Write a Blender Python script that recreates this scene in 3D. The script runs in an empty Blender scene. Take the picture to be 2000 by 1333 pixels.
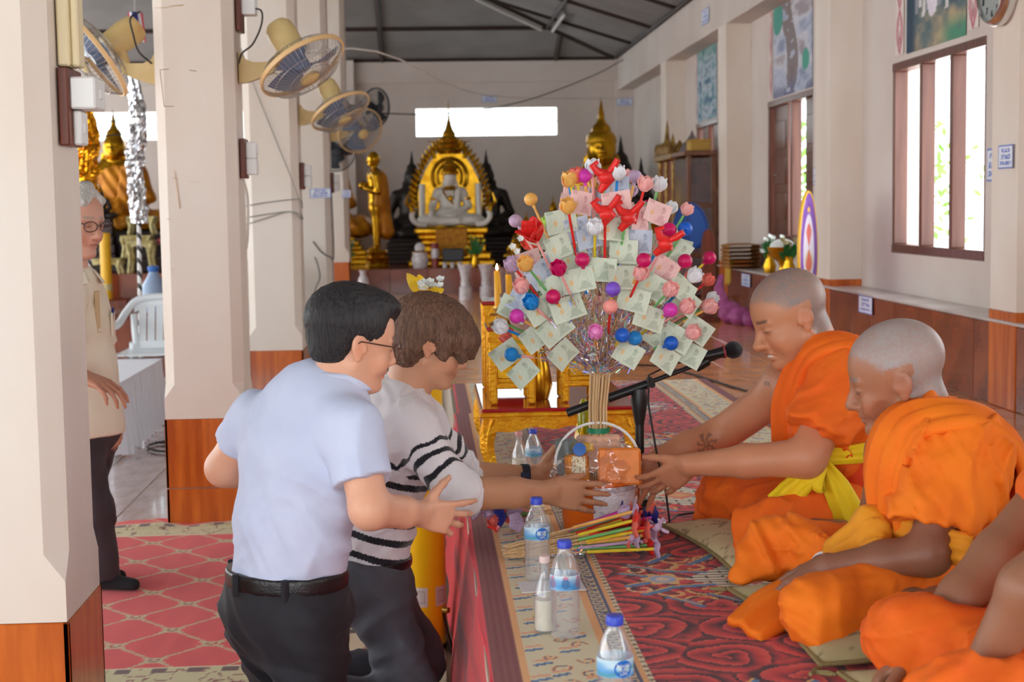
import bpy, math, random
import numpy as np
from mathutils import Vector, Matrix

# ------------------------------------------------------------------ camera, world, exposure
SC = bpy.context.scene
COL = SC.collection
cam = bpy.data.cameras.new('camera'); cam_o = bpy.data.objects.new('camera', cam); COL.objects.link(cam_o)
PSI, TH, RO = 0.054047, 0.087793, 0.0155
fw = Vector((math.sin(PSI)*math.cos(TH), math.cos(PSI)*math.cos(TH), -math.sin(TH)))
r0 = Vector((math.cos(PSI), -math.sin(PSI), 0)); u0 = r0.cross(fw)
rr = math.cos(RO)*r0 - math.sin(RO)*u0; uu = math.sin(RO)*r0 + math.cos(RO)*u0
m = Matrix.Identity(4)
for i in range(3):
    m[i][0] = rr[i]; m[i][1] = uu[i]; m[i][2] = -fw[i]
m[2][3] = 1.35
cam_o.matrix_world = m
cam.lens = 54; cam.sensor_width = 36; cam.clip_start = .05; cam.clip_end = 200
cam.dof.use_dof = True; cam.dof.focus_distance = 3.95; cam.dof.aperture_fstop = 6.0
SC.camera = cam_o

W = bpy.data.worlds.new('world'); SC.world = W; W.use_nodes = True
bg = W.node_tree.nodes['Background']
bg.inputs[0].default_value = (.93, .97, 1.0, 1); bg.inputs[1].default_value = 3.2
SC.view_settings.view_transform = 'Standard'; SC.view_settings.look = 'None'
SC.view_settings.gamma = 1; SC.view_settings.use_curve_mapping = False
SC.view_settings.exposure = 0.78
sun = bpy.data.lights.new('sun', 'SUN'); sun.energy = .25; sun.angle = math.radians(25); sun.color = (1, .97, .92)
sun_o = bpy.data.objects.new('sun', sun); COL.objects.link(sun_o)
sun_o.rotation_euler = (math.radians(62), 0, math.radians(-28))     # soft hazy sun from behind, on the open side of the hall

random.seed(7); RNG = np.random.default_rng(7)
PI = math.pi

# ------------------------------------------------------------------ materials
MATS = {}
def nodes(name):
    mt = bpy.data.materials.new(name); mt.use_nodes = True
    nt = mt.node_tree; return mt, nt, nt.nodes['Principled BSDF']
def N(nt, kind, **kw):
    n = nt.nodes.new(kind)
    for k, v in kw.items():
        if k.startswith('i_'):
            n.inputs[k[2:]].default_value = v
        else: setattr(n, k, v)
    return n
def L(nt, a, b): nt.links.new(a, b)
def c4(c): return (c[0], c[1], c[2], 1)
def s2l(r, g, b):
    f = lambda v: (v/255/12.92 if v/255 <= .04045 else ((v/255+.055)/1.055)**2.4)
    return (f(r), f(g), f(b))
def M(name, col, rough=.55, metal=0., col2=None, vs=6., vdet=4, bump=0., bs=60., stretch=None, trans=0., ior=1.45,
      sheen=0., coat=0., sss=0., emit=None, es=0., vc=False, alpha=1., lo=.35, hi=.65, spec=None):
    if name in MATS: return MATS[name]
    mt, nt, b = nodes(name); MATS[name] = mt
    b.inputs['Roughness'].default_value = rough; b.inputs['Metallic'].default_value = metal
    b.inputs['IOR'].default_value = ior
    if trans: b.inputs['Transmission Weight'].default_value = trans
    if sheen: b.inputs['Sheen Weight'].default_value = sheen
    if coat: b.inputs['Coat Weight'].default_value = coat; b.inputs['Coat Roughness'].default_value = .08
    if sss:
        b.inputs['Subsurface Weight'].default_value = sss; b.inputs['Subsurface Radius'].default_value = (1, .35, .2)
        b.inputs['Subsurface Scale'].default_value = .008
    if spec is not None: b.inputs['Specular IOR Level'].default_value = spec
    if emit: b.inputs['Emission Color'].default_value = c4(emit); b.inputs['Emission Strength'].default_value = es
    if alpha < 1: b.inputs['Alpha'].default_value = alpha
    src = None
    tc = N(nt, 'ShaderNodeTexCoord'); co = tc.outputs['Object']
    if stretch:
        mp = N(nt, 'ShaderNodeMapping'); mp.inputs['Scale'].default_value = stretch; L(nt, co, mp.inputs[0]); co = mp.outputs[0]
    if vc:
        at = N(nt, 'ShaderNodeAttribute', attribute_name='Col'); src = at.outputs['Color']
    if col2 is not None:
        nz = N(nt, 'ShaderNodeTexNoise'); nz.inputs['Scale'].default_value = vs; nz.inputs['Detail'].default_value = vdet
        L(nt, co, nz.inputs[0])
        rp = N(nt, 'ShaderNodeValToRGB'); rp.color_ramp.elements[0].position = lo; rp.color_ramp.elements[1].position = hi
        rp.color_ramp.elements[0].color = c4(col); rp.color_ramp.elements[1].color = c4(col2); L(nt, nz.outputs[0], rp.inputs[0])
        if src is None: src = rp.outputs[0]
        else:
            mx = N(nt, 'ShaderNodeMix', data_type='RGBA', blend_type='MULTIPLY'); mx.inputs[0].default_value = 1
            L(nt, src, mx.inputs[6]); L(nt, rp.outputs[0], mx.inputs[7]); src = mx.outputs[2]
    if src is None: b.inputs['Base Color'].default_value = c4(col)
    else: L(nt, src, b.inputs['Base Color'])
    if bump:
        nz = N(nt, 'ShaderNodeTexNoise'); nz.inputs['Scale'].default_value = bs; nz.inputs['Detail'].default_value = 5
        L(nt, co, nz.inputs[0]); bp = N(nt, 'ShaderNodeBump'); bp.inputs['Strength'].default_value = bump; bp.inputs['Distance'].default_value = .01
        L(nt, nz.outputs[0], bp.inputs['Height']); L(nt, bp.outputs[0], b.inputs['Normal'])
    return mt

# ------------------------------------------------------------------ mesh builder
def V(*a): return np.array(a, float)
def nrm(v):
    v = np.asarray(v, float); l = np.linalg.norm(v); return v/l if l > 1e-12 else v
def rotm(ax, ang): return np.array(Matrix.Rotation(ang, 3, Vector(ax)))
def euler(x=0, y=0, z=0): return rotm((0,0,1), z) @ rotm((0,1,0), y) @ rotm((1,0,0), x)
class MB:
    def __init__(s): s.v = []; s.f = []; s.n = 0
    def add(s, v, f):
        v = np.asarray(v, float).reshape(-1, 3); s.v.append(v); o = s.n
        s.f.extend([tuple(i+o for i in q) for q in f]); s.n += len(v); return s
    def box(s, c, h, R=None, bev=0.):
        c = np.asarray(c, float); h = np.asarray(h, float)
        if bev <= 0:
            p = np.array([[x,y,z] for x in (-1,1) for y in (-1,1) for z in (-1,1)], float)*h
            f = [(0,1,3,2),(4,6,7,5),(0,4,5,1),(2,3,7,6),(0,2,6,4),(1,5,7,3)]
        else:
            b = min(bev, *(h*.95)); p = []; idx = {}
            for x in (-1,1):
                for y in (-1,1):
                    for z in (-1,1):
                        sg = np.array([x,y,z])
                        for a in range(3):
                            q = sg*(h-b); q[a] = sg[a]*h[a]; idx[(x,y,z,a)] = len(p); p.append(q)
            p = np.array(p); f = []
            for a in range(3):
                o = [i for i in range(3) if i != a]
                for sg in (-1,1):
                    q = []
                    for (s1,s2) in ((-1,-1),(1,-1),(1,1),(-1,1)):
                        k = [0,0,0]; k[a] = sg; k[o[0]] = s1; k[o[1]] = s2; q.append(idx[(*k, a)])
                    f.append(tuple(q))
                    # edges parallel to axis a
                for (s1,s2) in ((-1,-1),(1,-1),(1,1),(-1,1)):
                    ks = []
                    for sg in (-1,1):
                        k = [0,0,0]; k[a] = sg; k[o[0]] = s1; k[o[1]] = s2; ks.append(tuple(k))
                    f.append((idx[(*ks[0],o[0])], idx[(*ks[1],o[0])], idx[(*ks[1],o[1])], idx[(*ks[0],o[1])]))
            for x in (-1,1):
                for y in (-1,1):
                    for z in (-1,1): f.append(tuple(idx[(x,y,z,a)] for a in range(3)))
        if R is not None: p = p @ np.asarray(R).T
        return s.add(p+c, f)
    def bb(s, lo, hi, bev=0.):
        lo = np.asarray(lo, float); hi = np.asarray(hi, float); return s.box((lo+hi)/2, (hi-lo)/2, None, bev)
    def tube(s, pts, r, n=10, cap=True, flat=None):
        pts = np.asarray(pts, float); k = len(pts); r = np.broadcast_to(np.asarray(r, float), (k,))
        t = np.gradient(pts, axis=0); t /= np.linalg.norm(t, axis=1, keepdims=True)+1e-12
        a = V(0,0,1) if abs(t[0][2]) < .9 else V(1,0,0)
        u = nrm(np.cross(t[0], a)); vs = []
        for i in range(k):
            u = nrm(u - t[i]*(u@t[i])); w = np.cross(t[i], u)
            for j in range(n):
                an = 2*PI*j/n; vs.append(pts[i] + r[i]*(math.cos(an)*u*(flat or 1) + math.sin(an)*w))
        f = [(i*n+j, i*n+(j+1)%n, (i+1)*n+(j+1)%n, (i+1)*n+j) for i in range(k-1) for j in range(n)]
        if cap: f += [tuple(range(n))[::-1], tuple((k-1)*n+j for j in range(n))]
        return s.add(vs, f)
    def lathe(s, prof, c=(0,0,0), R=None, n=24, sx=1., sy=1., cap=True):
        vs = []; k = len(prof)
        for r, z in prof:
            for j in range(n):
                an = 2*PI*j/n; vs.append((r*math.cos(an)*sx, r*math.sin(an)*sy, z))
        vs = np.array(vs)
        f = [(i*n+j, i*n+(j+1)%n, (i+1)*n+(j+1)%n, (i+1)*n+j) for i in range(k-1) for j in range(n)]
        if cap: f += [tuple(range(n))[::-1], tuple((k-1)*n+j for j in range(n))]
        if R is not None: vs = vs @ np.asarray(R).T
        return s.add(vs+np.asarray(c, float), f)
    def ell(s, c, r, R=None, n=14, m=10):
        return s.lathe([(max(1e-4, math.sin(PI*i/m)), -math.cos(PI*i/m)) for i in range(m+1)], (0,0,0), None, n)._fix(c, r, R)
    def _fix(s, c, r, R):
        v = s.v[-1]*np.asarray(r, float)
        if R is not None: v = v @ np.asarray(R).T
        s.v[-1] = v+np.asarray(c, float); return s
    def prism(s, outline, d, c=(0,0,0), R=None):
        o = np.asarray(outline, float); k = len(o)
        v = np.concatenate([np.c_[o, np.full(k, -d/2)], np.c_[o, np.full(k, d/2)]])
        f = [tuple(range(k))[::-1], tuple(range(k, 2*k))] + [(i, (i+1)%k, k+(i+1)%k, k+i) for i in range(k)]
        if R is not None: v = v @ np.asarray(R).T
        return s.add(v+np.asarray(c, float), f)
    def sheet(s, fn, nu, nv, th=0.):
        """fn(u,v)->xyz on a grid, optional thickness"""
        u, v = np.meshgrid(np.linspace(0,1,nu+1), np.linspace(0,1,nv+1), indexing='ij')
        p = np.stack(fn(u, v), -1); q = p.reshape(-1, 3); a = (nu+1)*(nv+1)
        f = [(i*(nv+1)+j, (i+1)*(nv+1)+j, (i+1)*(nv+1)+j+1, i*(nv+1)+j+1) for i in range(nu) for j in range(nv)]
        if not th: return s.add(q, f)
        du = np.gradient(p, axis=0); dv = np.gradient(p, axis=1); nn = np.cross(du, dv)
        nn /= np.linalg.norm(nn, axis=-1, keepdims=True)+1e-12
        q2 = (p - nn*th).reshape(-1, 3); f2 = [tuple(i+a for i in x[::-1]) for x in f]
        rim = [i*(nv+1) for i in range(nu+1)] + [nu*(nv+1)+j for j in range(1, nv+1)] + [i*(nv+1)+nv for i in range(nu-1, -1, -1)] + [j for j in range(nv-1, 0, -1)]
        f3 = [(rim[i], rim[(i+1)%len(rim)], rim[(i+1)%len(rim)]+a, rim[i]+a)[::-1] for i in range(len(rim))]
        return s.add(np.concatenate([q, q2]), f+f2+f3)
    def xf(s, R, t=(0,0,0)):
        s.v = [v @ np.asarray(R).T + np.asarray(t, float) for v in s.v]; return s
    def verts(s): return np.concatenate(s.v)
    def mesh(s, name, off=(0,0,0), smooth=True, ang=40, col=None):
        return mkmesh(name, s.verts()-np.asarray(off, float), s.f, smooth, ang, col)
def mkmesh(name, v, f, smooth=True, ang=40, col=None):
    me = bpy.data.meshes.new(name); v = np.asarray(v, np.float32)
    if isinstance(f, np.ndarray):
        k = f.shape[1]; me.vertices.add(len(v)); me.vertices.foreach_set('co', v.ravel())
        me.loops.add(f.size); me.loops.foreach_set('vertex_index', f.ravel().astype(np.int32))
        me.polygons.add(len(f)); me.polygons.foreach_set('loop_start', np.arange(0, f.size, k, dtype=np.int32))
        me.update(calc_edges=True)
    else:
        me.from_pydata(v.tolist(), [], f)
    if smooth:
        me.polygons.foreach_set('use_smooth', np.ones(len(me.polygons), bool))
        if ang < 180:
            try: me.set_sharp_from_angle(angle=math.radians(ang))
            except Exception: pass
    if col is not None:
        a = me.color_attributes.new('Col', 'FLOAT_COLOR', 'POINT')
        c = np.ones((len(v), 4), np.float32); c[:, :3] = np.asarray(col, np.float32); a.data.foreach_set('color', c.ravel())
    me.update(); return me

# ------------------------------------------------------------------ objects
def wloc(o):
    p = np.zeros(3)
    while o is not None: p += np.array(o.location); o = o.parent
    return p
def tag(o, label=None, cat=None, group=None, kind=None):
    if label: o['label'] = label
    if cat: o['category'] = cat
    if group: o['group'] = group
    if kind: o['kind'] = kind
    return o
def T(name, label, cat, loc, group=None, kind=None):
    o = bpy.data.objects.new(name, None); o.empty_display_size = .05; COL.objects.link(o); o.location = tuple(loc)
    return tag(o, label, cat, group, kind)
def O(name, mb, mt, parent=None, base=None, label=None, cat=None, group=None, kind=None, smooth=True, ang=40, col=None):
    """mesh given in world coordinates; parent only translates. A top-level mesh gets its origin at base."""
    off = wloc(parent) if parent is not None else np.asarray(base if base is not None else (0,0,0), float)
    if isinstance(mb, MB): me = mb.mesh(name, off, smooth, ang, col)
    else: me = mkmesh(name, mb[0]-off, mb[1], smooth, ang, col if col is not None else (mb[2] if len(mb) > 2 else None))
    o = bpy.data.objects.new(name, me); COL.objects.link(o); me.materials.append(mt)
    if parent is not None: o.parent = parent
    else: o.location = tuple(off)
    return tag(o, label, cat, group, kind)
def copy_tree(o, loc=None, rotz=None, scale=None, parent=None, **kw):
    c = o.copy(); COL.objects.link(c)
    if parent is not None: c.parent = parent
    if loc is not None: c.location = tuple(loc)
    if rotz is not None: c.rotation_euler = (0, 0, rotz)
    if scale is not None: c.scale = (scale,)*3 if not hasattr(scale, '__len__') else scale
    tag(c, **kw)
    for ch in list(o.children): copy_tree(ch, parent=c)
    return c

# ------------------------------------------------------------------ noise and signed-distance modelling
def vnoise(p, seed=0):
    p = np.asarray(p, np.float32); i = np.floor(p).astype(np.int64); f = p-i; f = f*f*(3-2*f)
    def h(a, b, c):
        n = (a*374761393 + b*668265263 + c*2147483647 + seed*1274126177) & 0xffffffff
        n = ((n ^ (n >> 13))*1274126177) & 0xffffffff
        return ((n ^ (n >> 16)) & 0xffff).astype(np.float32)/32767.5-1
    x, y, z = i[..., 0], i[..., 1], i[..., 2]; r = 0
    for dx in (0, 1):
        wx = f[..., 0] if dx else 1-f[..., 0]
        for dy in (0, 1):
            wy = f[..., 1] if dy else 1-f[..., 1]
            for dz in (0, 1):
                wz = f[..., 2] if dz else 1-f[..., 2]
                r = r + wx*wy*wz*h(x+dx, y+dy, z+dz)
    return r
def fbm(p, seed=0, o=3):
    r = 0; a = 1.
    for k in range(o): r = r + a*vnoise(p*(2**k), seed+k*17); a *= .5
    return r
class SDF:
    def __init__(s): s.p = []; s.dfn = []
    def cone(s, a, b, ra, rb=None, k=.012, sub=False, fl=None):
        """round cone; fl=(direction, factor) flattens along a direction"""
        a = np.asarray(a, float); b = np.asarray(b, float); rb = ra if rb is None else rb; rm = max(ra, rb)
        ba = b-a; l2 = max(ba@ba, 1e-12)
        def fn(p):
            q = p-a
            if fl is not None:
                d = nrm(fl[0]); q = q + np.multiply.outer(q@d, d)*(1/fl[1]-1); bb = ba + (ba@d)*d*(1/fl[1]-1); l = bb@bb
            else: bb = ba; l = l2
            t = np.clip((q@bb)/l, 0, 1); e = q-t[..., None]*bb
            return np.sqrt((e*e).sum(-1))-(ra+t*(rb-ra))
        s.p.append((np.minimum(a, b)-rm, np.maximum(a, b)+rm, fn, k, sub)); return s
    def chain(s, pts, rs, k=.012, fl=None):
        for i in range(len(pts)-1): s.cone(pts[i], pts[i+1], rs[i], rs[i+1], k, False, fl)
        return s
    def ell(s, c, r, R=None, k=.012, sub=False):
        c = np.asarray(c, float); r = np.asarray(r, float); R = np.eye(3) if R is None else np.asarray(R); m = np.sqrt(((R*r)**2).sum(1))
        def fn(p):
            q = (p-c)@R; a = np.sqrt(((q/r)**2).sum(-1)); b = np.sqrt(((q/r**2)**2).sum(-1))
            return a*(a-1)/np.maximum(b, 1e-6)
        s.p.append((c-m, c+m, fn, k, sub)); return s
    def box(s, c, h, R=None, rd=.01, k=.012, sub=False):
        c = np.asarray(c, float); h = np.asarray(h, float); R = np.eye(3) if R is None else np.asarray(R); m = np.abs(R)@h
        def fn(p):
            q = np.abs((p-c)@R)-(h-rd)
            return np.sqrt((np.maximum(q, 0)**2).sum(-1))+np.minimum(q.max(-1), 0)-rd
        s.p.append((c-m, c+m, fn, k, sub)); return s
    def half(s, c, n, k=.004):
        """cut away everything on the +n side of the plane"""
        c = np.asarray(c, float); n = nrm(n); s.p.append((None, None, lambda p: -((p-c)@n), k, True)); return s
    def disp(s, fn): s.dfn.append(fn); return s
    def build(s, vox, mg=.05):
        lo = np.min([q[0] for q in s.p if q[0] is not None and not q[4]], 0)-mg*.6; hi = np.max([q[1] for q in s.p if q[1] is not None and not q[4]], 0)+mg*.6
        n = np.ceil((hi-lo)/vox).astype(int)+1
        ax = [(lo[i]+np.arange(n[i])*vox) for i in range(3)]
        F = np.full(n, .2, np.float32)
        for a, b, fn, k, sub in s.p:
            if a is None: sl = [slice(0, n[i]) for i in range(3)]
            else:
                i0 = np.clip(np.floor((a-mg-lo)/vox).astype(int), 0, n); i1 = np.clip(np.ceil((b+mg-lo)/vox).astype(int)+1, 0, n)
                sl = [slice(i0[i], i1[i]) for i in range(3)]
            if any(q.stop <= q.start for q in sl): continue
            p = np.stack(np.meshgrid(*[ax[i][sl[i]] for i in range(3)], indexing='ij'), -1)
            d = fn(p).astype(np.float32); o = F[tuple(sl)]
            if sub:
                h = np.clip(.5-.5*(o+d)/k, 0, 1); F[tuple(sl)] = o*(1-h)-d*h+k*h*(1-h)
            else:
                h = np.clip(.5+.5*(o-d)/k, 0, 1); F[tuple(sl)] = o*(1-h)+d*h-k*h*(1-h)
        for fn in s.dfn:
            w = np.nonzero(np.abs(F) < .03)
            p = np.stack([ax[i][w[i]] for i in range(3)], -1); F[w] -= fn(p).astype(np.float32)
        return surfnet(F, lo, vox)
def surfnet(F, lo, vox):
    ins = F < 0; n = np.array(F.shape)
    c = [ins[dx:n[0]-1+dx, dy:n[1]-1+dy, dz:n[2]-1+dz] for dx in (0,1) for dy in (0,1) for dz in (0,1)]
    s = sum(x.astype(np.int8) for x in c); act = (s > 0) & (s < 8)
    idx = np.full(act.shape, -1, np.int64); w = np.nonzero(act); idx[w] = np.arange(len(w[0]))
    base = np.stack(w, -1); acc = np.zeros((len(base), 3)); cnt = np.zeros(len(base))
    cr = [(dx, dy, dz) for dx in (0,1) for dy in (0,1) for dz in (0,1)]
    for a in cr:
        for ax in range(3):
            if a[ax]: continue
            b = list(a); b[ax] = 1
            fa = F[base[:,0]+a[0], base[:,1]+a[1], base[:,2]+a[2]]; fb = F[base[:,0]+b[0], base[:,1]+b[1], base[:,2]+b[2]]
            x = (fa < 0) != (fb < 0); t = np.where(x, fa/np.where(x, fa-fb, 1), 0)
            p = np.tile(np.array(a, float), (len(base), 1)); p[:, ax] += t
            acc[x] += p[x]; cnt[x] += 1
    v = lo+vox*(base+acc/np.maximum(cnt, 1)[:, None]); fs = []
    for ax in range(3):
        o = [(ax+1) % 3, (ax+2) % 3]
        sa = [slice(1, -1)]*3; sb = [slice(1, -1)]*3; sa[ax] = slice(0, -1); sb[ax] = slice(1, None)
        A = ins[tuple(sa)]; Bq = ins[tuple(sb)]; q = np.nonzero(A != Bq); flip = A[q]
        cells = []
        for d in ((-1,-1),(0,-1),(0,0),(-1,0)):
            k = [q[0].copy(), q[1].copy(), q[2].copy()]
            k[o[0]] = k[o[0]]+1+d[0]; k[o[1]] = k[o[1]]+1+d[1]
            cells.append(idx[tuple(k)])
        f = np.stack(cells, -1); f[~flip] = f[~flip][:, ::-1]; fs.append(f)
    f = np.concatenate(fs); f = f[(f >= 0).all(1)]
    return v, f
def vnormals(v, f):
    nn = np.zeros_like(v); a = np.cross(v[f[:,2]]-v[f[:,0]], v[f[:,3]]-v[f[:,1]])
    for i in range(4): np.add.at(nn, f[:, i], a)
    return nn/(np.linalg.norm(nn, axis=1, keepdims=True)+1e-12)
def smooth_v(v, f, it=1, w=.5):
    for _ in range(it):
        a = np.zeros_like(v); c = np.zeros(len(v))
        for i in range(4):
            for j in ((i+1) % 4, (i+3) % 4): np.add.at(a, f[:, i], v[f[:, j]]); np.add.at(c, f[:, i], 1)
        v = v*(1-w)+w*a/np.maximum(c, 1)[:, None]
    return v
def sstep(a, b, x): t = np.clip((x-a)/(b-a), 0, 1); return t*t*(3-2*t)
def mixc(c, d, t): t = np.asarray(t)[..., None]; return np.asarray(c)*(1-t)+np.asarray(d)*t
def painted(o, w, nx, ny, fn):
    """flat printed grid: o origin, w=(u axis, v axis); fn(u,v)->rgb (linear)"""
    u, v = np.meshgrid(np.linspace(0,1,nx+1), np.linspace(0,1,ny+1), indexing='ij')
    p = np.asarray(o, float)+u[..., None]*np.asarray(w[0], float)+v[..., None]*np.asarray(w[1], float)
    i, j = np.meshgrid(np.arange(nx), np.arange(ny), indexing='ij'); a = i*(ny+1)+j
    f = np.stack([a, a+ny+1, a+ny+2, a+1], -1).reshape(-1, 4)
    return p.reshape(-1, 3), f, np.clip(fn(u.ravel(), v.ravel()), 0, 1)
# ------------------------------------------------------------------ materials of the place
WALL = M('wall_paint', s2l(216,205,196), .75, col2=s2l(206,192,182), vs=1.3, bump=.05, bs=90)
COLP = M('column_paint', s2l(232,222,211), .6, col2=s2l(224,208,193), vs=2.2, bump=.08, bs=40, stretch=(1,1,.5))
TILE_O = M('orange_wood_tile', s2l(214,112,36), .22, col2=s2l(176,78,20), vs=5, vdet=6, stretch=(5,5,.5), coat=.3)
TILE_B = M('brown_gloss_tile', s2l(146,70,42), .2, col2=s2l(112,48,28), vs=4, vdet=6, coat=.4)
TILE_F = M('floor_gloss_tile', s2l(232,154,98), .26, col2=s2l(214,130,76), vs=3, vdet=5, coat=.5)
TILE_W = M('pale_floor_tile', s2l(196,176,172), .1, col2=s2l(176,150,140), vs=5, vdet=6, stretch=(3,1,1), coat=.4)
GROUT = M('grout', s2l(190,176,160), .85, bump=.1, bs=80)
CEILM = M('ceiling_panel', s2l(142,138,136), .75, col2=s2l(128,124,122), vs=2)
BATT = M('ceiling_batten', s2l(58,46,42), .5)
FRAME = M('window_frame_brown', s2l(108,66,52), .3, col2=s2l(88,50,38), vs=4, vdet=6, stretch=(6,6,.6))
LEDGE = M('ledge_top', s2l(214,208,204), .25, col2=s2l(196,188,184), vs=4)
PRINT = M('printed', (1,1,1), .6, vc=True)
WHITEP = M('white_plastic', s2l(232,232,230), .35)
DKWOOD = M('dark_red_wood', s2l(120,52,22), .4, col2=s2l(88,34,14), vs=4, stretch=(8,8,1))
CORD = M('black_cord', s2l(40,38,38), .5); CORDG = M('grey_cord', s2l(150,146,138), .6); CORDW = M('white_cord', s2l(222,218,210), .6)
STEEL = M('steel', (.7,.7,.7), .22, 1.); BLACKP = M('black_plastic', s2l(28,27,28), .38)
GOLD = M('gold_leaf', s2l(214,164,38), .25, .9, col2=s2l(176,122,20), vs=12, bump=.05, bs=120)
GOLDP = M('gold_paint_bright', s2l(236,178,34), .32, .55, col2=s2l(224,150,14), vs=25, bump=.5, bs=90)
REDG = M('red_gloss', s2l(160,20,26), .12, coat=.6)
HS = .45

# ------------------------------------------------------------------ setting
def struct(name, mb, mt, **kw):
    kw.setdefault('kind', 'structure'); return O(name, mb, mt, **kw)
FL = struct('floor', MB().bb((-6.2,-8,-.12), (.12,16.1,-.006)), GROUT)
PF = struct('floor', MB().bb((.1,-8,-.1), (2.8,16.1,HS-.006)), GROUT, label='raised platform floor of glossy orange tiles along the windowed wall')
FL['label'] = 'lower hall floor of pale glossy tiles beside the columns'
struct('floor', MB().bb((-1.35,13.7,0), (.1,16.1,HS-.006)), GROUT, label='raised platform floor in front of the altar')
# floor tiles: one shared mesh each
tm = MB().box((0,0,-.004), (.1475,.1475,.004), bev=.0015).mesh('tile', smooth=False)
tm.materials.append(TILE_F)
def tile(par, me, x, y, z):
    o = bpy.data.objects.new('tile', me); COL.objects.link(o); o.parent = par; o.location = (x, y, z); return o
for i in range(8):
    for j in range(26):
        x = .25+i*.3; y = 3.55+j*.3
        if x < 1.2 and y < 7.5: continue
        tile(PF, tm, x, y, HS)
FAR = MATS['floor_gloss_tile'].copy(); FAR.name = 'floor_far_tiles'; nt = FAR.node_tree; br = N(nt, 'ShaderNodeTexBrick', offset=0., squash=1.)
br.inputs['Scale'].default_value = 1.; br.inputs['Brick Width'].default_value = .3; br.inputs['Row Height'].default_value = .3; br.inputs['Mortar Size'].default_value = .006; br.inputs['Mortar'].default_value = c4(s2l(190,176,160))
b_ = nt.nodes['Principled BSDF']; lk_ = b_.inputs['Base Color'].links[0].from_socket; L(nt, lk_, br.inputs['Color1']); L(nt, lk_, br.inputs['Color2']); L(nt, [n for n in nt.nodes if n.type == 'TEX_COORD'][0].outputs['Object'], br.inputs['Vector']); L(nt, br.outputs['Color'], b_.inputs['Base Color'])
O('far_tiles', MB().bb((.1,11.2,HS-.006), (2.47,16.1,HS)), FAR, PF); O('far_tiles', MB().bb((-1.35,13.7,HS-.006), (.1,16.1,HS)), FAR, PF)
tm2 = MB().box((0,0,-.004), (.1475,.1475,.004), bev=.0015).mesh('tile', smooth=False); tm2.materials.append(TILE_W)
for i in range(9):
    for j in range(14): tile(FL, tm2, -2.75+i*.3, 6.85+j*.3, 0)

# right wall: three windows in view, further unseen openings added for daylight
WINS = [(7.22,8.69), (10.5,11.9), (13.96,15.08), (3.9,5.4), (.7,2.2), (-2.5,-1), (-5.7,-4.2)]
WZ0, WZ1 = 1.05, 2.12
mb = MB(); XW = 2.66
mb.bb((XW,-8,0), (XW+.16,19.9,WZ0)); mb.bb((XW,-8,WZ1), (XW+.16,19.9,3.3))
ys = [-8] + [q for w in sorted(WINS) for q in w] + [19.9]
for a, b in zip(ys[::2], ys[1::2]): mb.bb((XW,a,WZ0), (XW+.16,b,WZ1))
WR = struct('wall_right', mb, WALL)
struct('trim_1', MB().bb((2.46,-8,2.80), (XW,19.75,3.2)), WALL, label='painted beam along the top of the windowed wall')
PIL = [(6.3,6.6), (9.3,9.66), (12.53,12.88), (15.7,16.05), (3.1,3.4)]
for k, (a, b) in enumerate(PIL):
    mb = MB(); mb.bb((2.46,a,HS+.42), (XW,b,2.8)); struct('trim_%d' % (k+2), mb, COLP, label='cream pilaster on the windowed wall')
    base = struct('trim_%d' % (k+12), MB().bb((2.455,a-.004,HS), (XW,b+.004,HS+.42), .004), TILE_O, label='orange tiled foot of a wall pilaster')
# dado ledge with brown tiles
DA = struct('baseboard_right', MB().bb((2.47,-8,HS), (XW,19.7,.812)), GROUT, label='low brown tiled ledge under the windows')
O('ledge_top', MB().bb((2.452,-8,.813), (XW,19.7,.828), .003), LEDGE, DA)
dt = MB().box((0,0,0), (.006,.197,.178), bev=.002).mesh('tile', smooth=False); dt.materials.append(TILE_B)
for j in range(28):
    y = 5.0+j*.4
    o = bpy.data.objects.new('tile', dt); COL.objects.link(o); o.parent = DA; o.location = (2.466, y, .631)
# windows: brown frames, folding shutters
def window(n, a, b, posts, shut):
    f = MB()
    f.bb((XW-.004,a,WZ1-.045), (XW+.09,b,WZ1), .004); f.bb((XW-.004,a,WZ0), (XW+.09,b,WZ0+.05), .004)
    f.bb((XW+.002,b-.03,WZ0+.05), (XW+.08,b,WZ1-.045), .004); f.bb((XW+.002,a,WZ0+.05), (XW+.08,a+.03,WZ1-.045), .004)
    w = struct('window_%d' % n, f, FRAME, base=(XW,(a+b)/2,WZ0), label='brown framed window with open wooden shutters')
    for y in posts: O('mullion', MB().bb((XW+.002,y-.022,WZ0+.05), (XW+.078,y+.022,WZ1-.045), .004), FRAME, w)
    for (y, ang, wd) in shut:
        R = euler(z=ang); m_ = MB()
        m_.box((0,0,0), (.014,wd/2,.5), bev=.004)
        for zz in (-.27,.0,.27): m_.box((-.012,0,zz), (.008,wd/2-.05,.105), bev=.006)
        m_.xf(R, (XW+.05+abs(math.sin(ang))*wd/2, y, (WZ0+WZ1)/2))
        sh = O('shutter', m_, FRAME, w)
        O('latch', MB().tube([(XW+.0,y-.05,1.55),(XW-.02,y-.02,1.55),(XW+.0,y+.02,1.55)], .008, 8), STEEL, sh)
    return w
window(1, 7.22, 8.69, (7.72, 8.2), ())
window(2, 10.5, 11.9, (11.15,), ((11.62,0,.45),(10.68,0,.34)))
window(3, 13.96, 15.08, (14.5,), ((14.75,0,.36),(14.25,0,.3)))
window(4, 3.9, 5.4, (4.4, 4.9), ())  # out of view, added to let in more daylight
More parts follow.
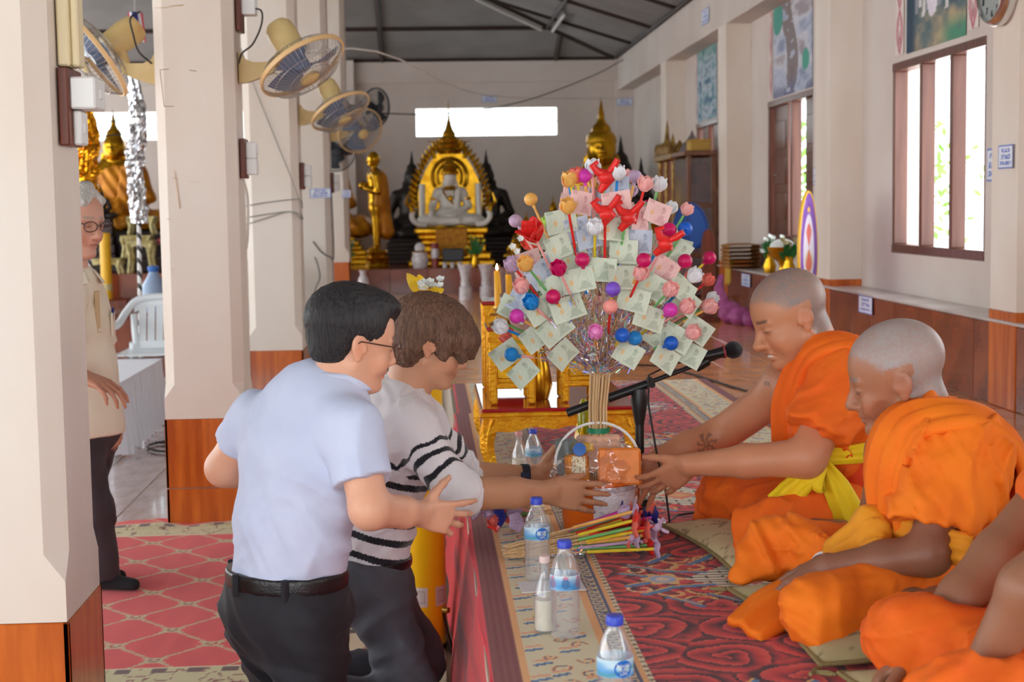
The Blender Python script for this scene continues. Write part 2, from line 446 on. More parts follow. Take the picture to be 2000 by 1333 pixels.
# back wall: glass-block strips
BY = 19.75
mb = MB()
GB = [(-5.2,-2.2), (-.11,1.69)]
mb.bb((-6.2,BY,0), (2.82,BY+.16,2.25)); mb.bb((-6.2,BY,2.6), (2.82,BY+.16,3.3))
xs = [-6.2,-5.2,-2.2,-.11,1.69,2.82]
for a, b in zip(xs[::2], xs[1::2]): mb.bb((a,BY,2.25), (b,BY+.16,2.6))
struct('wall_back', mb, WALL)
struct('trim_22', MB().bb((-6.2,BY-.06,2.92), (2.5,BY,3.2)), WALL, label='painted beam along the top of the altar wall')
struct('trim_23', MB().bb((2.44,BY-.14,0), (XW,BY,2.92)), WALL, label='corner pilaster behind the altar')
struct('trim_24', MB().bb((-1.04,BY-.2,0), (-.88,BY,3.2)), WALL, label='narrow pilaster on the altar wall')
GLB, nt, b_ = nodes('glass_block')
tr = N(nt, 'ShaderNodeBsdfTransparent'); tr.inputs[0].default_value = (.95,1,1,1)
tl = N(nt, 'ShaderNodeBsdfTranslucent'); tl.inputs[0].default_value = (.9,.97,1,1)
mx = N(nt, 'ShaderNodeMixShader'); mx.inputs[0].default_value = .35
L(nt, tr.outputs[0], mx.inputs[1]); L(nt, tl.outputs[0], mx.inputs[2]); L(nt, mx.outputs[0], nt.nodes['Material Output'].inputs[0])
gbm = MB().box((0,0,0), (.085,.03,.082), bev=.012).mesh('glass_block'); gbm.materials.append(GLB)
for n, (a, b) in enumerate(GB):
    k = int(round((b-a)/.18)); st = (b-a)/k
    f = MB(); f.bb((a,BY+.05,2.42), (b,BY+.09,2.43))
    w = struct('window_%d' % (5+n), f, GROUT, base=(a,BY,2.25), label='strip of glass blocks high in the altar wall')
    for i in range(k):
        for j in range(2):
            o = bpy.data.objects.new('glass_block', gbm); COL.objects.link(o); o.parent = w
            o.location = ((i+.5)*st, .06, .0875+j*.175)
# left wall, far beyond the columns, open bays between piers
mb = MB(); mb.bb((-6.3,-8,0), (-6.15,19.9,.5)); mb.bb((-6.3,-8,2.8), (-6.15,19.9,3.3))
for y in (-8,-5,-1.5,1.4,3.9,6.7,9.9,13.1,16.2,19.4): mb.bb((-6.3,y,.5), (-6.15,y+.4,2.8))
struct('wall_left', mb, WALL)
# hip ceiling
E = 3.2; SL = .32
A = (2.6,19.85,E-.03); Bc = (-5.8-.35,19.85,E-.03); ry = 19.75-4.2; rz = E+SL*4.2
ridge1 = (-1.74,ry,rz); ridge0 = (-1.74,-8,rz); Cc = (2.6,-8,E-.03); D = (-6.15,-8,E-.03)
v = np.array([A,Bc,ridge1,ridge0,Cc,D]); v2 = v+V(0,0,.06)
f = [(0,1,2),(0,2,3,4),(1,5,3,2)]
CE = struct('ceiling', MB().add(np.r_[v,v2], f+[tuple(i+6 for i in q[::-1]) for q in f]), CEILM, smooth=False)
zc = lambda d: E+SL*d
def batten(p, q, w=.022): O('batten', MB().tube([p,q], w, 4), BATT, CE)
for k in range(5):
    d = .04+k*.92
    batten((2.46-d,19.75-d,zc(d)-.01), (-5.9+d,19.75-d,zc(d)-.01), .03 if k else .04)
    batten((2.46-d,19.75-d,zc(d)-.01), (2.46-d,0,zc(d)-.01), .02)
for x in (-2.75,-.52,1.68): 
    d1 = min(4.1, 2.46-x); batten((x,19.7,E), (x,19.75-d1,zc(d1)-.01), .035)
for k in range(11):
    y = 18.0-k*1.6; d1 = min(4.1, 19.75-y); batten((2.42,y,E+.01), (2.46-d1,y,zc(d1)-.01), .018)
batten((2.46,19.75,E), (-1.74,ry,rz-.02), .03)
lp = T('ceiling_light', 'slim fluorescent tube lamp fixed along the hip of the ceiling', 'lamp', (1.2,18.5,3.55))
a_, b_ = V(1.42,18.72,3.46), V(.62,17.9,3.72)
O('tube', MB().tube([a_,b_], .018, 10), WHITEP, lp); O('batten_box', MB().tube([a_+V(0,0,.035),b_+V(0,0,.035)], .02, 4), STEEL, lp)
lp2 = T('ceiling_light', 'slim pale tube lamp fixed on a ceiling batten above the windowed wall', 'lamp', (1.56,17.8,3.5))
a_, b_ = V(1.56,18.7,3.44), V(1.56,17.2,3.44)
O('tube', MB().tube([a_,b_], .018, 10), WHITEP, lp2); O('batten_box', MB().tube([a_+V(0,0,.03),b_+V(0,0,.03)], .02, 4), STEEL, lp2)

# altar platform across the back
AZ = .71
AL = struct('floor', MB().bb((-6.1,16.12,0), (2.66,19.75,AZ-.006)), GROUT, label='tiled altar platform across the end of the hall')
O('altar_top', MB().bb((-6.1,16.1,AZ-.006), (2.66,19.75,AZ), .002), TILE_B, AL)
at = MB().box((0,0,0), (.198,.006,.127), bev=.002).mesh('tile', smooth=False); at.materials.append(TILE_B)
for i in range(17):
    o = bpy.data.objects.new('tile', at); COL.objects.link(o); o.parent = AL; o.location = (-4.6+i*.4, 16.114, .578)
for i in range(10):
    for z in (.12,.345):
        o = bpy.data.objects.new('tile', at); COL.objects.link(o); o.parent = AL; o.location = (-5.2+i*.4, 16.114, z); o.scale = (1,1,.87)

# columns
def column(yf, label, z0=0., ht=.46, x1=-.797):
    w = .172; cx = x1-w; cy = yf+w
    t = T('column', label, 'column', (cx,cy,z0), 'square cream columns')
    def ring(z, c, hw=.168):
        return [(cx+sx*hw-(sx*c if k == s else 0), cy+sy*hw-(sy*c if k != s else 0), z) for (sx,sy,s) in ((1,-1,0),(1,1,1),(-1,1,0),(-1,-1,1)) for k in ((0,1) if True else ())]
    zt = z0+ht
    zs = [(zt,.0005),(zt+.09,.0005),(zt+.15,.045),(4.4,.045)]
    vs = []
    for z, c in zs:
        h = .168; p = [(h-c,-h),(h,-h+c),(h,h-c),(h-c,h),(-h+c,h),(-h,h-c),(-h,-h+c),(-h+c,-h)]
        vs += [(cx+a, cy+b, z) for a, b in p]
    f = [(i*8+j, i*8+(j+1)%8, (i+1)*8+(j+1)%8, (i+1)*8+j) for i in range(3) for j in range(8)]+[tuple(range(8))[::-1]]
    sh = O('shaft', MB().add(vs, f), COLP, t, ang=12)
    th = [(z0+.16, zt), (z0, z0+.158)]
    for a, b in th:
        for (dx,dy) in ((0,-1),(1,0),(0,1),(-1,0)):
            c = (cx+dx*(w-.007), cy+dy*(w-.007), (a+b)/2); h = (.007 if dx else w, .007 if dy else w, (b-a)/2-.001)
            O('tile', MB().box(c, h, bev=.0025), TILE_O, t, smooth=False)
    O('core', MB().bb((cx-.16,cy-.16,z0), (cx+.16,cy+.16,zt-.004)), GROUT, t)
    return t
C1 = column(3.33, 'cream column with rusty drip stains that hides part of the old man')
C2 = column(6.6, 'cream column with pencilled bracket mark carrying two fans, beside the white plastic chair')
C3 = column(9.75, 'cream column wrapped with loose grey cord')
C4 = column(12.9, 'cream column with blue notice below its switch plates')
C5 = column(15.86, 'cream column standing at the altar step by the gold statues', HS, .35)
STAIN = M('rust_stain', s2l(206,172,136), .7, col2=s2l(220,198,172), vs=20)
PENCIL = M('brown_pencil', s2l(150,104,86), .8)
def stain(par, pts, w):
    pts = np.array(pts, float); O('stain', MB().tube(pts, w, 5, flat=None), STAIN, par)
yf = 3.3325
for x, z0_, z1_, w in ((-1.005,.62,.98,.0035),(-.985,.60,.82,.003),(-.945,.72,.98,.003),(-1.0,1.05,1.14,.002)):
    n = 8; p = [(x+.004*math.sin(i*1.7), yf+.003, z0_+(z1_-z0_)*i/(n-1)) for i in range(n)]
    O('stain', MB().tube(p, [w*(.4+.6*math.sin(PI*(i+.5)/n)) for i in range(n)], 6), STAIN, C1)
yf = 6.603
for p in ([(-1.106,1.94),(-1.094,1.79)],[(-1.108,1.943),(-1.07,1.945)],[(-1.094,1.79),(-1.055,1.79)],[(-.985,1.94),(-.955,1.935)]):
    O('pencil_mark', MB().tube([(x,yf-.003,z) for x,z in p], .0014, 5), PENCIL, C2)
for p, w in (([(-1.06,1.52),(-1.05,1.43),(-1.045,1.36)],.004),([(-1.07,1.49),(-1.05,1.485)],.003),([(-1.0,1.475),(-.96,1.47)],.002),([(-1.1,1.32),(-1.085,1.315)],.003),([(-1.12,2.2),(-1.06,2.2)],.0025),([(-1.06,2.205),(-1.0,2.21)],.005),([(-1.09,1.1),(-1.075,1.105)],.003)):
    O('scuff', MB().tube([(x,yf-.0025,z) for x,z in p], [w*.35]+[w*.55]*(len(p)-1), 5), STAIN, C2)

# ------------------------------------------------------------------ printed things on the walls
def blue_sign(u, v, seed=0, rows=3, frame=True):
    c = np.tile(np.array(s2l(228,232,240)), (len(u),1)); ink = np.array(s2l(70,98,190))
    on = np.zeros(len(u), bool)
    for r in range(rows):
        c0 = (r+.5)/rows*.8+.1; n = vnoise(np.c_[u*24, v*30+r*7, u*0+seed], seed)
        on |= (abs(v-c0) < .26/rows) & (n > -.25) & (u > .1+.05*r) & (u < .9-.05*r)
    if frame: on |= (u < .03) | (u > .97) | (v < .05) | (v > .95)
    return mixc(c, ink, on*.85)
def wall_sign(o, w, label, seed, nx=40, ny=24, rows=3, name='wall_notice', group=None, th=None):
    pl = painted(o, w, nx, ny, lambda u, v: blue_sign(u, v, seed, rows))
    return O(name, pl, PRINT, base=o, label=label, cat='sign', group=group)
sx = 2.655
wall_sign((sx,7.19,1.43), ((0,-.16,0),(0,0,.155)), 'small faded blue notice on the wall beside the wide open window', 1)
wall_sign((2.45,6.5,1.475), ((0,-.165,0),(0,0,.1)), 'blue and white framed notice on the pilaster beside the wide open window', 2)
wall_sign((sx,10.47,1.46), ((0,-.16,0),(0,0,.12)), 'small blue notice on the wall beside the half closed shutters', 3)
def hexsign(c, r, label, seed):
    o = wall_sign((2.452,c[0]+r,c[1]-.05), ((0,-2*r,0),(0,0,.1)), label, seed, name='ledge_notice')
    return o
hexsign((8.5,.765), .135, 'blue lettered notice stuck on the brown ledge below the open window', 4)
hexsign((11.75,.75), .16, 'blue lettered notice stuck on the brown ledge below the folded robes', 5)
wall_sign((.73,BY-.005,2.67), ((.19,0,0),(0,0,.09)), 'small blue notice above the glass blocks on the altar wall', 6)
wall_sign((2.44,BY-.15,2.6), ((.2,0,0),(0,0,.09)), 'small blue notice on the corner pilaster of the altar wall', 7)
wall_sign((2.452,13.6,2.9), ((0,-.34,0),(0,0,.13)), 'small blue notice on the wall beam above the cabinets', 8)
wall_sign((-.965,12.93-.04,1.44), ((.175,0,0),(0,0,.08)), 'blue and white notice below the switch plates of a column', 9)
wall_sign((-.86,15.85,1.46), ((.09,0,0),(0,0,.08)), 'small blue notice on the column at the altar step', 10)
def poster(o, w, fn, label, nx=60, ny=90, name='painting'):
    return O(name, painted(o, w, nx, ny, fn), PRINT, base=o, label=label, cat='painting')
def pal(t, cols):
    cols = np.array(cols); t = np.clip(t, 0, .999)*(len(cols)-1); i = t.astype(int); f = (t-i)[:, None]; return cols[i]*(1-f)+cols[np.minimum(i+1, len(cols)-1)]*f
def p1(u, v):
    n = fbm(np.c_[u*5, v*6, u*0], 3, 4)*.5+.5
    c = pal(n, [s2l(40,62,86), s2l(90,110,112), s2l(150,140,120), s2l(190,170,130)])
    c = mixc(c, s2l(28,62,84), sstep(.22,.1,u)); c = mixc(c, s2l(226,210,206), sstep(.6,.9,u)*sstep(.35,.6,v))
    c = mixc(c, s2l(70,140,110), sstep(.25,.05,v)*sstep(.5,.8,u)*(n > .4))
    for k in range(9):
        cx = .18+k*.065; d = np.abs(u-cx-.01*np.sin(v*20))/.028; on = (d < 1) & (v > .32+.05*math.sin(k*2.1)) & (v < .85)
        c = mixc(c, s2l(228,226,224) if k % 3 else s2l(150,150,160), on*.85)
    on = (((u-.45)/.09)**2+((v-.45)/.2)**2 < 1); return mixc(c, s2l(232,224,236), on*.9)
def p2(u, v):
    n = fbm(np.c_[u*4, v*8, u*0], 9, 4)*.5+.5
    c = pal(n, [s2l(120,132,158), s2l(176,184,204), s2l(206,206,214), s2l(160,150,156)])
    c = mixc(c, s2l(110,90,84), (np.abs(u-.42-.1*np.sin(v*5)) < .14)*(n > .42)*.8)
    c = mixc(c, s2l(50,150,130), (((u-.12)/.14)**2+((v-.78)/.16)**2 < 1)*.9); c = mixc(c, s2l(60,160,136), (((u-.84)/.09)**2+((v-.28)/.1)**2 < 1)*.95)
    return mixc(c, s2l(96,104,140), sstep(.22,.02,v)*(n > .45)*.8)
def p3(u, v):
    n = fbm(np.c_[u*6, v*12, u*0], 21, 4)*.5+.5
    c = pal(n, [s2l(60,96,130), s2l(120,156,170), s2l(190,200,206), s2l(90,130,150)]); return mixc(c, s2l(80,140,120), sstep(.7,.95,v)*.6)
poster((sx,8.43,2.15), ((0,-.94,0),(0,0,.62)), p1, 'painting of white robed figures above the wide open window')
poster((sx,11.69,2.13), ((0,-1.19,0),(0,0,.75)), p2, 'painting with pale clouds and a green halo above the half closed window')
poster((sx,14.99,2.13), ((0,-1.0,0),(0,0,.72)), p3, 'blue toned painting above the small dark window by the cabinets')
def lotus(u, v):
    c = np.tile(np.array(s2l(226,212,206)), (len(u),1)); y = (v*2.4) % 1; x = (u-.5)*2
    for a in (.35,.6,.85): c = mixc(c, s2l(186,96,110), (np.abs(np.abs(x)-a*np.sin(np.clip(y,0,1)*PI)*.9) < .09)*.8)
    return mixc(c, s2l(150,70,90), ((x/.15)**2+((y-.35)/.16)**2 < 1)*.7)
for k, (y, z, h, w_) in enumerate(((8.63,2.16,.6,.15),(7.47,2.17,.6,.15),(11.83,2.15,.7,.1),(10.47,2.2,.6,-.13),(15.06,2.14,.7,.06))):
    if w_ < 0: continue
    O('lotus_border', painted((sx,y,z), ((0,-w_,0),(0,0,h)), 30, 60, lotus), PRINT, base=(sx,y,z), label=['stencilled red lotus strip between the pilaster and the painting of white robed figures', 'stencilled red lotus strip below the wall clock', 'stencilled red lotus strip beside the painting with pale clouds', '', 'stencilled lotus strip beside the small dark window'][k], cat='stencil')

def text_mesh(txt, size, th=.001):
    cu = bpy.data.curves.new('txt', 'FONT'); cu.body = txt; cu.size = size; cu.extrude = th; cu.align_x = 'CENTER'; cu.align_y = 'CENTER'; cu.resolution_u = 3
    o = bpy.data.objects.new('txt', cu); COL.objects.link(o); dg = bpy.context.evaluated_depsgraph_get()
    me = o.evaluated_get(dg).to_mesh(); v = np.array([list(x.co) for x in me.vertices]); f = [tuple(p.vertices) for p in me.polygons]
    o.evaluated_get(dg).to_mesh_clear(); bpy.data.objects.remove(o); bpy.data.curves.remove(cu); return v, f
# wall clock
ck = T('wall_clock', 'round silver rimmed wall clock with grey face on the pilaster', 'clock', (2.42,6.5,2.25))
Rc = np.array([[0,0,-1],[-1,0,0],[0,1,0]], float)   # local x -> -Y, y -> Z, z -> -X
cc = V(2.418,6.47,2.245)
O('case', MB().lathe([(.16,-.04),(.17,-.02),(.17,.0),(.157,.025),(.148,.03),(.145,.012)], cc, Rc, 40, cap=False), STEEL, ck)
O('face', MB().lathe([(.0005,.012),(.147,.012)], cc, Rc, 40, cap=False), M('clock_face', s2l(150,156,152), .5), ck)
for h in range(12):
    an = PI/2-h*PI/6; tv, tf = text_mesh(str(h or 12), .042); lv = tv+V(.117*math.cos(an), .117*math.sin(an), .015)
    O('numeral', MB().add(lv@Rc.T+cc, tf), BLACKP, ck, smooth=False, kind='stuff' if h in (0,10,11) else None)
for an, l, w in ((.6,.09,.005),(2.2,.12,.004)):
    O('hand', MB().tube([cc+Rc@V(0,0,.018), cc+Rc@V(l*math.cos(an),l*math.sin(an),.018)], w, 4), BLACKP, ck)
TIPS = [
 (0.377,4.034,1.411,'r','apricot'),
 (0.366,3.976,1.340,'r','apricot'),
 (0.465,4.019,1.416,'x','red'),
 (0.501,4.022,1.425,'r','white'),
 (0.438,4.037,1.442,'r','white'),
 (0.416,4.037,1.420,'b','magenta'),
 (0.397,4.044,1.420,'r','coral'),
 (0.570,4.010,1.395,'r','pink'),
 (0.613,4.052,1.394,'r','white'),
 (0.399,3.947,1.204,'b','crimson'),
 (0.336,3.912,1.183,'r','crimson'),
 (0.324,3.948,1.111,'b','crimson'),
 (0.471,3.902,1.130,'b','purple'),
 (0.467,3.928,1.084,'b','coralpink'),
 (0.674,4.015,1.278,'b','blue'),
 (0.631,4.004,1.276,'b','crimson'),
 (0.611,3.963,1.244,'x','red'),
 (0.552,3.919,1.201,'b','crimson'),
 (0.670,3.994,1.194,'b','crimson'),
 (0.544,3.921,1.167,'r','pink'),
 (0.623,3.956,1.122,'r','pink'),
 (0.699,4.029,1.154,'r','white'),
 (0.671,3.987,1.076,'r','pink'),
 (0.746,4.070,1.069,'r','pink'),
 (0.628,3.981,1.069,'b','magenta'),
 (0.226,4.031,1.191,'r','lilac'),
 (0.257,3.966,1.194,'r','apricot'),
 (0.247,3.989,1.136,'r','pink'),
 (0.270,3.963,1.095,'r','sky'),
 (0.233,3.994,1.060,'b','magenta'),
 (0.430,3.932,1.286,'r','white'),
 (0.457,3.934,1.323,'x','red'),
 (0.515,3.965,1.313,'x','red'),
 (0.197,4.062,1.027,'r','white'),
 (0.224,4.078,0.953,'b','sky'),
 (0.426,3.912,1.020,'r','pinkswirl'),
 (0.496,3.921,1.011,'b','blue'),
 (0.534,3.974,0.998,'b','sky'),
 (0.633,4.011,0.980,'b','blue'),
 (0.694,4.041,1.004,'r','pink'),
 (0.276,3.970,1.273,'t','red'),
]
NOTES = [
 (0.408,4.033,1.357,8,'p',0.065),
 (0.501,4.020,1.356,-5,'p',0.085),
 (0.561,4.035,1.314,0,'p',0.050),
 (0.612,4.042,1.327,30,'p',0.075),
 (0.503,4.051,1.396,3,'b',0.080),
 (0.561,4.020,1.254,8,'b',0.070),
 (0.662,4.034,1.229,35,'g',0.080),
 (0.625,4.012,1.179,30,'p',0.080),
 (0.672,4.015,1.124,40,'g',0.090),
 (0.689,4.038,1.089,35,'g',0.080),
 (0.722,4.071,1.011,35,'g',0.085),
 (0.700,4.079,0.948,35,'g',0.090),
 (0.628,4.027,0.941,40,'g',0.085),
 (0.662,4.040,0.994,30,'g',0.090),
 (0.608,4.045,1.001,30,'g',0.090),
 (0.537,3.970,1.103,15,'g',0.090),
 (0.445,3.955,1.185,0,'g',0.100),
 (0.390,3.962,1.159,-15,'g',0.100),
 (0.339,3.998,1.145,-30,'g',0.100),
 (0.343,3.996,1.245,-20,'g',0.075),
 (0.302,4.035,1.177,-40,'b',0.090),
 (0.300,3.994,1.086,-30,'g',0.100),
 (0.332,4.009,1.030,-35,'g',0.100),
 (0.284,4.047,1.008,-35,'g',0.090),
 (0.209,4.131,0.954,-30,'g',0.090),
 (0.251,4.094,0.908,-40,'g',0.085),
 (0.502,3.954,1.164,5,'g',0.090),
 (0.552,4.030,1.173,20,'g',0.100),
 (0.487,3.985,1.289,0,'g',0.100),
 (0.355,4.029,1.311,-10,'g',0.090),
 (0.427,4.029,1.270,-5,'b',0.080),
 (0.397,4.025,1.290,-15,'b',0.070),
 (0.364,3.980,1.085,-20,'g',0.100),
 (0.582,3.984,1.054,25,'g',0.100),
 (0.566,4.034,1.132,20,'g',0.090),
 (0.514,3.990,1.229,10,'g',0.080),
 (0.384,4.034,1.216,-15,'g',0.090),
 (0.594,3.992,1.134,30,'g',0.090),
 (0.354,4.035,0.960,-40,'g',0.080),
 (0.525,3.993,0.960,30,'g',0.080),
]
# ------------------------------------------------------------------ rugs (flat print held in the rug's own colours)
FABP = M('rug_print', (1,1,1), .95, vc=True, bump=.25, bs=500, sheen=.15)
def stroke(c, x, y, pts, w, col):
    pts = np.asarray(pts, float); lo = pts.min(0)-w; hi = pts.max(0)+w
    k = np.nonzero((x > lo[0]) & (x < hi[0]) & (y > lo[1]) & (y < hi[1]))[0]
    if not len(k): return
    px, py = x[k], y[k]; d = np.full(len(k), 9.)
    for a, b in zip(pts[:-1], pts[1:]):
        e = b-a; t = np.clip(((px-a[0])*e[0]+(py-a[1])*e[1])/max(e@e, 1e-9), 0, 1)
        d = np.minimum(d, np.hypot(px-a[0]-t*e[0], py-a[1]-t*e[1]))
    c[k[d < w/2]] = col
def spiral(cx, cy, r, a0, turns, sgn=1, n=16, sy=1.):
    t = np.linspace(0, 1, n); an = a0+sgn*turns*2*PI*t; rr = r*(1-.8*t)
    return np.c_[cx+rr*np.cos(an), cy+sy*rr*np.sin(an)]
CREAM, PEACH, NAVY, SKY_, DRED = map(np.array, (s2l(226,214,178), s2l(240,178,116), s2l(74,86,124), s2l(86,138,190), s2l(128,30,42)))
def rug_color(x, y):
    """x across from the platform edge (0..1.3), y along"""
    x0 = x; m = .655-np.abs(x-.655)              # mirrored borders
    c = np.zeros((len(x),3))
    # rose field
    gx, gy = .2, .18; best = np.full(len(x), 9.); bx = np.zeros(len(x)); by = np.zeros(len(x)); bi = np.zeros(len(x))
    jx = np.floor(x/gx); jy = np.floor(y/gy)
    for dx in (-1,0,1):
        for dy in (-1,0,1):
            cx = jx+dx; cy = jy+dy; h1 = np.sin(cx*127.1+cy*311.7)*43758.5; h1 -= np.floor(h1); h2 = np.sin(cx*269.5+cy*183.3)*43758.5; h2 -= np.floor(h2)
            px = (cx+.5+.5*(h1-.5)+.25*(cy % 2))*gx; py = (cy+.5+.5*(h2-.5))*gy; d = np.hypot(x-px, y-py)
            k = d < best; best[k] = d[k]; bx[k] = px[k]; by[k] = py[k]; bi[k] = h1[k]
    th = np.arctan2(y-by, x-bx); r = best/.125
    nz = fbm(np.c_[x*22, y*22, x*0], 5, 3); sw = (r*2.7+th/(2*PI)+.16*np.sin(th*3+bi*9)+.07*nz) % 1; pet = sw*2-1
    t = sstep(-1.1,.35,pet+.45*nz-.2*r); c[:] = mixc(np.array(s2l(222,54,60)), np.array(s2l(74,18,42)), 1-t)
    c = mixc(c, np.array(s2l(240,92,84)), sstep(.2,1.1,pet+.4*nz)*.75); c = mixc(c, np.array(s2l(70,20,42)), sstep(.95,1.3,r+.3*nz)*.7)
    # medallions with scrolls
    for k in range(6):
        cy = 2.53+k*1.05; cx = .655
        dd = np.abs(x-cx)/.16+np.abs(y-cy)/.17; on = dd < 1
        c[on] = s2l(232,226,204)
        key = on & ((np.abs(((x-cx)*1.0+(y-cy)*.0) % .04-.02) < .004) & ((np.floor((y-cy)/.025) % 2) == 0) | (np.abs((y-cy) % .025-.0125) < .0035)) & (dd > .45); c[key] = s2l(96,60,60)
        on = dd < .4; c[on] = mixc(np.array(s2l(236,170,110)), np.array(s2l(226,110,80)), sstep(.1,.4,dd))[on]
        for s in (-1,1):
            fx = cx+s*.21; on = ((x-fx)/.055)**2+((y-cy)/.06)**2 < 1
            pe = ((x-fx)/.055)**2+((y-cy)/.06)**2; aa = np.arctan2(y-cy, x-fx); c[on & (pe < .75+.25*np.cos(aa*6))] = s2l(238,196,132); c[pe < .35] = s2l(170,190,220); c[pe < .1] = s2l(240,220,200)
            for q in (-1,1):
                for (sx_, sy_, r_, a0, w_, cl) in ((.12,.11,.05,0,.011,(238,186,116)),(.2,.13,.055,2,.011,(238,186,116)),(.27,.09,.04,1,.009,(240,200,150)),(.16,.2,.045,3,.01,(238,186,116)),(.07,.2,.04,5,.009,(238,186,116))):
                    stroke(c, x, y, spiral(cx+s*sx_, cy+q*sy_, r_, a0 if s > 0 else PI-a0, .9, q*s), w_, s2l(*cl))
                for (ax, ay, bx_, by_) in ((.1,.06,.2,.08),(.2,.08,.27,.14),(.12,.15,.05,.24),(.22,.17,.16,.25),(.25,.03,.3,.06)):
                    stroke(c, x, y, [(cx+s*ax, cy+q*ay), (cx+s*(ax+bx_)/2+.01, cy+q*(ay+by_)/2), (cx+s*bx_, cy+q*by_)], .02, SKY_)
                    stroke(c, x, y, [(cx+s*ax, cy+q*ay+.012), (cx+s*bx_, cy+q*by_+.012)], .007, s2l(238,186,116))
    # borders, measured from the edge
    def band(a, b, col): k = (m >= a) & (m < b); c[k] = col; return k
    k = band(-9,.063,DRED); st = np.sin(m*420)*.5+.5; c[k] = mixc(np.array(s2l(122,28,40)), np.array(s2l(136,60,58)), st)[k]
    band(.063,.08,PEACH); kc = band(.08,.235,CREAM); ko = band(.235,.25,PEACH)
    kk = band(.25,.287,np.array(s2l(214,190,150))); ki = band(.287,.298,PEACH); kd = band(.298,.312,CREAM)
    # greek key
    u = (m-.25)/.037; v = (y/.04) % 1
    key = kk & ((u < .12) | (u > .88) | (np.abs(v-.08) < .09) & (u < .7) | (np.abs(v-.5) < .09) & (u > .3) | (np.abs(u-.66) < .09) & (v > .08) & (v < .34) | (np.abs(u-.36) < .09) & (v > .5) & (v < .8))
    c[key] = NAVY
    c[kd & (((m-.305)/.0045)**2+(((y % .03)-.015)/.006)**2 < 1)] = s2l(110,60,60)
    mm = m
    for side in (0,1):
        X = x if side == 0 else 1.31-x
        sub = np.nonzero((X > .075) & (X < .24))[0]; cc = c[sub]; xs_, ys_ = X[sub], y[sub]
        y0 = math.floor(y.min()/.3)*.3
        while y0 < y.max():
            for (sx_, sy_, r_, a0, sg) in ((.19,.06,.02,0,1),(.155,.1,.024,2,-1),(.195,.16,.018,1,1),(.15,.2,.026,4,-1),(.2,.25,.02,3,1),(.125,.28,.015,0,-1)):
                stroke(cc, xs_, ys_, spiral(sx_, y0+sy_, r_, a0, .95, sg, 12, 1.15), .009, PEACH)
                stroke(cc, xs_, ys_, spiral(sx_, y0+sy_, r_, a0, .95, sg, 12, 1.15), .0035, np.array(s2l(110,86,110)))
            for (sx_, sy_, l_) in ((.1,.03,.026),(.1,.13,.03),(.11,.23,.028),(.17,.01,.03),(.2,.11,.02),(.14,.155,.024)):
                stroke(cc, xs_, ys_, [(sx_-l_/2, y0+sy_), (sx_+l_/2, y0+sy_+.012)], .013, NAVY); stroke(cc, xs_, ys_, [(sx_-l_/2, y0+sy_+.002), (sx_+l_/2, y0+sy_+.013)], .008, SKY_)
                stroke(cc, xs_, ys_, [(sx_-l_/2, y0+sy_+.028), (sx_+l_/2, y0+sy_+.034)], .012, np.array(s2l(236,170,130)))
            y0 += .3
        c[sub] = cc
    return c
def rug(name, label, x0, x1, y0, y1, nx, ny, z, drape=0., top=0.):
    ss = np.linspace(-drape, x1-x0, nx+1); yy = np.linspace(y0, y1, ny+1)
    S, Y = np.meshgrid(ss, yy, indexing='ij'); X = np.where(S < 0, x0+S*.13+.0, x0+S); Z = np.where(S < 0, z+S, z)
    Z = Z+np.where(S < 0, 0, .0025*fbm(np.stack([S*3, Y*2, S*0], -1), 8, 2)); X = X+np.where(S < 0, .006*np.sin(Y*9+S*4), 0)
    k = np.abs(S) < .012; Z = Z-np.where(k, (.012-np.abs(S))*.4, 0)
    c = rug_color(np.maximum(S, 0).ravel(), Y.ravel()); s = S.ravel(); d = s < 0
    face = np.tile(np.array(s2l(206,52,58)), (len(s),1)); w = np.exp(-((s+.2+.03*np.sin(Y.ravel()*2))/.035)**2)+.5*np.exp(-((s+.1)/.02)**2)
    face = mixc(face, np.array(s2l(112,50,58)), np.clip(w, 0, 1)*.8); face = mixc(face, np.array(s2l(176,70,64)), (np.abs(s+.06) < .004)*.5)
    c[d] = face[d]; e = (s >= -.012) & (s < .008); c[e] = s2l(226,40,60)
    i, j = np.meshgrid(np.arange(nx), np.arange(ny), indexing='ij'); a = i*(ny+1)+j
    f = np.stack([a, a+ny+1, a+ny+2, a+1], -1).reshape(-1,4)
    return O(name, (np.stack([X,Y,Z],-1).reshape(-1,3), f, c), FABP, base=(x0,y0,0), label=label, cat='rug')
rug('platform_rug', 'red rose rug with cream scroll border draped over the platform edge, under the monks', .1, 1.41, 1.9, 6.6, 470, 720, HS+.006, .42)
rug('platform_rug', 'second red rose rug lying beyond the gold table, its end near the altar', .115, 1.41, 6.58, 7.75, 240, 130, HS+.004, .0)
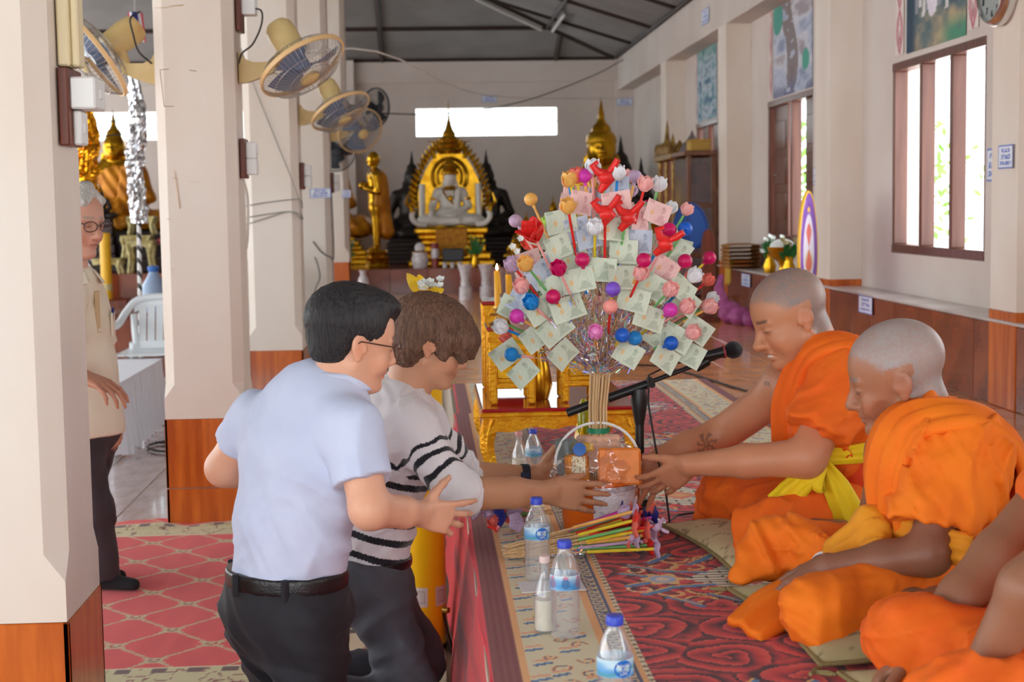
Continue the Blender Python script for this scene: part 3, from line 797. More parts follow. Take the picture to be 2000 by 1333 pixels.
# red lattice carpet on the lower floor
def lattice(x, y):
    c = np.tile(np.array(s2l(232,74,76)), (len(x),1)); c = mixc(c, np.array(s2l(220,62,68)), .5+.5*vnoise(np.c_[x*30,y*4,x*0],3))
    u = (x+.992)/.148; v = (y-5.394)/.167; CR = np.array(s2l(206,186,146))
    p = (u+v)/2; q = (u-v)/2; dp = np.abs(p-np.round(p)); dq = np.abs(q-np.round(q)); pn = np.round(p); qn = np.round(q)
    wob = .003*np.sin(p*2*PI*2); ln = (np.abs(dp+wob) < .024) | (np.abs(dq+wob) < .024)
    c[ln] = CR
    un = u-(pn+qn); vn = v-(pn-qn); d = np.hypot(un*.9, vn*1.1)
    knot = (np.abs(d-.15) < .035) | (d < .05) | ((np.abs(np.abs(vn)-.1-.12*np.abs(un)) < .03) & (np.abs(un) < .27)) ; c[knot] = CR
    inn = (np.abs(d-.09) < .018); c[inn] = s2l(150,80,70)
    # borders at far and near ends
    for (a, b) in ((6.36,6.59),(4.28,4.485)):
        k = (y > a) & (y < b); cc = np.tile(np.array(s2l(212,204,160)), (len(x),1)); n = fbm(np.c_[x*14, y*18, x*0], 12, 3)
        cc[(np.abs(n) < .1)] = s2l(150,96,88); e = k & ((np.abs(y-a) < .012) | (np.abs(y-b) < .012)); c[k] = cc[k]; c[e] = s2l(226,218,180)
        kd = k & (np.abs(y-(b-.035)) < .02) & (np.sin(x*60) > .2); c[kd] = s2l(110,80,80)
    k = x > -.36; cc = np.tile(np.array(s2l(208,198,168)), (len(x),1)); n = fbm(np.c_[x*18, y*9, x*0], 31, 3); cc[np.abs(n) < .09] = s2l(176,110,90)
    cc[(np.abs(y % .42-.2) < .025)] = s2l(52,36,40); c[k] = cc[k]; c[np.abs(x+.36) < .01] = s2l(150,60,60)
    return c
nx, ny = 420, 330
xx = np.linspace(-2.3,.03,nx+1); yy = np.linspace(3.0,6.67,ny+1); X, Y = np.meshgrid(xx, yy, indexing='ij')
Yw = Y+np.where(Y > 6.55, .02*np.sin(X*14)+.012*np.sin(X*31), 0)
Z = .006+.003*fbm(np.stack([X*2,Y*2,X*0],-1), 4, 2)+np.where(Y > 6.5, .008*np.abs(np.sin(X*9)), 0)
i, j = np.meshgrid(np.arange(nx), np.arange(ny), indexing='ij'); a = i*(ny+1)+j
O('hall_carpet', (np.stack([X,Yw,Z],-1).reshape(-1,3), np.stack([a,a+ny+1,a+ny+2,a+1],-1).reshape(-1,4), lattice(X.ravel(), Y.ravel())), FABP, base=(-1,5,0), label='red carpet with cream rope lattice and floral border on the lower floor', cat='carpet')

# ------------------------------------------------------------------ low gold table and altar tables
RZ = HS+.008
def carved_apron(mb, a, b, z0, z1, y, th, n=26, amp=.03):
    """wavy lower edge between x=a and b on plane y"""
    o = [(a,z1),(a,z0)]+[(a+(b-a)*t, z0+amp*(1-abs(2*t-1)**3)+.006*math.sin(t*24)) for t in np.linspace(.06,.94,n)]+[(b,z0),(b,z1)]
    o = np.array(o)[::-1]; R = np.array([[1,0,0],[0,0,-1],[0,1,0]], float)
    mb.prism(o, th, (0,y,0), R)
def low_table(x0, x1, y0, y1, z0, z1, name, label, carve=.05):
    t = T(name, label, 'table', ((x0+x1)/2,(y0+y1)/2,z0))
    O('top', MB().bb((x0-.006,y0-.01,z1-.022), (x1+.006,y1+.01,z1), .006), REDG, t)
    O('rim', MB().bb((x0-.01,y0-.014,z1-.03), (x1+.01,y1+.014,z1-.012), .005), GOLDP, t)
    m1 = MB(); carved_apron(m1, x0, x1, z1-.1, z1-.03, y0+.008, .016); O('apron', m1, GOLDP, t, smooth=False)
    m1 = MB(); carved_apron(m1, x0, x1, z1-.1, z1-.03, y1-.008, .016); O('apron', m1, GOLDP, t, smooth=False)
    for x in (x0+.008, x1-.008): O('side_panel', MB().bb((x-.007,y0+.02,z1-.1), (x+.007,y1-.02,z1-.03)), REDG, t)
    for x in (x0, x1):
        for y in (y0+.03, y1-.03):
            s = 1 if x == x0 else -1
            zz = np.linspace(0,1,8); p = [(x+s*(.03-.018*math.sin(q*PI)+.008*(q-.5)), y, z0+(z1-.035-z0)*q) for q in zz]
            O('leg', MB().tube(p, [.024+.012*q for q in zz], 6), GOLDP, t)
    return t
low_table(.18,.71,5.24,6.0,RZ,.655,'altar_table','low gold table with wavy carved apron and red glossy top on the rose rug')
def tall_table(x0, x1, y0, y1, z0, z1, label):
    t = T('altar_stand', label, 'stand', ((x0+x1)/2,(y0+y1)/2,z0))
    O('top', MB().bb((x0-.004,y0-.004,z1-.014), (x1+.004,y1+.004,z1), .003), REDG, t)
    O('rim', MB().bb((x0,y0,z1-.055), (x1,y0+.012,z1-.014), .003), GOLDP, t); O('rim', MB().bb((x0,y1-.012,z1-.055), (x1,y1,z1-.014), .003), GOLDP, t)
    m1 = MB(); carved_apron(m1, x0+.02, x1-.02, z1-.1, z1-.055, y0+.008, .012, amp=.02); O('apron', m1, GOLDP, t, smooth=False)
    O('drawer_panel', MB().bb((x0+.03,y0+.012,z0+.09), (x1-.03,y0+.02,z0+.14), .003), GOLD, t)
    O('panel', MB().bb((x0+.02,y0+.02,z0+.07), (x1-.02,y0+.026,z1-.06)), GOLDP, t)
    O('panel', MB().bb((x0+.02,y1-.03,z0+.04), (x1-.02,y1-.024,z1-.06)), REDG, t)
    for y in (y0+.012, y1-.012): O('stretcher', MB().bb((x0+.01,y-.008,z0+.055), (x1-.01,y+.008,z0+.078), .004), GOLDP, t)
    for x in (x0+.016, x1-.016):
        for y in (y0+.014, y1-.014): O('leg', MB().bb((x-.015,y-.013,z0), (x+.015,y+.013,z1-.014), .006), GOLDP, t)
    return t
TZ = .656
tall_table(.205,.37,5.33,5.56,TZ,.93,'carved gold stand carrying the two lit yellow candles')
tall_table(.2,.40,5.66,5.9,TZ,1.0,'taller carved gold stand set behind the candle stand on the low table')
tall_table(.46,.6,5.36,5.56,TZ,.86,'small carved gold stand behind the money tree')
WAX = M('yellow_wax', s2l(246,180,20), .4, sss=.2); BRASS = M('brass', s2l(190,156,84), .28, .9)
FLAME = M('flame', (1,.75,.35), .5, emit=(1,.72,.3), es=14)
def candle(x, y, z0, h, lab, lit):
    t = T('candlestick', lab, 'candle', (x,y,z0))
    O('holder', MB().lathe([(.03,0),(.032,.005),(.012,.014),(.007,.03),(.026,.034),(.028,.038),(.008,.042),(.012,.05),(.015,.058),(.014,.064)], (x,y,z0), n=20), BRASS, t)
    c = O('candle', MB().lathe([(.0095,.058),(.0095,.058+h-.003),(.007,.058+h),(.001,.058+h-.004)], (x,y,z0), n=14), WAX, t)
    rs = random.Random(int(x*1000))
    for k in range(3):
        a = -.4+.6*k; zt = z0+.058+h-rs.uniform(0,.02); l = h*rs.uniform(.3,.6)
        O('wax_drip', MB().tube([(x+.0095*math.cos(a), y+.0095*math.sin(a), zt), (x+.012*math.cos(a), y+.012*math.sin(a), zt-l*.6), (x+.012*math.cos(a), y+.012*math.sin(a), zt-l)], [.002,.003,.0042], 6), WAX, c)
    zt = z0+.058+h
    O('wick', MB().tube([(x,y,zt-.006),(x+.001,y,zt+.006)], .0012, 5), BLACKP, t)
    if lit: O('flame', MB().lathe([(.0005,0),(.0035,.004),(.0048,.009),(.003,.017),(.0003,.025)], (x+.001,y,zt+.001), n=12), FLAME, t)
candle(.243,5.42,.932,.132,'lit tall yellow candle in a brass holder on the gold stand',True)
candle(.284,5.44,.932,.118,'yellow candle with thick wax drips beside the lit one',False)
for k in range(2):
    a = V(.268+.012*k,5.47,.932); O('incense_stick', MB().tube([a, a+V(-.012+.012*k,0,.21)], .0017, 6), M('incense', s2l(150,110,70), .8), base=a, label=['thin brown incense stick leaning towards the lit candle','thin brown incense stick standing beside the dripping candle'][k], cat='incense', group='incense sticks')

# flower arrangement behind the tree
GREEN = M('leaf_green', s2l(46,110,52), .45); LIME = M('lime_petal', s2l(176,214,84), .5); TUL = M('tulip_red', s2l(240,84,70), .45, sss=.2); WHF = M('white_petal', s2l(236,240,236), .6)
fa = T('flower_arrangement', 'bouquet with coral tulip, lime lotus and white sprays in a gold vase', 'flowers', (.39,5.48,TZ))
O('vase', MB().lathe([(.035,0),(.05,.05),(.04,.12),(.022,.18),(.03,.22)], (.39,5.48,TZ+.0)), GOLD, fa)
def petal(mb, c, d, up, l, w, cup=.3, n=5, m_=4):
    d = nrm(d); side = nrm(np.cross(d, up)); u2 = np.cross(side, d)
    def fn(u, v):
        ww = w*np.sin(PI*np.clip(u*.92+.06,0,1))**.8*(v-.5)*2; cu = cup*l*(u**2)
        p = [c[i]+d[i]*u*l+side[i]*ww+u2[i]*(cu+.6*np.abs(v-.5)**2*w*4*.3) for i in range(3)]; return p
    mb.sheet(fn, n, m_, .0012)
def bloom(par, name, c, mt, n, l, w, tilt=.9, cup=.25, ax=(0,-.3,1), ph=0):
    ax = nrm(ax); a = nrm(np.cross(ax, V(1,.2,.1))); b = np.cross(ax, a); mb = MB()
    for k in range(n):
        an = 2*PI*k/n+ph; r = math.cos(an)*a+math.sin(an)*b; petal(mb, np.asarray(c, float), r*math.cos(tilt)+ax*math.sin(tilt), ax, l, w, cup)
    return O(name, mb, mt, par)
tc = (.385,5.4,1.19)
st = O('stem', MB().tube([(.39,5.48,TZ+.15),(.4,5.45,1.0),(.395,5.42,1.14),tc], .006, 7), GREEN, fa)
bloom(fa, 'tulip', tc, TUL, 3, .085, .036, 1.15, .05, (-.2,-.4,1)); bloom(fa, 'tulip_petal', tc, TUL, 3, .08, .034, .35, .3, (-.2,-.4,1), .5)
O('stem', MB().tube([(.39,5.48,TZ+.15),(.41,5.52,1.1),(.44,5.52,1.24)], .006, 7), GREEN, fa)
bloom(fa, 'lotus', (.44,5.52,1.23), LIME, 8, .085, .03, .6, .1, (0,-.2,1)); bloom(fa, 'lotus', (.44,5.52,1.235), LIME, 6, .08, .028, 1.1, .05, (0,-.2,1), .4)
for k in range(26):
    q = V(.33+RNG.uniform(-.03,.05), 5.42+RNG.uniform(-.04,.04), 1.15+RNG.uniform(-.09,.12)); 
    if k > 14: q = V(.43+RNG.uniform(-.05,.07),5.44,1.2+RNG.uniform(-.08,.06))
    bloom(fa, 'small_flower', q, WHF, 5, .017, .007, .5, .1, (RNG.uniform(-.5,.5),-1,.4))
for (x, z, dx) in ((.34,1.25,-.05),(.43,1.1,.06),(.37,1.05,-.06),(.36,1.0,.05),(.46,1.15,.1)):
    mb = MB(); petal(mb, V(.4,5.44,z-.1), V(dx,-.02,.12), V(0,-1,.2), .15, .022, .25, 8); O('leaf', mb, GREEN, fa)
lf = MB().tube([(.39,5.4,1.02),(.395,5.38,1.1),(.42,5.37,1.16),(.46,5.37,1.175)], [.004,.008,.009,.003], 8); O('leaf', lf, GREEN, fa)

# ------------------------------------------------------------------ offering bucket
ORG = M('orange_plastic', s2l(240,112,20), .35); PAPERW = M('white_paper', s2l(226,224,228), .7)
BX, BYY = .452, 4.15
ob = T('offering_bucket', 'orange offering bucket with white leaflet and goods under clear plastic wrap, held between the hands', 'bucket', (BX,BYY,RZ))
O('bucket', MB().lathe([(.09,0),(.092,.004),(.107,.135),(.112,.138),(.112,.146),(.106,.146),(.104,.138),(.088,.01)], (BX,BYY,RZ), n=48), ORG, ob)
def leaflet(u, v):
    c = np.tile(np.array(s2l(228,226,232)), (len(u),1)); rows = (np.floor(v*26)); on = ((v*26) % 1 < .45) & (vnoise(np.c_[u*40, rows*3.1, u*0], 2) > -.2) & (u > .08) & (u < .94) & ((rows % 9) != 4)
    return mixc(c, s2l(150,150,176), on*.7)
def on_cyl(cx, cy, r, a0, a1, z0, z1, nx, ny, fn, taper=0.):
    u, v = np.meshgrid(np.linspace(0,1,nx+1), np.linspace(0,1,ny+1), indexing='ij'); an = a0+(a1-a0)*u; rr = r+taper*v
    p = np.stack([cx+rr*np.cos(an), cy+rr*np.sin(an), z0+(z1-z0)*v], -1)
    i, j = np.meshgrid(np.arange(nx), np.arange(ny), indexing='ij'); a = i*(ny+1)+j
    return p.reshape(-1,3), np.stack([a,a+ny+1,a+ny+2,a+1],-1).reshape(-1,4), np.clip(fn(u.ravel(), v.ravel()), 0, 1)
O('leaflet', on_cyl(BX,BYY,.0935,math.radians(258),math.radians(357),RZ+.008,RZ+.134,60,80,leaflet,.0145), PRINT, ob)
CLEAR, nt, b_ = nodes('clear_wrap')
tr = N(nt, 'ShaderNodeBsdfTransparent'); gl = N(nt, 'ShaderNodeBsdfGlossy'); gl.inputs['Roughness'].default_value = .12; gl.inputs['Color'].default_value = (.95,.96,1,1)
mx = N(nt, 'ShaderNodeMixShader'); lw = N(nt, 'ShaderNodeLayerWeight'); lw.inputs[0].default_value = .25
ma = N(nt, 'ShaderNodeMath', operation='MULTIPLY_ADD'); ma.inputs[1].default_value = .6; ma.inputs[2].default_value = .1; L(nt, lw.outputs['Facing'], ma.inputs[0]); L(nt, ma.outputs[0], mx.inputs[0])
L(nt, tr.outputs[0], mx.inputs[1]); L(nt, gl.outputs[0], mx.inputs[2]); L(nt, mx.outputs[0], nt.nodes['Material Output'].inputs[0])
# crumpled wrap dome
def wrapfn(u, v):
    an = 2*PI*u; z = .115+.14*v; r = np.where(v < .15, .112+v*.06, .122*np.cos(np.clip((v-.35)/.65,0,1)*1.15)); r = np.maximum(r, .05)
    nz = .006*np.sin(an*9+v*7)+.005*np.sin(an*17-v*12+2*np.sin(an*3))+.004*np.sin(an*5+v*25)
    return [BX+(r+nz)*np.cos(an), BYY+(r+nz)*np.sin(an), RZ+z+.004*np.sin(an*13)]
O('plastic_wrap', MB().sheet(wrapfn, 90, 24), CLEAR, ob)
GOODS = [('robe_pack', (.505,4.078,RZ+.187), (.058,.018,.05), s2l(244,140,60), -.1), ('goods_box', (.392,4.09,RZ+.18), (.03,.02,.04), s2l(236,150,50), .3), ('goods_box', (.41,4.11,RZ+.236), (.028,.02,.012), s2l(240,190,60), .1), ('soap_box', (.37,4.14,RZ+.205), (.02,.03,.05), s2l(120,130,130), .5), ('goods_box', (.46,4.17,RZ+.21), (.05,.05,.05), s2l(228,180,150), .2)]
for n_, c_, h_, cl, rz in GOODS: O(n_, MB().box(c_, h_, euler(x=-.12,z=rz), .006), M(n_+str(cl[0])[:5], cl, .5, col2=tuple(q*.85 for q in cl), vs=30), ob)
O('goods_label', painted((.375,4.062,RZ+.175), ((.036,-.012,.0),(0,.004,.045)), 24, 24, lambda u, v: mixc(np.tile(np.array(s2l(230,220,190)), (len(u),1)), s2l(180,120,60), (vnoise(np.c_[u*12,v*12,u*0],4) > .2)*.8)), PRINT, ob)
O('blue_cap', MB().lathe([(.016,0),(.018,.004),(.018,.016),(.0,.018)], (.395,4.06,RZ+.236), euler(x=1.2), 16), M('cap_blue', s2l(60,110,190), .4), ob)
hb = [(BX-.115*math.cos(t), BYY-.02, RZ+.19+.11*math.sin(t)) for t in np.linspace(0,PI,20)]
O('handle', MB().tube(hb, .004, 8), WHITEP, ob)

# ------------------------------------------------------------------ money tree
PAL = dict(apricot=(248,186,96), red=(236,44,40), white=(238,238,242), magenta=(220,60,180), coral=(242,110,96), pink=(250,176,172), crimson=(206,10,96), purple=(128,84,206), coralpink=(250,160,150), blue=(20,96,206), lilac=(200,170,200), sky=(24,140,220), pinkswirl=(248,150,214), green=(120,190,110), yellow=(232,206,50), navy=(40,50,140))
def flower_mat(c): return M('flower_'+c, s2l(*PAL[c]), .4, col2=tuple(q*.82 for q in s2l(*PAL[c])), vs=40, sss=.15)
BAMB = M('bamboo_stick', s2l(222,190,146), .6, col2=s2l(200,160,110), vs=20, stretch=(8,8,.5))
mt_ = T('money_tree', 'money tree of banknotes and balloon flowers on tied bamboo sticks in the orange bucket', 'money tree', (BX,BYY,RZ+.2))
base = V(BX+.004,BYY,.70); crown = V(BX+.012,BYY,.90)
bund = [] 
for k in range(30):
    a = k*2.39996; r = .026*math.sqrt((k+.5)/30); o_ = V(r*math.cos(a), r*math.sin(a), 0)
    O('stick', MB().tube([base+o_-V(0,0,.1), base+o_*1.0+V(0,0,.1), crown+o_*1.15], .0032, 6), BAMB, mt_)
for z, c in ((.735,'band_green'),(.905,'band_blue')):
    O('tie_band', MB().lathe([(.029,-.007),(.0315,-.007),(.0315,.007),(.029,.007)], (BX+.004+(z-.7)*.05,BYY,z), n=24, cap=False), M(c, s2l(30,130,90) if 'green' in c else s2l(70,170,214), .4), mt_)
def tip_mesh(kind):
    mb = MB()
    if kind == 'b':
        mb.ell((0,0,0), (.0165,.0165,.016), n=16, m=10); mb.lathe([(.0045,-.022),(.004,-.014)], n=8); mb.ell((.0,-.0155,.004), (.004,.002,.004), n=8, m=6)
    elif kind == 'r':
        mb.ell((0,0,-.001), (.0135,.0135,.014), n=12, m=8)
        for k in range(5):
            an = k*1.2566; petal(mb, V(.008*math.cos(an),.008*math.sin(an),-.013), V(.3*math.cos(an),.3*math.sin(an),1), V(-math.cos(an),-math.sin(an),.3), .029, .0145, .12, 5, 4)
    elif kind == 'x':
        mb.tube([(-.012,0,.03),(-.022,0,.022),(-.012,-.004,.01),(.004,0,.006),(.012,0,-.004),(.0,.004,-.018),(-.008,0,-.03)], [.004,.007,.0085,.009,.0095,.009,.006], 9)
        mb.tube([(.004,0,.004),(.018,0,.02),(.026,0,.034)], [.005,.007,.006], 9); mb.ell((.002,-.006,0), (.014,.011,.012))
    else:
        for k in range(6):
            an = k*PI/3; petal(mb, V(0,0,-.02), V((.3+.35*(k%2))*math.cos(an),(.3+.35*(k%2))*math.sin(an),1), V(-math.cos(an),-math.sin(an),.3), .05, .02, -.1, 6, 4)
    return mb
def aim(d):
    d = nrm(d); a = V(0,1,0); x = nrm(np.cross(a, d)); y = np.cross(d, x); return np.stack([x,y,d],1)
STRAWC = ['yellow','red','green','sky','pink','apricot']
rs = random.Random(5)
allt = list(TIPS)
for k in range(34):   # the far side of the crown
    a = rs.uniform(0,PI); e = rs.uniform(-.55,1.3); p = V(.475+.3*math.cos(a)*math.cos(e), 4.16+.26*math.sin(a)*math.cos(e), 1.13+.32*math.sin(e)*.95)
    allt.append((*p, rs.choice('brr'), rs.choice(['pink','white','crimson','blue','coral','lilac','apricot'])))
tipcache = {}
def tinsel_chips(pts_, n, seed, sz=.006):
    r = np.random.default_rng(seed); pts_ = np.asarray(pts_); k = len(pts_); vs = []; fs = []; cs = []
    pal_ = [s2l(*c) for c in ((240,240,246),(110,130,214),(240,170,110),(226,120,150),(160,214,170),(240,240,248),(236,236,246),(190,170,220))]
    for i in range(n):
        t = r.random()*(k-1); j = min(int(t), k-2); p = pts_[j]+(t-j)*(pts_[j+1]-pts_[j])+r.normal(0, .006, 3)
        d = nrm(nrm(pts_[j+1]-pts_[j])*1.1+r.normal(0,.55,3)); e = nrm(np.cross(d, r.normal(0,1,3))); q = [p-d*sz-e*sz*.16, p+d*sz-e*sz*.16, p+d*sz+e*sz*.16, p-d*sz+e*sz*.16]
        o = len(vs); vs += q; fs.append((o,o+1,o+2,o+3)); cs += [pal_[r.integers(len(pal_))]]*4
    return np.array(vs), np.array(fs), np.array(cs)
TINS = M('tinsel', (1,1,1), .25, .35, vc=True)
for n_, (x, y, z, kind, c) in enumerate(allt):
    tip = V(x,y,z); a = n_*2.4; o_ = V(.016*math.cos(a), .016*math.sin(a), 0); s0 = crown+o_-V(0,0,.02)
    d = nrm(tip-s0); mid = (s0+tip)/2+V(0,0,.015); path = [s0, s0*.6+mid*.4, mid, tip-d*.012]
    sk = O('stick', MB().tube(path, .0018, 6), BAMB, mt_)
    l = rs.uniform(.2,.45); w0 = tip-d*.012; w1 = tip-(tip-mid)*min(1, l*2)
    O('straw', MB().tube([w1, w0], .0036, 8), flower_mat(STRAWC[n_ % 6]), sk)
    Rm = aim(d); fl = tip_mesh(kind); sc_ = (1.2 if kind == 'b' else 1.36) if n_ < len(TIPS) else 1.15; fl.xf(Rm*sc_, tip+d*.006)
    O({'b':'ball','r':'rosebud','x':'twisted_balloon','t':'tulip'}[kind], fl, flower_mat(c), sk)
    tv = tinsel_chips([s0+d*.03, mid, mid*.5+tip*.5], 60, n_, .008); O('tinsel', tv, TINS, sk, kind='stuff', smooth=False)
NOTE = M('banknote', (1,1,1), .7, vc=True)
def note_col(kind):
    base_ = {'g':(208,218,198),'p':(244,206,200),'b':(204,216,232)}[kind]; ink = {'g':(110,130,104),'p':(176,96,110),'b':(76,100,150)}[kind]
    def fn(u, v):
        c = np.tile(np.array(s2l(*base_)), (len(u),1)); n = fbm(np.c_[u*2.2,v*1.4,u*0], ord(kind), 2)
        c = mixc(c, s2l(*ink), np.clip(n,0,1)*.16+.07*(np.sin(u*34+5*np.sin(v*7)) > .3))
        # portrait oval, seal and frame marks
        d = ((u-.68)/.15)**2+((v-.52)/.34)**2; hd = (u-.7)**2/.0052+(v-.66)**2/.024 < 1; c = mixc(c, s2l(*ink), hd*.3); c = mixc(c, s2l(*ink), (((u-.7)**2/.0058+(v-.74)**2/.018 < 1) & (v > .72))*.35); c = mixc(c, s2l(*ink), ((np.abs(u-.7) < .07+.42*(.46-v)) & (v < .46) & (v > .08))*.34); c = mixc(c, s2l(*ink), ((np.abs(v-.1) < .02) & (u > .1) & (u < .5))*.3)
        c = mixc(c, s2l(232,170,70), (((u-.3)/.06)**2+((v-.45)/.13)**2 < 1)*.6)
        return mixc(c, s2l(*ink), ((v > .86) & (u < .3) & (u > .06))*.4)
    return fn
ncache = {}
def note_mesh(kind, w, seed):
    key = (kind, round(w,3), seed)
    if key in ncache: return ncache[key]
    v, f, c = painted((-w/2,0,-.034), ((w*.92,0,0),(0,0,.062)), 26, 16, note_col(kind))
    r = np.random.default_rng(seed); a1, a2, a3 = r.uniform(-.25,.25,3)
    v = v.copy(); v[:,1] += a1*v[:,0]*v[:,2]*10+(a2*.9)*(v[:,0]**2)*9+a3*(v[:,2]**2)*8+.003*np.sin(v[:,0]*70+seed)
    v2 = v.copy(); v2[:,1] += .0008; k = len(v)
    me = mkmesh('banknote', np.r_[v,v2], np.r_[f, f[:,::-1]+k], True, 180, np.r_[c,c]); me.materials.append(NOTE); ncache[key] = me; return me
alln = list(NOTES)
for k in range(40):
    a = rs.uniform(0,PI); e = rs.uniform(-.45,1.2); q = rs.uniform(.55,.9); p = V(.475+.29*q*math.cos(a)*math.cos(e), 4.17+.25*q*math.sin(a)*math.cos(e), 1.12+.31*q*math.sin(e))
    alln.append((*p, int(90-math.degrees(a)) if False else int((p[0]-.475)*110), rs.choice('gggpb'), rs.choice((.08,.09,.1))))
for k, (x, y, z, ang, kind, w) in enumerate(alln):
    o = bpy.data.objects.new('banknote', note_mesh(kind, w, k % 4)); COL.objects.link(o); o.parent = mt_
    o.location = tuple(V(x,y,z)-wloc(mt_)); o.rotation_euler = (rs.uniform(-.25,.15), math.radians(ang+rs.uniform(-6,6)), rs.uniform(-.5,.5)+(PI if k >= len(NOTES) and rs.random() < .6 else 0))
for k in range(10):
    a = k*.628; e0 = crown+V(.02*math.cos(a),.02*math.sin(a),-.02); e1 = e0+V(.17*math.cos(a),.15*math.sin(a),.10+.04*(k%3))
    tv = tinsel_chips([e0+V(0,0,.03),(e0+e1)/2+V(0,0,.015),e1], 110, 100+k, .011); O('tinsel', tv, TINS, mt_, kind='stuff', smooth=False)

# ------------------------------------------------------------------ bottles
PET, nt, b_ = nodes('clear_pet')
tr = N(nt, 'ShaderNodeBsdfTransparent'); tr.inputs[0].default_value = (.93,.95,.97,1); gl = N(nt, 'ShaderNodeBsdfGlossy'); gl.inputs['Roughness'].default_value = .06; df = N(nt, 'ShaderNodeBsdfDiffuse'); df.inputs[0].default_value = (.9,.92,.95,1)
m1_ = N(nt, 'ShaderNodeMixShader'); m2_ = N(nt, 'ShaderNodeMixShader'); lw = N(nt, 'ShaderNodeLayerWeight'); lw.inputs[0].default_value = .35; ma = N(nt, 'ShaderNodeMath', operation='MULTIPLY_ADD'); ma.inputs[1].default_value = .55; ma.inputs[2].default_value = .07
L(nt, lw.outputs['Facing'], ma.inputs[0]); L(nt, ma.outputs[0], m1_.inputs[0]); L(nt, tr.outputs[0], m1_.inputs[1]); L(nt, gl.outputs[0], m1_.inputs[2]); m2_.inputs[0].default_value = .13; L(nt, m1_.outputs[0], m2_.inputs[1]); L(nt, df.outputs[0], m2_.inputs[2]); L(nt, m2_.outputs[0], nt.nodes['Material Output'].inputs[0])
BLUEC = M('blue_cap', s2l(48,70,196), .35)
def bottle_label(k):
    def fn(u, v):
        c = pal(np.clip(v*.6+.25*vnoise(np.c_[u*6,v*3,u*0],k),0,.99), [s2l(70,150,214), s2l(190,222,240), s2l(232,240,246)])
        if k == 2:
            for q in range(5):
                cx = .18+q*.16; on = (((u-cx)/.05)**2+((v-.45)/.35)**2 < 1); c = mixc(c, s2l(150,120,150) if q % 2 else s2l(60,110,170), on*.8); c = mixc(c, s2l(210,60,110), (((u-cx)/.03)**2+((v-.85)/.1)**2 < 1)*.7)
        else:
            c = mixc(c, s2l(60,150,120), (np.abs(v-.3-.2*np.sin(u*12)) < .1)*.5)
        return c
    return fn
def bottle(x, y, s, k, label, rot=0.):
    z0 = RZ; t = T('water_bottle', label, 'bottle', (x,y,z0), 'clear water bottles on the rug')
    H_ = .195*s; R_ = .0295*s
    pr = [(.0,0),(R_*.75,0),(R_*.97,.004*s)]
    for q in range(9): z = .012+q*.0085; pr += [(R_*.955,z*s),(R_,(z+.0042)*s)]
    pr += [(R_*.97,.094*s),(R_,.1*s),(R_,.128*s),(R_*.97,.132*s),(R_*.86,.147*s),(R_*.58,.166*s),(R_*.44,.174*s),(R_*.43,.182*s)]
    O('body', MB().lathe(pr, (x,y,z0), n=28), PET, t)
    O('cap', MB().lathe([(.0135*s,.180*s),(.0145*s,.181*s),(.0145*s,.194*s),(.013*s,.196*s),(.0,.196*s)], (x,y,z0), n=24), BLUEC, t)
    lb = O('label', on_cyl(x,y,R_+.0006,rot-PI,rot+PI*.98,z0+.1*s,z0+.129*s,80,16,bottle_label(k)), PRINT, t)
    if k == 1:
        # blue roundel with the brand lettering
        an0 = rot+.35; n_ = 20; r_ = .0155*s
        v = [(0,0)]+[(r_*1.0*math.cos(2*PI*i/n_), .92*r_*math.sin(2*PI*i/n_)) for i in range(n_)]
        bend = lambda P, e: np.array([(x+(R_+e)*math.cos(an0+p[0]/R_), y+(R_+e)*math.sin(an0+p[0]/R_), z0+.1145*s+p[1]) for p in P])
        O('roundel', MB().add(bend(v, .0012), [(0,i+1,(i+1) % n_+1) for i in range(n_)]), M('logo_blue', s2l(30,110,200), .4), lb)
        for tx, sz, dz in (('Nestlé',.0085,.0055),('PURE',.0075,-.0015),('LIFE',.0075,-.008)):
            tv, tf = text_mesh(tx, sz*s, 0); tv = tv+V(0,dz*s,0); O('lettering', MB().add(bend(tv, .0018), tf), WHITEP, lb, smooth=False)
    return t
FR = -PI/2
bottle(.247,3.6,1.02,1,'water bottle with blue roundel label standing before the bundle of flower sticks',FR)
bottle(.270,3.11,1.04,2,'water bottle with printed figures on its label beside the small glass bottle',FR)
bottle(.302,2.52,1.04,1,'water bottle closest to the near white card and the end of the rug',FR)
bottle(.327,4.88,.9,1,'water bottle standing in front of the low gold table, seen past the watch arm',FR+1)
GLS = PET; MILK = M('milky_drink', s2l(232,222,200), .4)
def small_bottle(x, y, label, capc):
    t = T('small_bottle', label, 'bottle', (x,y,RZ)); s = .72
    O('body', MB().lathe([(0,0),(.021,0),(.024,.004),(.024,.075),(.021,.09),(.012,.115),(.0095,.125),(.0095,.15)], (x,y,RZ), n=24), GLS, t)
    O('drink', MB().lathe([(0,.003),(.0215,.004),(.0215,.068),(0,.07)], (x,y,RZ), n=20), MILK, t)
    O('cap', MB().lathe([(.011,.146),(.0115,.148),(.0115,.158),(.01,.16),(0,.16)], (x,y,RZ), n=16), capc, t)
small_bottle(.232,3.16,'small frosted glass bottle beside the printed water bottle', M('cap_pale', s2l(226,200,196), .4))
if False: small_bottle(.285,2.74,'small glass bottle tucked behind the bottle nearest the rug end', M('cap_pale', s2l(226,200,196), .4))
small_bottle(.285,4.95,'small glass bottle with pink cap before the low gold table', M('cap_pink', s2l(214,150,150), .4))
for k, (x, y, lab) in enumerate(((.275,3.53,'blank white card lying by the foot of the bottle with roundel label'),(.34,2.62,'blank white card lying under the bottle nearest the rug end'))):
    O('name_card', MB().box((x,y,RZ+.0015), (.075,.05,.001), euler(z=.05)), PAPERW, base=(x,y,RZ), label=lab, cat='card')
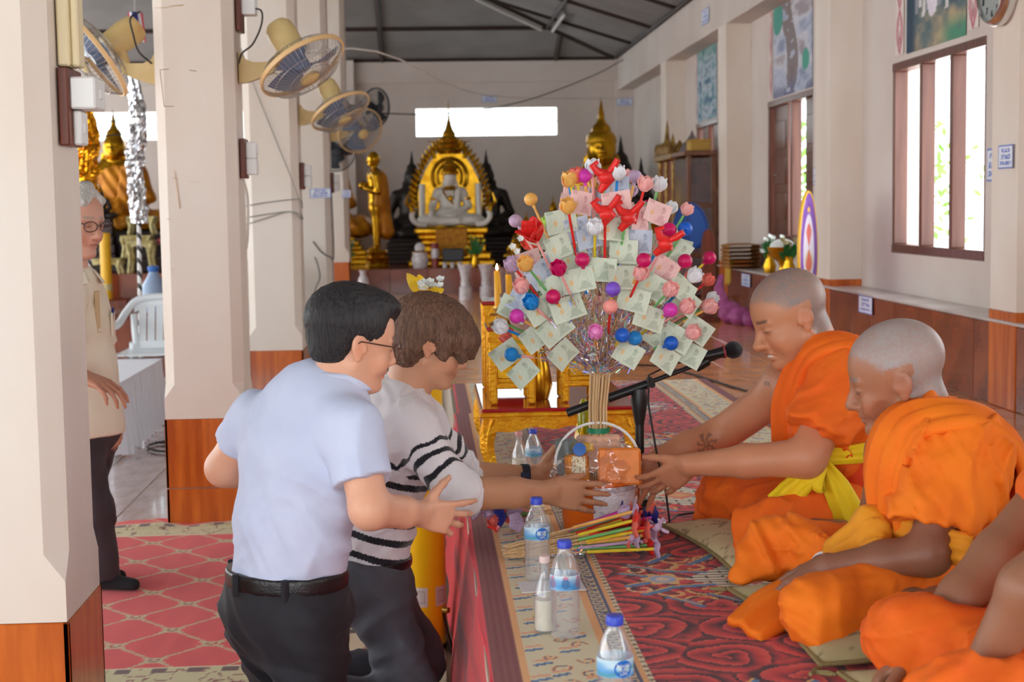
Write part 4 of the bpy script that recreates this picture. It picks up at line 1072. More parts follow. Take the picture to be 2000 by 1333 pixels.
for k, (x, y, lab) in enumerate(((.225,3.2,'yellow flower head lying beside the small frosted bottle'),(.262,2.6,'yellow flower head lying by the bottle nearest the rug end'),(.365,2.66,'yellow flower head lying on the near white card'))):
    t = T('yellow_flower', lab, 'flower', (x,y,RZ)); Y_ = M('flower_yellow', s2l(240,190,30), .5)
    bloom(t, 'petals', (x,y,RZ+.012), Y_, 9, .022, .007, .5, .2, (0,-.1,1)); bloom(t, 'petals', (x,y,RZ+.016), Y_, 6, .016, .006, .9, .2, (0,-.1,1), .3)

# ------------------------------------------------------------------ bundles of flower sticks on the rug
def bundle(c, ang, label, n, seed, ln=.34, fl=True):
    rs = random.Random(seed); t = T('flower_stick_bundle', label, 'sticks', (*c,))
    R = euler(z=ang)
    for k in range(n):
        oy = rs.uniform(-.02,.02); oz = .006+abs(rs.gauss(0,.016)); sp = rs.uniform(-.16,.16)
        a = V(-ln*.5+rs.uniform(-.02,.02), oy*1.3-sp*.1, oz*.8+.003); b = V(ln*.5+rs.uniform(-.05,.03), oy*1.6+sp*.35, oz+.012+max(0,rs.uniform(-.02,.075)))
        w = lambda p: np.asarray(c)+R@p
        sk = O('stick', MB().tube([w(a), w(a*.5+b*.5), w(b)], .0018, 5), BAMB, t)
        O('straw', MB().tube([w(a*.45+b*.55), w(b)], .0044, 7), flower_mat(rs.choice(['yellow','green','pink','sky','red','lilac','apricot','green','magenta'])), sk)
        kind = rs.choice('xrfff'); cc = rs.choice(['red','red','coral','lilac','lilac','navy','white'])
        if kind == 'f':
            mb = MB(); 
            for q in range(5): petal(mb, w(b), R@V(.25,math.cos(q*1.2566),math.sin(q*1.2566)), R@V(1,0,0), .032, .016, .1)
            mb.ell(w(b)+R@V(.004,0,0), (.006,)*3, n=8, m=6); O('blossom', mb, flower_mat(rs.choice(['red','coral','coral','red','lilac','navy'])), sk)
        else:
            m_ = tip_mesh('r' if kind == 'b' else kind); m_.xf(aim(R@nrm(b-a))*(.75 if kind == 'x' else 1.15), w(b)); O('rosebud' if kind != 'x' else 'balloon_flower', m_, flower_mat(cc), sk)
    tv = tinsel_chips([np.asarray(c)+R@V(-ln*.2,0,.02), np.asarray(c)+R@V(ln*.06,0,.02)], 240, seed, .006)
    v = tv[0]; v[:,2] = np.maximum(v[:,2]+np.random.default_rng(1).normal(0,.008,len(v)).repeat(1), RZ+.002); O('tinsel', (v, tv[1], tv[2]), TINS, t, kind='stuff', smooth=False)
    return t
bundle((.36,3.83,RZ),.06,'bundle of spare flower sticks with red and lilac tips lying before the bucket',46,3)
bundle((.245,4.25,RZ),-2.3,'small bundle of red and lilac flower sticks lying beside the bucket',14,9,.22)

# ------------------------------------------------------------------ giant yellow candle by the platform edge
YP = M('yellow_candle', s2l(250,196,10), .3, coat=.3)
yc = T('giant_candle', 'giant yellow cylinder candle with paper stickers and ribbon top standing against the platform edge', 'candle', (-.024,4.62,0))
O('body', MB().lathe([(.0,.02),(.057,.02),(.06,.026),(.06,1.06),(.055,1.08),(0,1.085)], (-.024,4.62,0), n=40), YP, yc)
def sticker(u, v):
    c = np.tile(np.array(s2l(214,206,200)), (len(u),1)); on = (np.abs(u-.5) < .3) & (np.abs(v-.5) < .32); fr = on & ((np.abs(np.abs(u-.5)-.28) < .025) | (np.abs(np.abs(v-.5)-.3) < .025)); return mixc(mixc(c, s2l(196,190,186), on*.8), s2l(120,120,124), fr*.6)
for a0 in (-2.25,-1.1): O('sticker', on_cyl(-.024,4.62,.0607,a0,a0+.75,.145,.205,24,20,sticker), PRINT, yc)
for a in (-2.2,-.6,.9,2.5):
    x, y = -.024+.062*math.cos(a), 4.62+.062*math.sin(a)
    O('clasp', MB().tube([(x,y,.13),(x+.018*math.cos(a),y+.018*math.sin(a),.13)], [.012,.009], 12), BRASS, yc)
    O('foot', MB().tube([(x,y,.12),(x+.012*math.cos(a),y+.012*math.sin(a),.06),(x+.03*math.cos(a),y+.03*math.sin(a),.0)], [.004,.005,.008], 8), M('wrought_iron', s2l(60,40,34), .4, .6), yc)
O('base_ring', MB().lathe([(.05,.01),(.064,.01),(.064,.022),(.05,.022)], (-.024,4.62,0), n=32), M('wrought_iron', s2l(60,40,34), .4, .6), yc)
YR = M('yellow_ribbon', s2l(244,206,40), .35, sheen=.3)
for k, (d, l) in enumerate((((-.8,-.2,.8),.075),((.7,-.1,.1),.05),((.1,-.4,.5),.045),((-.2,.3,.6),.05))):
    mb = MB(); petal(mb, V(-.01,4.61,1.085), V(*d), V(0,-1,.5), l*1.25, .02, .35, 8); O('ribbon', mb, YR, yc)
for k in range(9): bloom(yc, 'white_flower', V(RNG.uniform(-.03,.04), 4.59+RNG.uniform(-.03,.03), 1.10+RNG.uniform(0,.03)), WHF, 5, .018, .009, .6, .1, (RNG.uniform(-.5,.5),-.6,1))
# yellow wrapped pack behind the bucket
def packfn(u, v):
    an = 2*PI*u; r = .045*(1-.55*v)*(1+.12*np.sin(an*5+v*6)+.06*np.sin(an*11-v*9)); return [.43+r*np.cos(an)+.02*v, 4.42+.8*r*np.sin(an), RZ+.001+.27*v]
pk = T('wrapped_offering', 'yellow cellophane wrapped offering standing behind the bucket', 'offering', (.43,4.42,RZ))
O('pack', MB().sheet(packfn, 40, 16), M('yellow_cellophane', s2l(250,196,20), .15, coat=.5), pk)
O('bottle_inside', MB().lathe([(.018,.2),(.02,.24),(.018,.3),(.006,.33),(0,.33)], (.445,4.42,RZ), n=16), M('olive_glass', s2l(150,150,20), .1), pk)

# ------------------------------------------------------------------ microphone on a boom stand
ms = T('microphone_stand', 'black boom microphone stand with chrome base on the rose rug', 'stand', (.578,4.2,RZ))
O('base', MB().lathe([(.0,0),(.062,0),(.064,.006),(.05,.014),(.02,.022),(.016,.03),(0,.03)], (.585,4.2,RZ), n=36), STEEL, ms)
O('pole', MB().tube([(.578,4.2,RZ+.02),(.578,4.2,.79)], .0085, 14), STEEL, ms)
O('clutch', MB().tube([(.578,4.2,.66),(.578,4.2,.74)], .0125, 14), BLACKP, ms); O('socket', MB().tube([(.585,4.2,RZ+.02),(.585,4.2,RZ+.07)], .015, 14), BLACKP, ms)
O('head', MB().tube([(.578,4.2,.74),(.578,4.2,.78),(.577,4.2,.81),(.577,4.2,.84)], [.013,.02,.024,.02], 14), BLACKP, ms)
bA, bB = V(.395,4.2,.783), V(.80,4.2,.925); bd = nrm(bB-bA)
O('boom', MB().tube([bA,bB], .0065, 10), BLACKP, ms); O('grip', MB().tube([V(.49,4.2,.815),V(.60,4.2,.852)], .013, 12), BLACKP, ms); O('counterweight', MB().tube([bA-bd*.02,bA+bd*.05], .012, 12), BLACKP, ms)
O('clamp', MB().tube([V(.61,4.17,.853),V(.61,4.215,.858)], [.009,.014], 10), BLACKP, ms); O('mic_clip', MB().tube([V(.735,4.2,.895),V(.77,4.2,.915)], .015, 10), BLACKP, ms)
mc = T('microphone', 'black vocal microphone with round grille on the boom stand', 'microphone', (.76,4.2,.91))
md = nrm(V(.13,0,.026)); m0 = V(.715,4.195,.918)
O('handle', MB().tube([m0,m0+md*.04,m0+md*.1], [.0105,.0125,.016], 16), BLACKP, mc); O('ring', MB().tube([m0+md*.098,m0+md*.104], .0185, 16), M('mic_ring', s2l(150,60,70), .3), mc)
O('grille', MB().ell(m0+md*.128, (.026,.0245,.0245), None, 18, 12), M('mic_grille', s2l(58,58,62), .35, .7, bump=.8, bs=600), mc)
O('cable', MB().tube([m0,(.65,4.19,.9),(.6,4.17,.88),(.6,4.18,.8),(.625,4.19,.65),(.65,4.2,.55),(.66,4.2,RZ+.006),(.7,4.3,RZ+.004),(.9,4.4,RZ+.004),(1.3,4.6,RZ+.004)], .003, 6), CORD, mc)
def sm_path(p, n=6):
    p = np.asarray(p, float); out = []
    q = np.r_[[2*p[0]-p[1]], p, [2*p[-1]-p[-2]]]
    for i in range(1, len(q)-2):
        for t in np.linspace(0,1,n,endpoint=False):
            a, b, c, d = q[i-1:i+3]; out.append(.5*((2*b)+(c-a)*t+(2*a-5*b+4*c-d)*t*t+(3*b-a-3*c+d)*t**3))
    out.append(q[-2]); return np.array(out)
O('floor_cable', MB().tube(sm_path([(1.05,8.5,HS+.005),(1.3,8.3,HS+.005),(1.5,7.2,HS+.005),(1.62,6.9,HS+.005),(1.68,6.2,HS+.005),(1.9,5.7,HS+.005),(2.2,5.6,HS+.005)]), .005, 7), CORD, base=(1.3,7.5,HS), label='black cable trailing over the glossy tiles beside the rug', cat='cable')

# ------------------------------------------------------------------ cushions
def cushion(cx, cy, rot, label, w=.3, c1=(206,190,140), c2=(140,110,70), name='floor_cushion'):
    R = euler(z=rot); t = T(name, label, 'cushion', (cx,cy,RZ))
    u, v = np.meshgrid(np.linspace(-1,1,61), np.linspace(-1,1,61), indexing='ij')
    r = (1-np.abs(u)**5)*(1-np.abs(v)**5); h = .034*np.clip(r,0,1)**.6
    pin = 1-.07*(np.cos(u*PI/2)*np.abs(v)**2+np.cos(v*PI/2)*np.abs(u)**2)
    top = np.stack([u*w*pin, v*w*pin, .012+h+.002*np.sin(u*14)*np.sin(v*11)], -1); bot = np.stack([u*w*pin, v*w*pin, .012-np.minimum(h*.3,.0105)], -1)
    i, j = np.meshgrid(np.arange(60), np.arange(60), indexing='ij'); a = i*61+j; f = np.stack([a,a+61,a+62,a+1],-1).reshape(-1,4)
    P = np.r_[top.reshape(-1,3), bot.reshape(-1,3)]@R.T+V(cx,cy,RZ)
    n = fbm(np.c_[u.ravel()*5, v.ravel()*5, u.ravel()*0], 6, 3); d = np.hypot(u.ravel(), v.ravel())
    c = mixc(np.tile(np.array(s2l(*c1)), (61*61,1)), s2l(*c2), ((np.abs(n) < .1) & (np.maximum(np.abs(u.ravel()),np.abs(v.ravel())) > .55))*.8); c = mixc(c, s2l(100,120,60), ((np.abs(u.ravel()) < .3) & (np.abs(n-.3) < .1))*.6)
    O('cover', (P, np.r_[f, f[:,::-1]+61*61], np.r_[c,c*.9]), FABP, t)
    e = np.linspace(-1,1,24); ed = [(x,-1) for x in e]+[(1,x) for x in e[1:]]+[(x,1) for x in e[::-1][1:]]+[(-1,x) for x in e[::-1][1:]]
    ep = [R@V(a*w*(1-.07*(math.cos(a*PI/2)*abs(b)**2+math.cos(b*PI/2)*abs(a)**2)), b*w*(1-.07*(math.cos(a*PI/2)*abs(b)**2+math.cos(b*PI/2)*abs(a)**2)), .012)+V(cx,cy,RZ) for a, b in ed]
    O('piping', MB().tube(ep, .005, 7), M('cushion_piping', s2l(150,136,90), .8, bump=.6, bs=300), t)
    for a, b in ((-1,-1),(1,-1),(-1,1),(1,1)):
        q = R@V(a*w*1.01,b*w*1.01,.0)+V(cx,cy,RZ+.008); O('tassel', MB().tube([q, q+R@V(a*.012,b*.012,.0), q+R@V(a*.03,b*.03,-.002)], [.003,.006,.004], 7), M('cushion_piping', s2l(150,136,90), .8), t)
cushion(.97,3.88,.15,'cream floral cushion under the smiling monk with the yellow sash')
cushion(1.0,3.15,.1,'olive edged cushion under the older monk with folded hands',.3,(176,166,120),(120,110,70))
# ------------------------------------------------------------------ wall fans
CRM = M('aged_cream_plastic', s2l(226,200,140), .4, col2=s2l(210,180,118), vs=8)
RIMF = M('fan_rim_cream', s2l(236,196,140), .4); WIRE = M('fan_wire', s2l(186,180,170), .35, .6)
BLADE = M('fan_blade_blue', s2l(120,138,170), .25, alpha=.85); DARKF = M('fan_dark', s2l(58,62,70), .4)
def fan(center, axis, root, label, dark=False, r=.2, col_side=1):
    c = np.asarray(center, float); ax = nrm(axis); Rm = aim(ax); root = np.asarray(root, float)
    t = T('wall_fan', label, 'fan', tuple(root), 'fans on the columns'); w = lambda p: Rm@np.asarray(p, float)+c
    body = CRM if not dark else DARKF
    mb = MB(); mb.lathe([(.0,-.235),(.045,-.232),(.062,-.21),(.066,-.16),(.06,-.09),(.055,-.06),(.0,-.06)], n=24, sx=1., sy=.82); mb.xf(Rm, c); O('motor_housing', mb, body, t)
    cg = MB()
    for k in range(54):
        a = 2*PI*k/54; ca, sa = math.cos(a), math.sin(a)
        cg.tube([w((ca*q, sa*q, z)) for q, z in ((.045,.075),(.1,.072),(.16,.05),(.192,.012),(.198,0))], .0012, 4, False)
        cg.tube([w((ca*q, sa*q, z)) for q, z in ((.05,-.065),(.12,-.06),(.17,-.04),(.198,0))], .0012, 4, False)
    for q, z in ((.1,.073),(.16,.051),(.13,-.058)):
        cg.tube([w((q*math.cos(a), q*math.sin(a), z)) for a in np.linspace(0,2*PI,33)], .0014, 4, False)
    O('wire_cage', cg, WIRE if not dark else DARKF, t, kind='stuff')
    mb = MB().lathe([(.196,-.01),(.204,-.01),(.206,0),(.204,.01),(.196,.01)], n=48, cap=False); mb.xf(Rm, c); O('rim', mb, RIMF if not dark else DARKF, t)
    mb = MB().lathe([(0,.078),(.03,.078),(.045,.07),(.045,.06),(0,.06)], n=20); mb.xf(Rm, c); O('badge', mb, body, t)
    mb = MB().lathe([(0,.02),(.03,.02),(.036,-.01),(.036,-.05),(0,-.05)], n=20); mb.xf(Rm, c); O('hub', mb, BLADE if not dark else DARKF, t)
    for k in range(3):
        a0 = 2*PI*k/3+.4
        def fn(u, v): 
            rr_ = .03+.145*u; a = a0+(v-.5)*(1.35-.35*u)+.25*u; return [rr_*np.cos(a), rr_*np.sin(a), (v-.5)*.05*(1-.3*u)]
        mb = MB().sheet(fn, 8, 8, .002); mb.xf(Rm, c); O('blade', mb, BLADE if not dark else DARKF, t)
    nk = w((0,0,-.12)); s = col_side; el = root+V(s*.135,0,.015)
    O('neck', MB().tube([el, (el+nk)/2+V(0,0,-.01), nk], [.022,.024,.02], 12), body, t)
    out = [(0,.07),(0,-.06),(s*.04,-.055),(s*.11,-.03),(s*.15,-.012),(s*.155,.015),(s*.14,.03),(s*.06,.03),(s*.025,.045),(s*.008,.075)]
    if s < 0: out = out[::-1]
    R2 = np.array([[1,0,0],[0,0,-1],[0,1,0]], float)
    O('bracket', MB().prism(np.array(out)[::-1], .05, root, R2), body, t)
    return t
fan((-.525,6.77,1.968), (.5,-.3,-.82), (-.795,6.77,1.955), 'cream wall fan tilted down, on the inner side of the column with pencilled mark')
fan((-1.406,6.77,2.02), (-.76,-.28,-.58), (-1.142,6.77,1.955), 'cream wall fan on the outer side of the pencil marked column, beyond the foil poles', col_side=-1)
fan((-.535,9.92,1.968), (.44,-.32,-.84), (-.795,9.92,1.94), 'cream wall fan on the column wrapped with grey cord')
fan((-.545,13.07,2.0), (.45,-.75,-.45), (-.795,13.07,1.97), 'cream wall fan showing its face, on the column with a blue notice')
fan((-.5,16.02,2.38), (.75,-.65,-.1), (-.795,16.02,2.38), 'dark wall fan high on the column at the altar step', True)
fan((-.90,15.62,1.92), (.2,-.95,-.25), (-.98,15.855,1.86), 'dark wall fan low on the face of the column at the altar step', True, col_side=1)

# ------------------------------------------------------------------ switch boards on columns
def switches(x, y, z, s, label, boxes, bw=.17, side=1, cond=None, bm=DKWOOD):
    t = T('switch_board', label, 'switch', (x,y,z), 'switch boards on the columns')
    O('board', MB().bb((min(x,x+side*.022),y-.07,z-bw/2), (max(x,x+side*.022),y+.07,z+bw/2), .003), bm, t)
    for (dz, h, d, w) in boxes: 
        b = O('switch_box', MB().bb((min(x+side*.022,x+side*(.022+d)),y-w/2,z+dz-h/2), (max(x+side*.022,x+side*(.022+d)),y+w/2,z+dz+h/2), .004), WHITEP, t)
        O('rocker', MB().bb((x+side*(.022+d)-.002,y-.015,z+dz-.012), (x+side*(.022+d)+.004,y+.015,z+dz+.012), .002), WHITEP, b)
    return t
switches(-.797,3.5,1.582,1,'switch board with a large pale box on the rust stained column',[(.03,.07,.055,.11),(-.045,.075,.018,.07)])
switches(-.797,6.77,2.2,1,'switch board high on the inner side of the pencil marked column',[(.03,.09,.06,.09)])
switches(-.797,6.77,1.572,1,'pair of white switches low on the pencil marked column',[(.035,.07,.045,.08),(-.035,.07,.045,.08)])
switches(-1.141,6.77,2.2,-1,'switch board on the outer side of the pencil marked column',[(.04,.09,.05,.08)], bm=M('orange_wood', s2l(190,110,40), .4))
switches(-.797,9.92,1.56,1,'pair of white switches on the cord wrapped column',[(.035,.068,.045,.08),(-.035,.068,.045,.08)])
switches(-.797,13.07,1.567,1,'pair of white switches on the column with a blue notice',[(.035,.068,.045,.08),(-.035,.068,.045,.08)])
cd = T('conduit', 'cream cable duct running up the rust stained column', 'duct', (-.78,3.5,1.68))
O('duct', MB().bb((-.797,3.44,1.67), (-.772,3.53,3.3), .004), M('cream_duct', s2l(232,216,176), .5), cd)
O('duct', MB().bb((-.772,3.46,1.67), (-.755,3.52,3.3), .004), M('cream_duct', s2l(232,216,176), .5), cd)
def cable(pts, r, label, mt=CORD, name='cable', n=6): return O(name, MB().tube(sm_path(pts, 5), r, n), mt, base=pts[0], label=label, cat='cable')
cable([(-.74,6.75,2.21),(-.69,6.72,2.2),(-.69,6.72,2.14),(-.73,6.73,2.06),(-.78,6.74,2.02),(-.795,6.75,1.97)], .004, 'dark flex from the high switch board to the tilted fan')
cable([(-1.2,6.72,2.2),(-1.24,6.7,2.17),(-1.23,6.7,2.1),(-1.21,6.7,2.03),(-1.16,6.72,1.98)], .004, 'flex looping from the outer switch board to the fan')
cable([(-.79,6.74,1.49),(-.775,6.76,1.4),(-.78,6.77,1.25),(-.79,6.78,1.18)], .006, 'white cord hanging below the low switches of the pencil marked column', CORDW)
for k, (z0_, z1_) in enumerate(((1.372,1.41),(1.30,1.335),(1.255,1.335))):
    cable([(-1.145,9.74,z0_),(-1.0,9.742,(z0_+z1_)/2+.004),(-.86,9.742,z1_),(-.79,9.75,z1_-.02*k),(-.79,9.9,z1_-.05)], .004, ['grey cord wound round the cord wrapped column, top turn','grey cord wound round the cord wrapped column, middle turn','grey cord slanting round the cord wrapped column below the others'][k], CORDG)
cable([(-1.13,9.74,2.35),(-1.05,9.742,2.1),(-.92,9.742,1.75),(-.81,9.742,1.45),(-.79,9.745,1.3)], .003, 'long grey cord slanting down the face of the cord wrapped column', CORDG)
cable([(-.95,12.89,1.08),(-.88,12.885,.99),(-.81,12.885,.95),(-.78,12.88,.96),(-.785,12.9,1.4),(-.79,12.9,1.5)], .005, 'black cable drooping across the column with a blue notice')
cable([(-.94,12.89,.95),(-.92,12.885,.9),(-.90,12.885,.78),(-.94,12.885,.68),(-.93,12.885,.55)], .004, 'thin dark cord dangling at the column with a blue notice')
cable([(-.79,6.9,1.98),(-.3,10,2.35),(.6,15,2.42),(2.4,19.0,2.65)], .006, 'pale string stretched across the hall to the corner pilaster', CORDW, 'string')
cable([(-.45,14,2.2),(.2,15,2.25),(1.0,16,2.42),(1.9,17.5,2.8),(2.45,19,3.12)], .006, 'black cable sagging from the fans up to the ceiling corner')
cable([(-3.95,17.2,2.26),(-3.2,17.0,2.36),(-2.2,16.8,2.5)], .008, 'black cable crossing the glass blocks behind the foil poles')
cable([(-3.95,17.1,2.14),(-3.2,17.0,2.2),(-2.2,16.8,2.3)], .008, 'lower black cable crossing the glass blocks behind the foil poles')

# ------------------------------------------------------------------ foil wrapped poles, flags
def foil(x, y, zs, rs_, label, mt, stripe, seed):
    t = T('foil_pole', label, 'pole', (x,y,0)); n = 36; mb = MB(); r = np.random.default_rng(seed)
    zz = np.linspace(zs[0], zs[1], 60); vs = []
    prof = np.interp(np.linspace(0,1,60), np.linspace(0,1,len(rs_)), rs_)
    for i, z in enumerate(zz):
        for j in range(n):
            a = 2*PI*j/n; p = np.array([[math.cos(a)*3, math.sin(a)*3, z*16]]); nz = float(vnoise(p, seed)[0])+.7*float(vnoise(p*2.3, seed+3)[0])
            q = prof[i]*(1+.28*nz); vs.append((x+q*math.cos(a)+.02*math.sin(z*7), y+q*math.sin(a), z))
    f = [(i*n+j, i*n+(j+1)%n, (i+1)*n+(j+1)%n, (i+1)*n+j) for i in range(59) for j in range(n)]
    O('foil', MB().add(vs, f), mt, t, smooth=False)
    pr = MB(); k = 40
    O('pole', MB().tube([(x-.03,y,0),(x,y,zs[0]+.05)], .016, 10), stripe, t); return t
SILV = M('silver_foil', (.62,.63,.66), .2, 1.); GFOIL = M('gold_foil', s2l(226,150,30), .14, 1.)
STRP, nt, b_ = nodes('spiral_stripes'); tc_ = N(nt, 'ShaderNodeTexCoord'); wv = N(nt, 'ShaderNodeTexWave'); wv.inputs['Scale'].default_value = 7; wv.bands_direction = 'DIAGONAL'
L(nt, tc_.outputs['Object'], wv.inputs[0]); rp = N(nt, 'ShaderNodeValToRGB'); rp.color_ramp.interpolation = 'CONSTANT'; rp.color_ramp.elements[1].position = .35; rp.color_ramp.elements[0].color = (.03,.02,.02,1); rp.color_ramp.elements[1].color = (.75,.73,.72,1)
L(nt, wv.outputs[0], rp.inputs[0]); L(nt, rp.outputs[0], b_.inputs['Base Color'])
foil(-1.99,10.8,(1.27,2.36),(.055,.06,.052,.062,.055,.05,.04,.035), 'tall pole wrapped in crumpled silver foil on a striped stick, behind the white chair', SILV, STRP, 4)
foil(-2.33,10.8,(1.35,2.08),(.07,.085,.08,.075,.05,.03), 'pole wrapped in crumpled gold foil behind the old man', GFOIL, STRP, 8)
FLAGC = lambda u, v: np.where((np.abs(u-.5) < .17)[:,None], np.array(s2l(40,50,130)), np.where((np.abs(u-.5) < .34)[:,None], np.array(s2l(220,216,220)), np.array(s2l(176,30,50))))
for k, (x, y, z, lab) in enumerate(((-1.93,10.7,2.5,'small red white and blue paper flag hanging above the silver foil pole'),(-2.42,10.7,2.72,'red white and blue paper streamer above the gold foil pole'))):
    v, f, c = painted((x-.05,y,z), ((.1,0,0),(-.02,0,.2)), 24, 12, FLAGC); v = v.copy(); v[:,1] += .02*np.sin((v[:,0]-x)*60)
    t = T('paper_flag', lab, 'flag', (x,y,z+.2)); O('flag', (v, f, c), PRINT, t); O('string', MB().tube([(x-.02,y,z+.2),(x,y,3.6)], .002, 5), CORDW, t)

# ------------------------------------------------------------------ statues
def buddha_sdf(lw=1., crown=False):
    s = SDF(); aw = .30 if lw > .2 else .215; sw = .21 if lw > .2 else .16
    for q in (-1,1):
        s.ell((q*.33*lw,-.1,.1), (.2*lw+.03,.23,.105), None, .05); s.cone((q*.42*lw,-.2,.09), (-q*.12,-.3,.08), .075, .06, .03)
        s.cone((q*sw,.03,.565), (q*aw,.02,.33), .07, .056, .03); s.cone((q*.108,.03,.73), (q*.115,.03,.665), .02, .017, .01)
    s.ell((0,.02,.16), (aw,.22,.17), None, .06); s.cone((0,.04,.2), (0,.05,.52), .17, .175, .05, fl=((0,1,0),.72)); s.cone((-.15,.04,.57), (.15,.04,.57), .075, .075, .04)
    s.cone((-aw,.02,.33), (-.3*lw-.02,-.22,.21), .055, .038, .03); s.cone((-.3*lw-.02,-.22,.21), (-.3*lw-.02,-.3,.13), .04, .02, .02)
    s.cone((aw,.02,.33), (.05,-.2,.2), .055, .04, .03); s.ell((0,-.22,.185), (.13,.08,.03), None, .02)
    s.cone((0,.04,.6), (0,.03,.7), .062, .056, .02); s.ell((0,.02,.79), (.105,.115,.135), None, .02)
    s.cone((0,-.1,.79), (0,-.112,.765), .012, .02, .012); s.ell((0,-.085,.72), (.04,.02,.012), None, .01)
    s.ell((-.04,-.09,.80), (.028,.012,.008), None, .01, True); s.ell((.04,-.09,.80), (.028,.012,.008), None, .01, True)
    s.ell((0,.03,.915), (.07,.075,.06), None, .025); s.cone((0,.03,.95), (0,.03,1.02), .035, .022, .02); s.cone((0,.03,1.02), (0,.03,1.15), .024, .005, .01)
    s.box((.1,-.1,.42), (.045,.02,.2), euler(y=.15), .015, .02)
    return s
bproto = {}
def bmesh_(lw, vox=.012):
    if lw not in bproto:
        v, f = buddha_sdf(lw).build(vox); bproto[lw] = (smooth_v(v, f, 1), f)
    return bproto[lw]
DARKB = M('dark_bronze', s2l(52,46,42), .45, .4, col2=s2l(36,32,30), vs=8); WMAR = M('white_marble', s2l(224,222,214), .35); ORR = M('statue_orange_cloth', s2l(196,128,20), .45, .35, col2=s2l(168,100,12), vs=8, bump=.3, bs=30)
BASEM = M('dark_base', s2l(40,26,24), .5); LTB = M('white_gold_table', s2l(196,184,132), .4, .2, col2=s2l(150,130,70), vs=20)
def pedestal(par, x, y, z0, z1, w, d, mt, tiers=3, name='pedestal'):
    h = (z1-z0)/tiers
    for k in range(tiers):
        g = 1-.12*k; mb = MB(); mb.bb((x-w/2*g,y-d/2*g,z0+k*h), (x+w/2*g,y+d/2*g,z0+(k+.55)*h), .012); O(name, mb, mt, par)
        O(name, MB().bb((x-w/2*(g-.08),y-d/2*(g-.08),z0+(k+.55)*h), (x+w/2*(g-.08),y+d/2*(g-.08),z0+(k+1)*h), .012), mt, par)
def statue(x, y, z, s, label, mt, lw=1., robe=None, rot=0., ped=None, group=None, pedm=BASEM, headm=None):
    t = T('buddha_statue', label, 'statue', (x,y,ped if ped is not None else z), group)
    v, f = bmesh_(lw); R = euler(z=rot); w = (v*s)@R.T+V(x,y,z); O('figure', (w, f), mt, t, ang=180)
    if headm:
        curl = (v[:,2] > .80) & ((v[:,1] > -.06) | (v[:,2] > .87)); 
    if robe:
        n = vnormals(v, f); k = (v[:,2] > .04) & (v[:,2] < .62-.55*np.clip(-(v[:,0]+.02),0,1)) & ~((v[:,0] < -.2) & (v[:,2] > .22))
        rv = v+n*(.012+.006*np.sin(v[:,0:1]*60+v[:,2:3]*40)); m_ = k[f].all(1); u, inv = np.unique(f[m_], return_inverse=True)
        O('robe', ((rv[u]*s)@R.T+V(x,y,z), inv.reshape(-1,4)), robe, t, ang=180)
    if ped is not None: pedestal(t, x, y, ped, z+.02*s, (.86*lw+.2)*s, .72*s, pedm)
    return t
statue(-3.475,17.5,1.12,1.2,'large gold seated Buddha in an orange robe beyond the foil poles',GOLD,robe=ORR,ped=AZ)
statue(-3.5,16.8,1.28,.34,'small dark seated Buddha before the large gold one in orange robe',DARKB,ped=AZ)
statue(-1.30,18.1,1.0,1.3,'large gold seated Buddha in an orange robe partly hidden by the altar column',GOLD,robe=ORR,ped=AZ,pedm=GOLD)
statue(-.16,17.9,.98,.9,'dark seated Buddha behind the left shoulder of the white one',DARKB,.8,ped=AZ)
statue(.70,17.9,.98,.9,'dark seated Buddha behind the right shoulder of the white one',DARKB,.8,ped=AZ)
bigb = statue(1.97,17.2,AZ+.0,1.6,'huge gold Buddha with curled hair rising behind the money tree',GOLD,.15)
statue(2.3,18.1,AZ+.02,1.26,'tall dark Buddha seated behind the huge gold one in the corner',DARKB,.1)
statue(2.3,16.4,AZ,1.0,'dark Buddha in orange cloth near the gold cabinet',DARKB,.1,robe=ORR)
for k, (x, y, s, z) in enumerate(((1.08,16.7,.34,.9),(1.46,17.75,.45,.95),(.92,16.35,.22,.8),(1.5,16.5,.34,.85))):
    statue(x, y, z, s, ['small gold Buddha on a dark stand beside the white Buddha throne','gold Buddha with tall finial among the small ones by the throne','smallest gold Buddha by the foot of the white Buddha throne','gold Buddha half hidden behind the coral tulip bouquet'][k], GOLD, ped=AZ)
O('curled_hair', MB().ell((1.97,17.25,AZ+1.6*.84), (.175,.19,.15), None, 24, 16), M('gold_curls', s2l(196,146,30), .3, .85, bump=1., bs=45), bigb)
# standing statue
sx_, sy_, sz_ = -.535, 16.5, .90
s = SDF(); P_ = lambda x, z, y=0.: (sx_+x, sy_+y, sz_+z)
for q in (-.045,.045): s.cone(P_(0,.06,q), P_(0,.45,q*.9), .035, .06, .03); s.cone(P_(.01,.03,q), P_(-.07,.015,q), .025, .018, .01)
s.cone(P_(.0,.45), P_(.01,.6), .09, .085, .04); s.cone(P_(.01,.6), P_(.0,.78), .085, .095, .04); s.cone(P_(0,.8,-.09), P_(0,.8,.09), .05, .05, .03)
for q in (-1,1): s.cone(P_(.0,.79,q*.12), P_(.03,.62,q*.12), .038, .034, .02); s.cone(P_(.03,.62,q*.12), P_(-.11,.66,q*.05), .032, .022, .02)
s.cone(P_(0,.82), P_(-.01,.9), .035, .032, .015); s.ell(P_(-.015,.97), (.068,.058,.082), None, .015); s.cone(P_(-.085,.965), P_(-.09,.95), .008, .012, .01); s.ell(P_(-.05,.91), (.035,.035,.025), None, .015)
s.ell(P_(-.135,.69), (.05,.05,.045), None, .01)
v, f = s.build(.007); st_ = T('standing_statue', 'gilded standing monk statue in profile with alms bowl on a round gold pedestal', 'statue', (sx_,sy_,AZ))
O('figure', (v, f), GOLD, st_, ang=180)
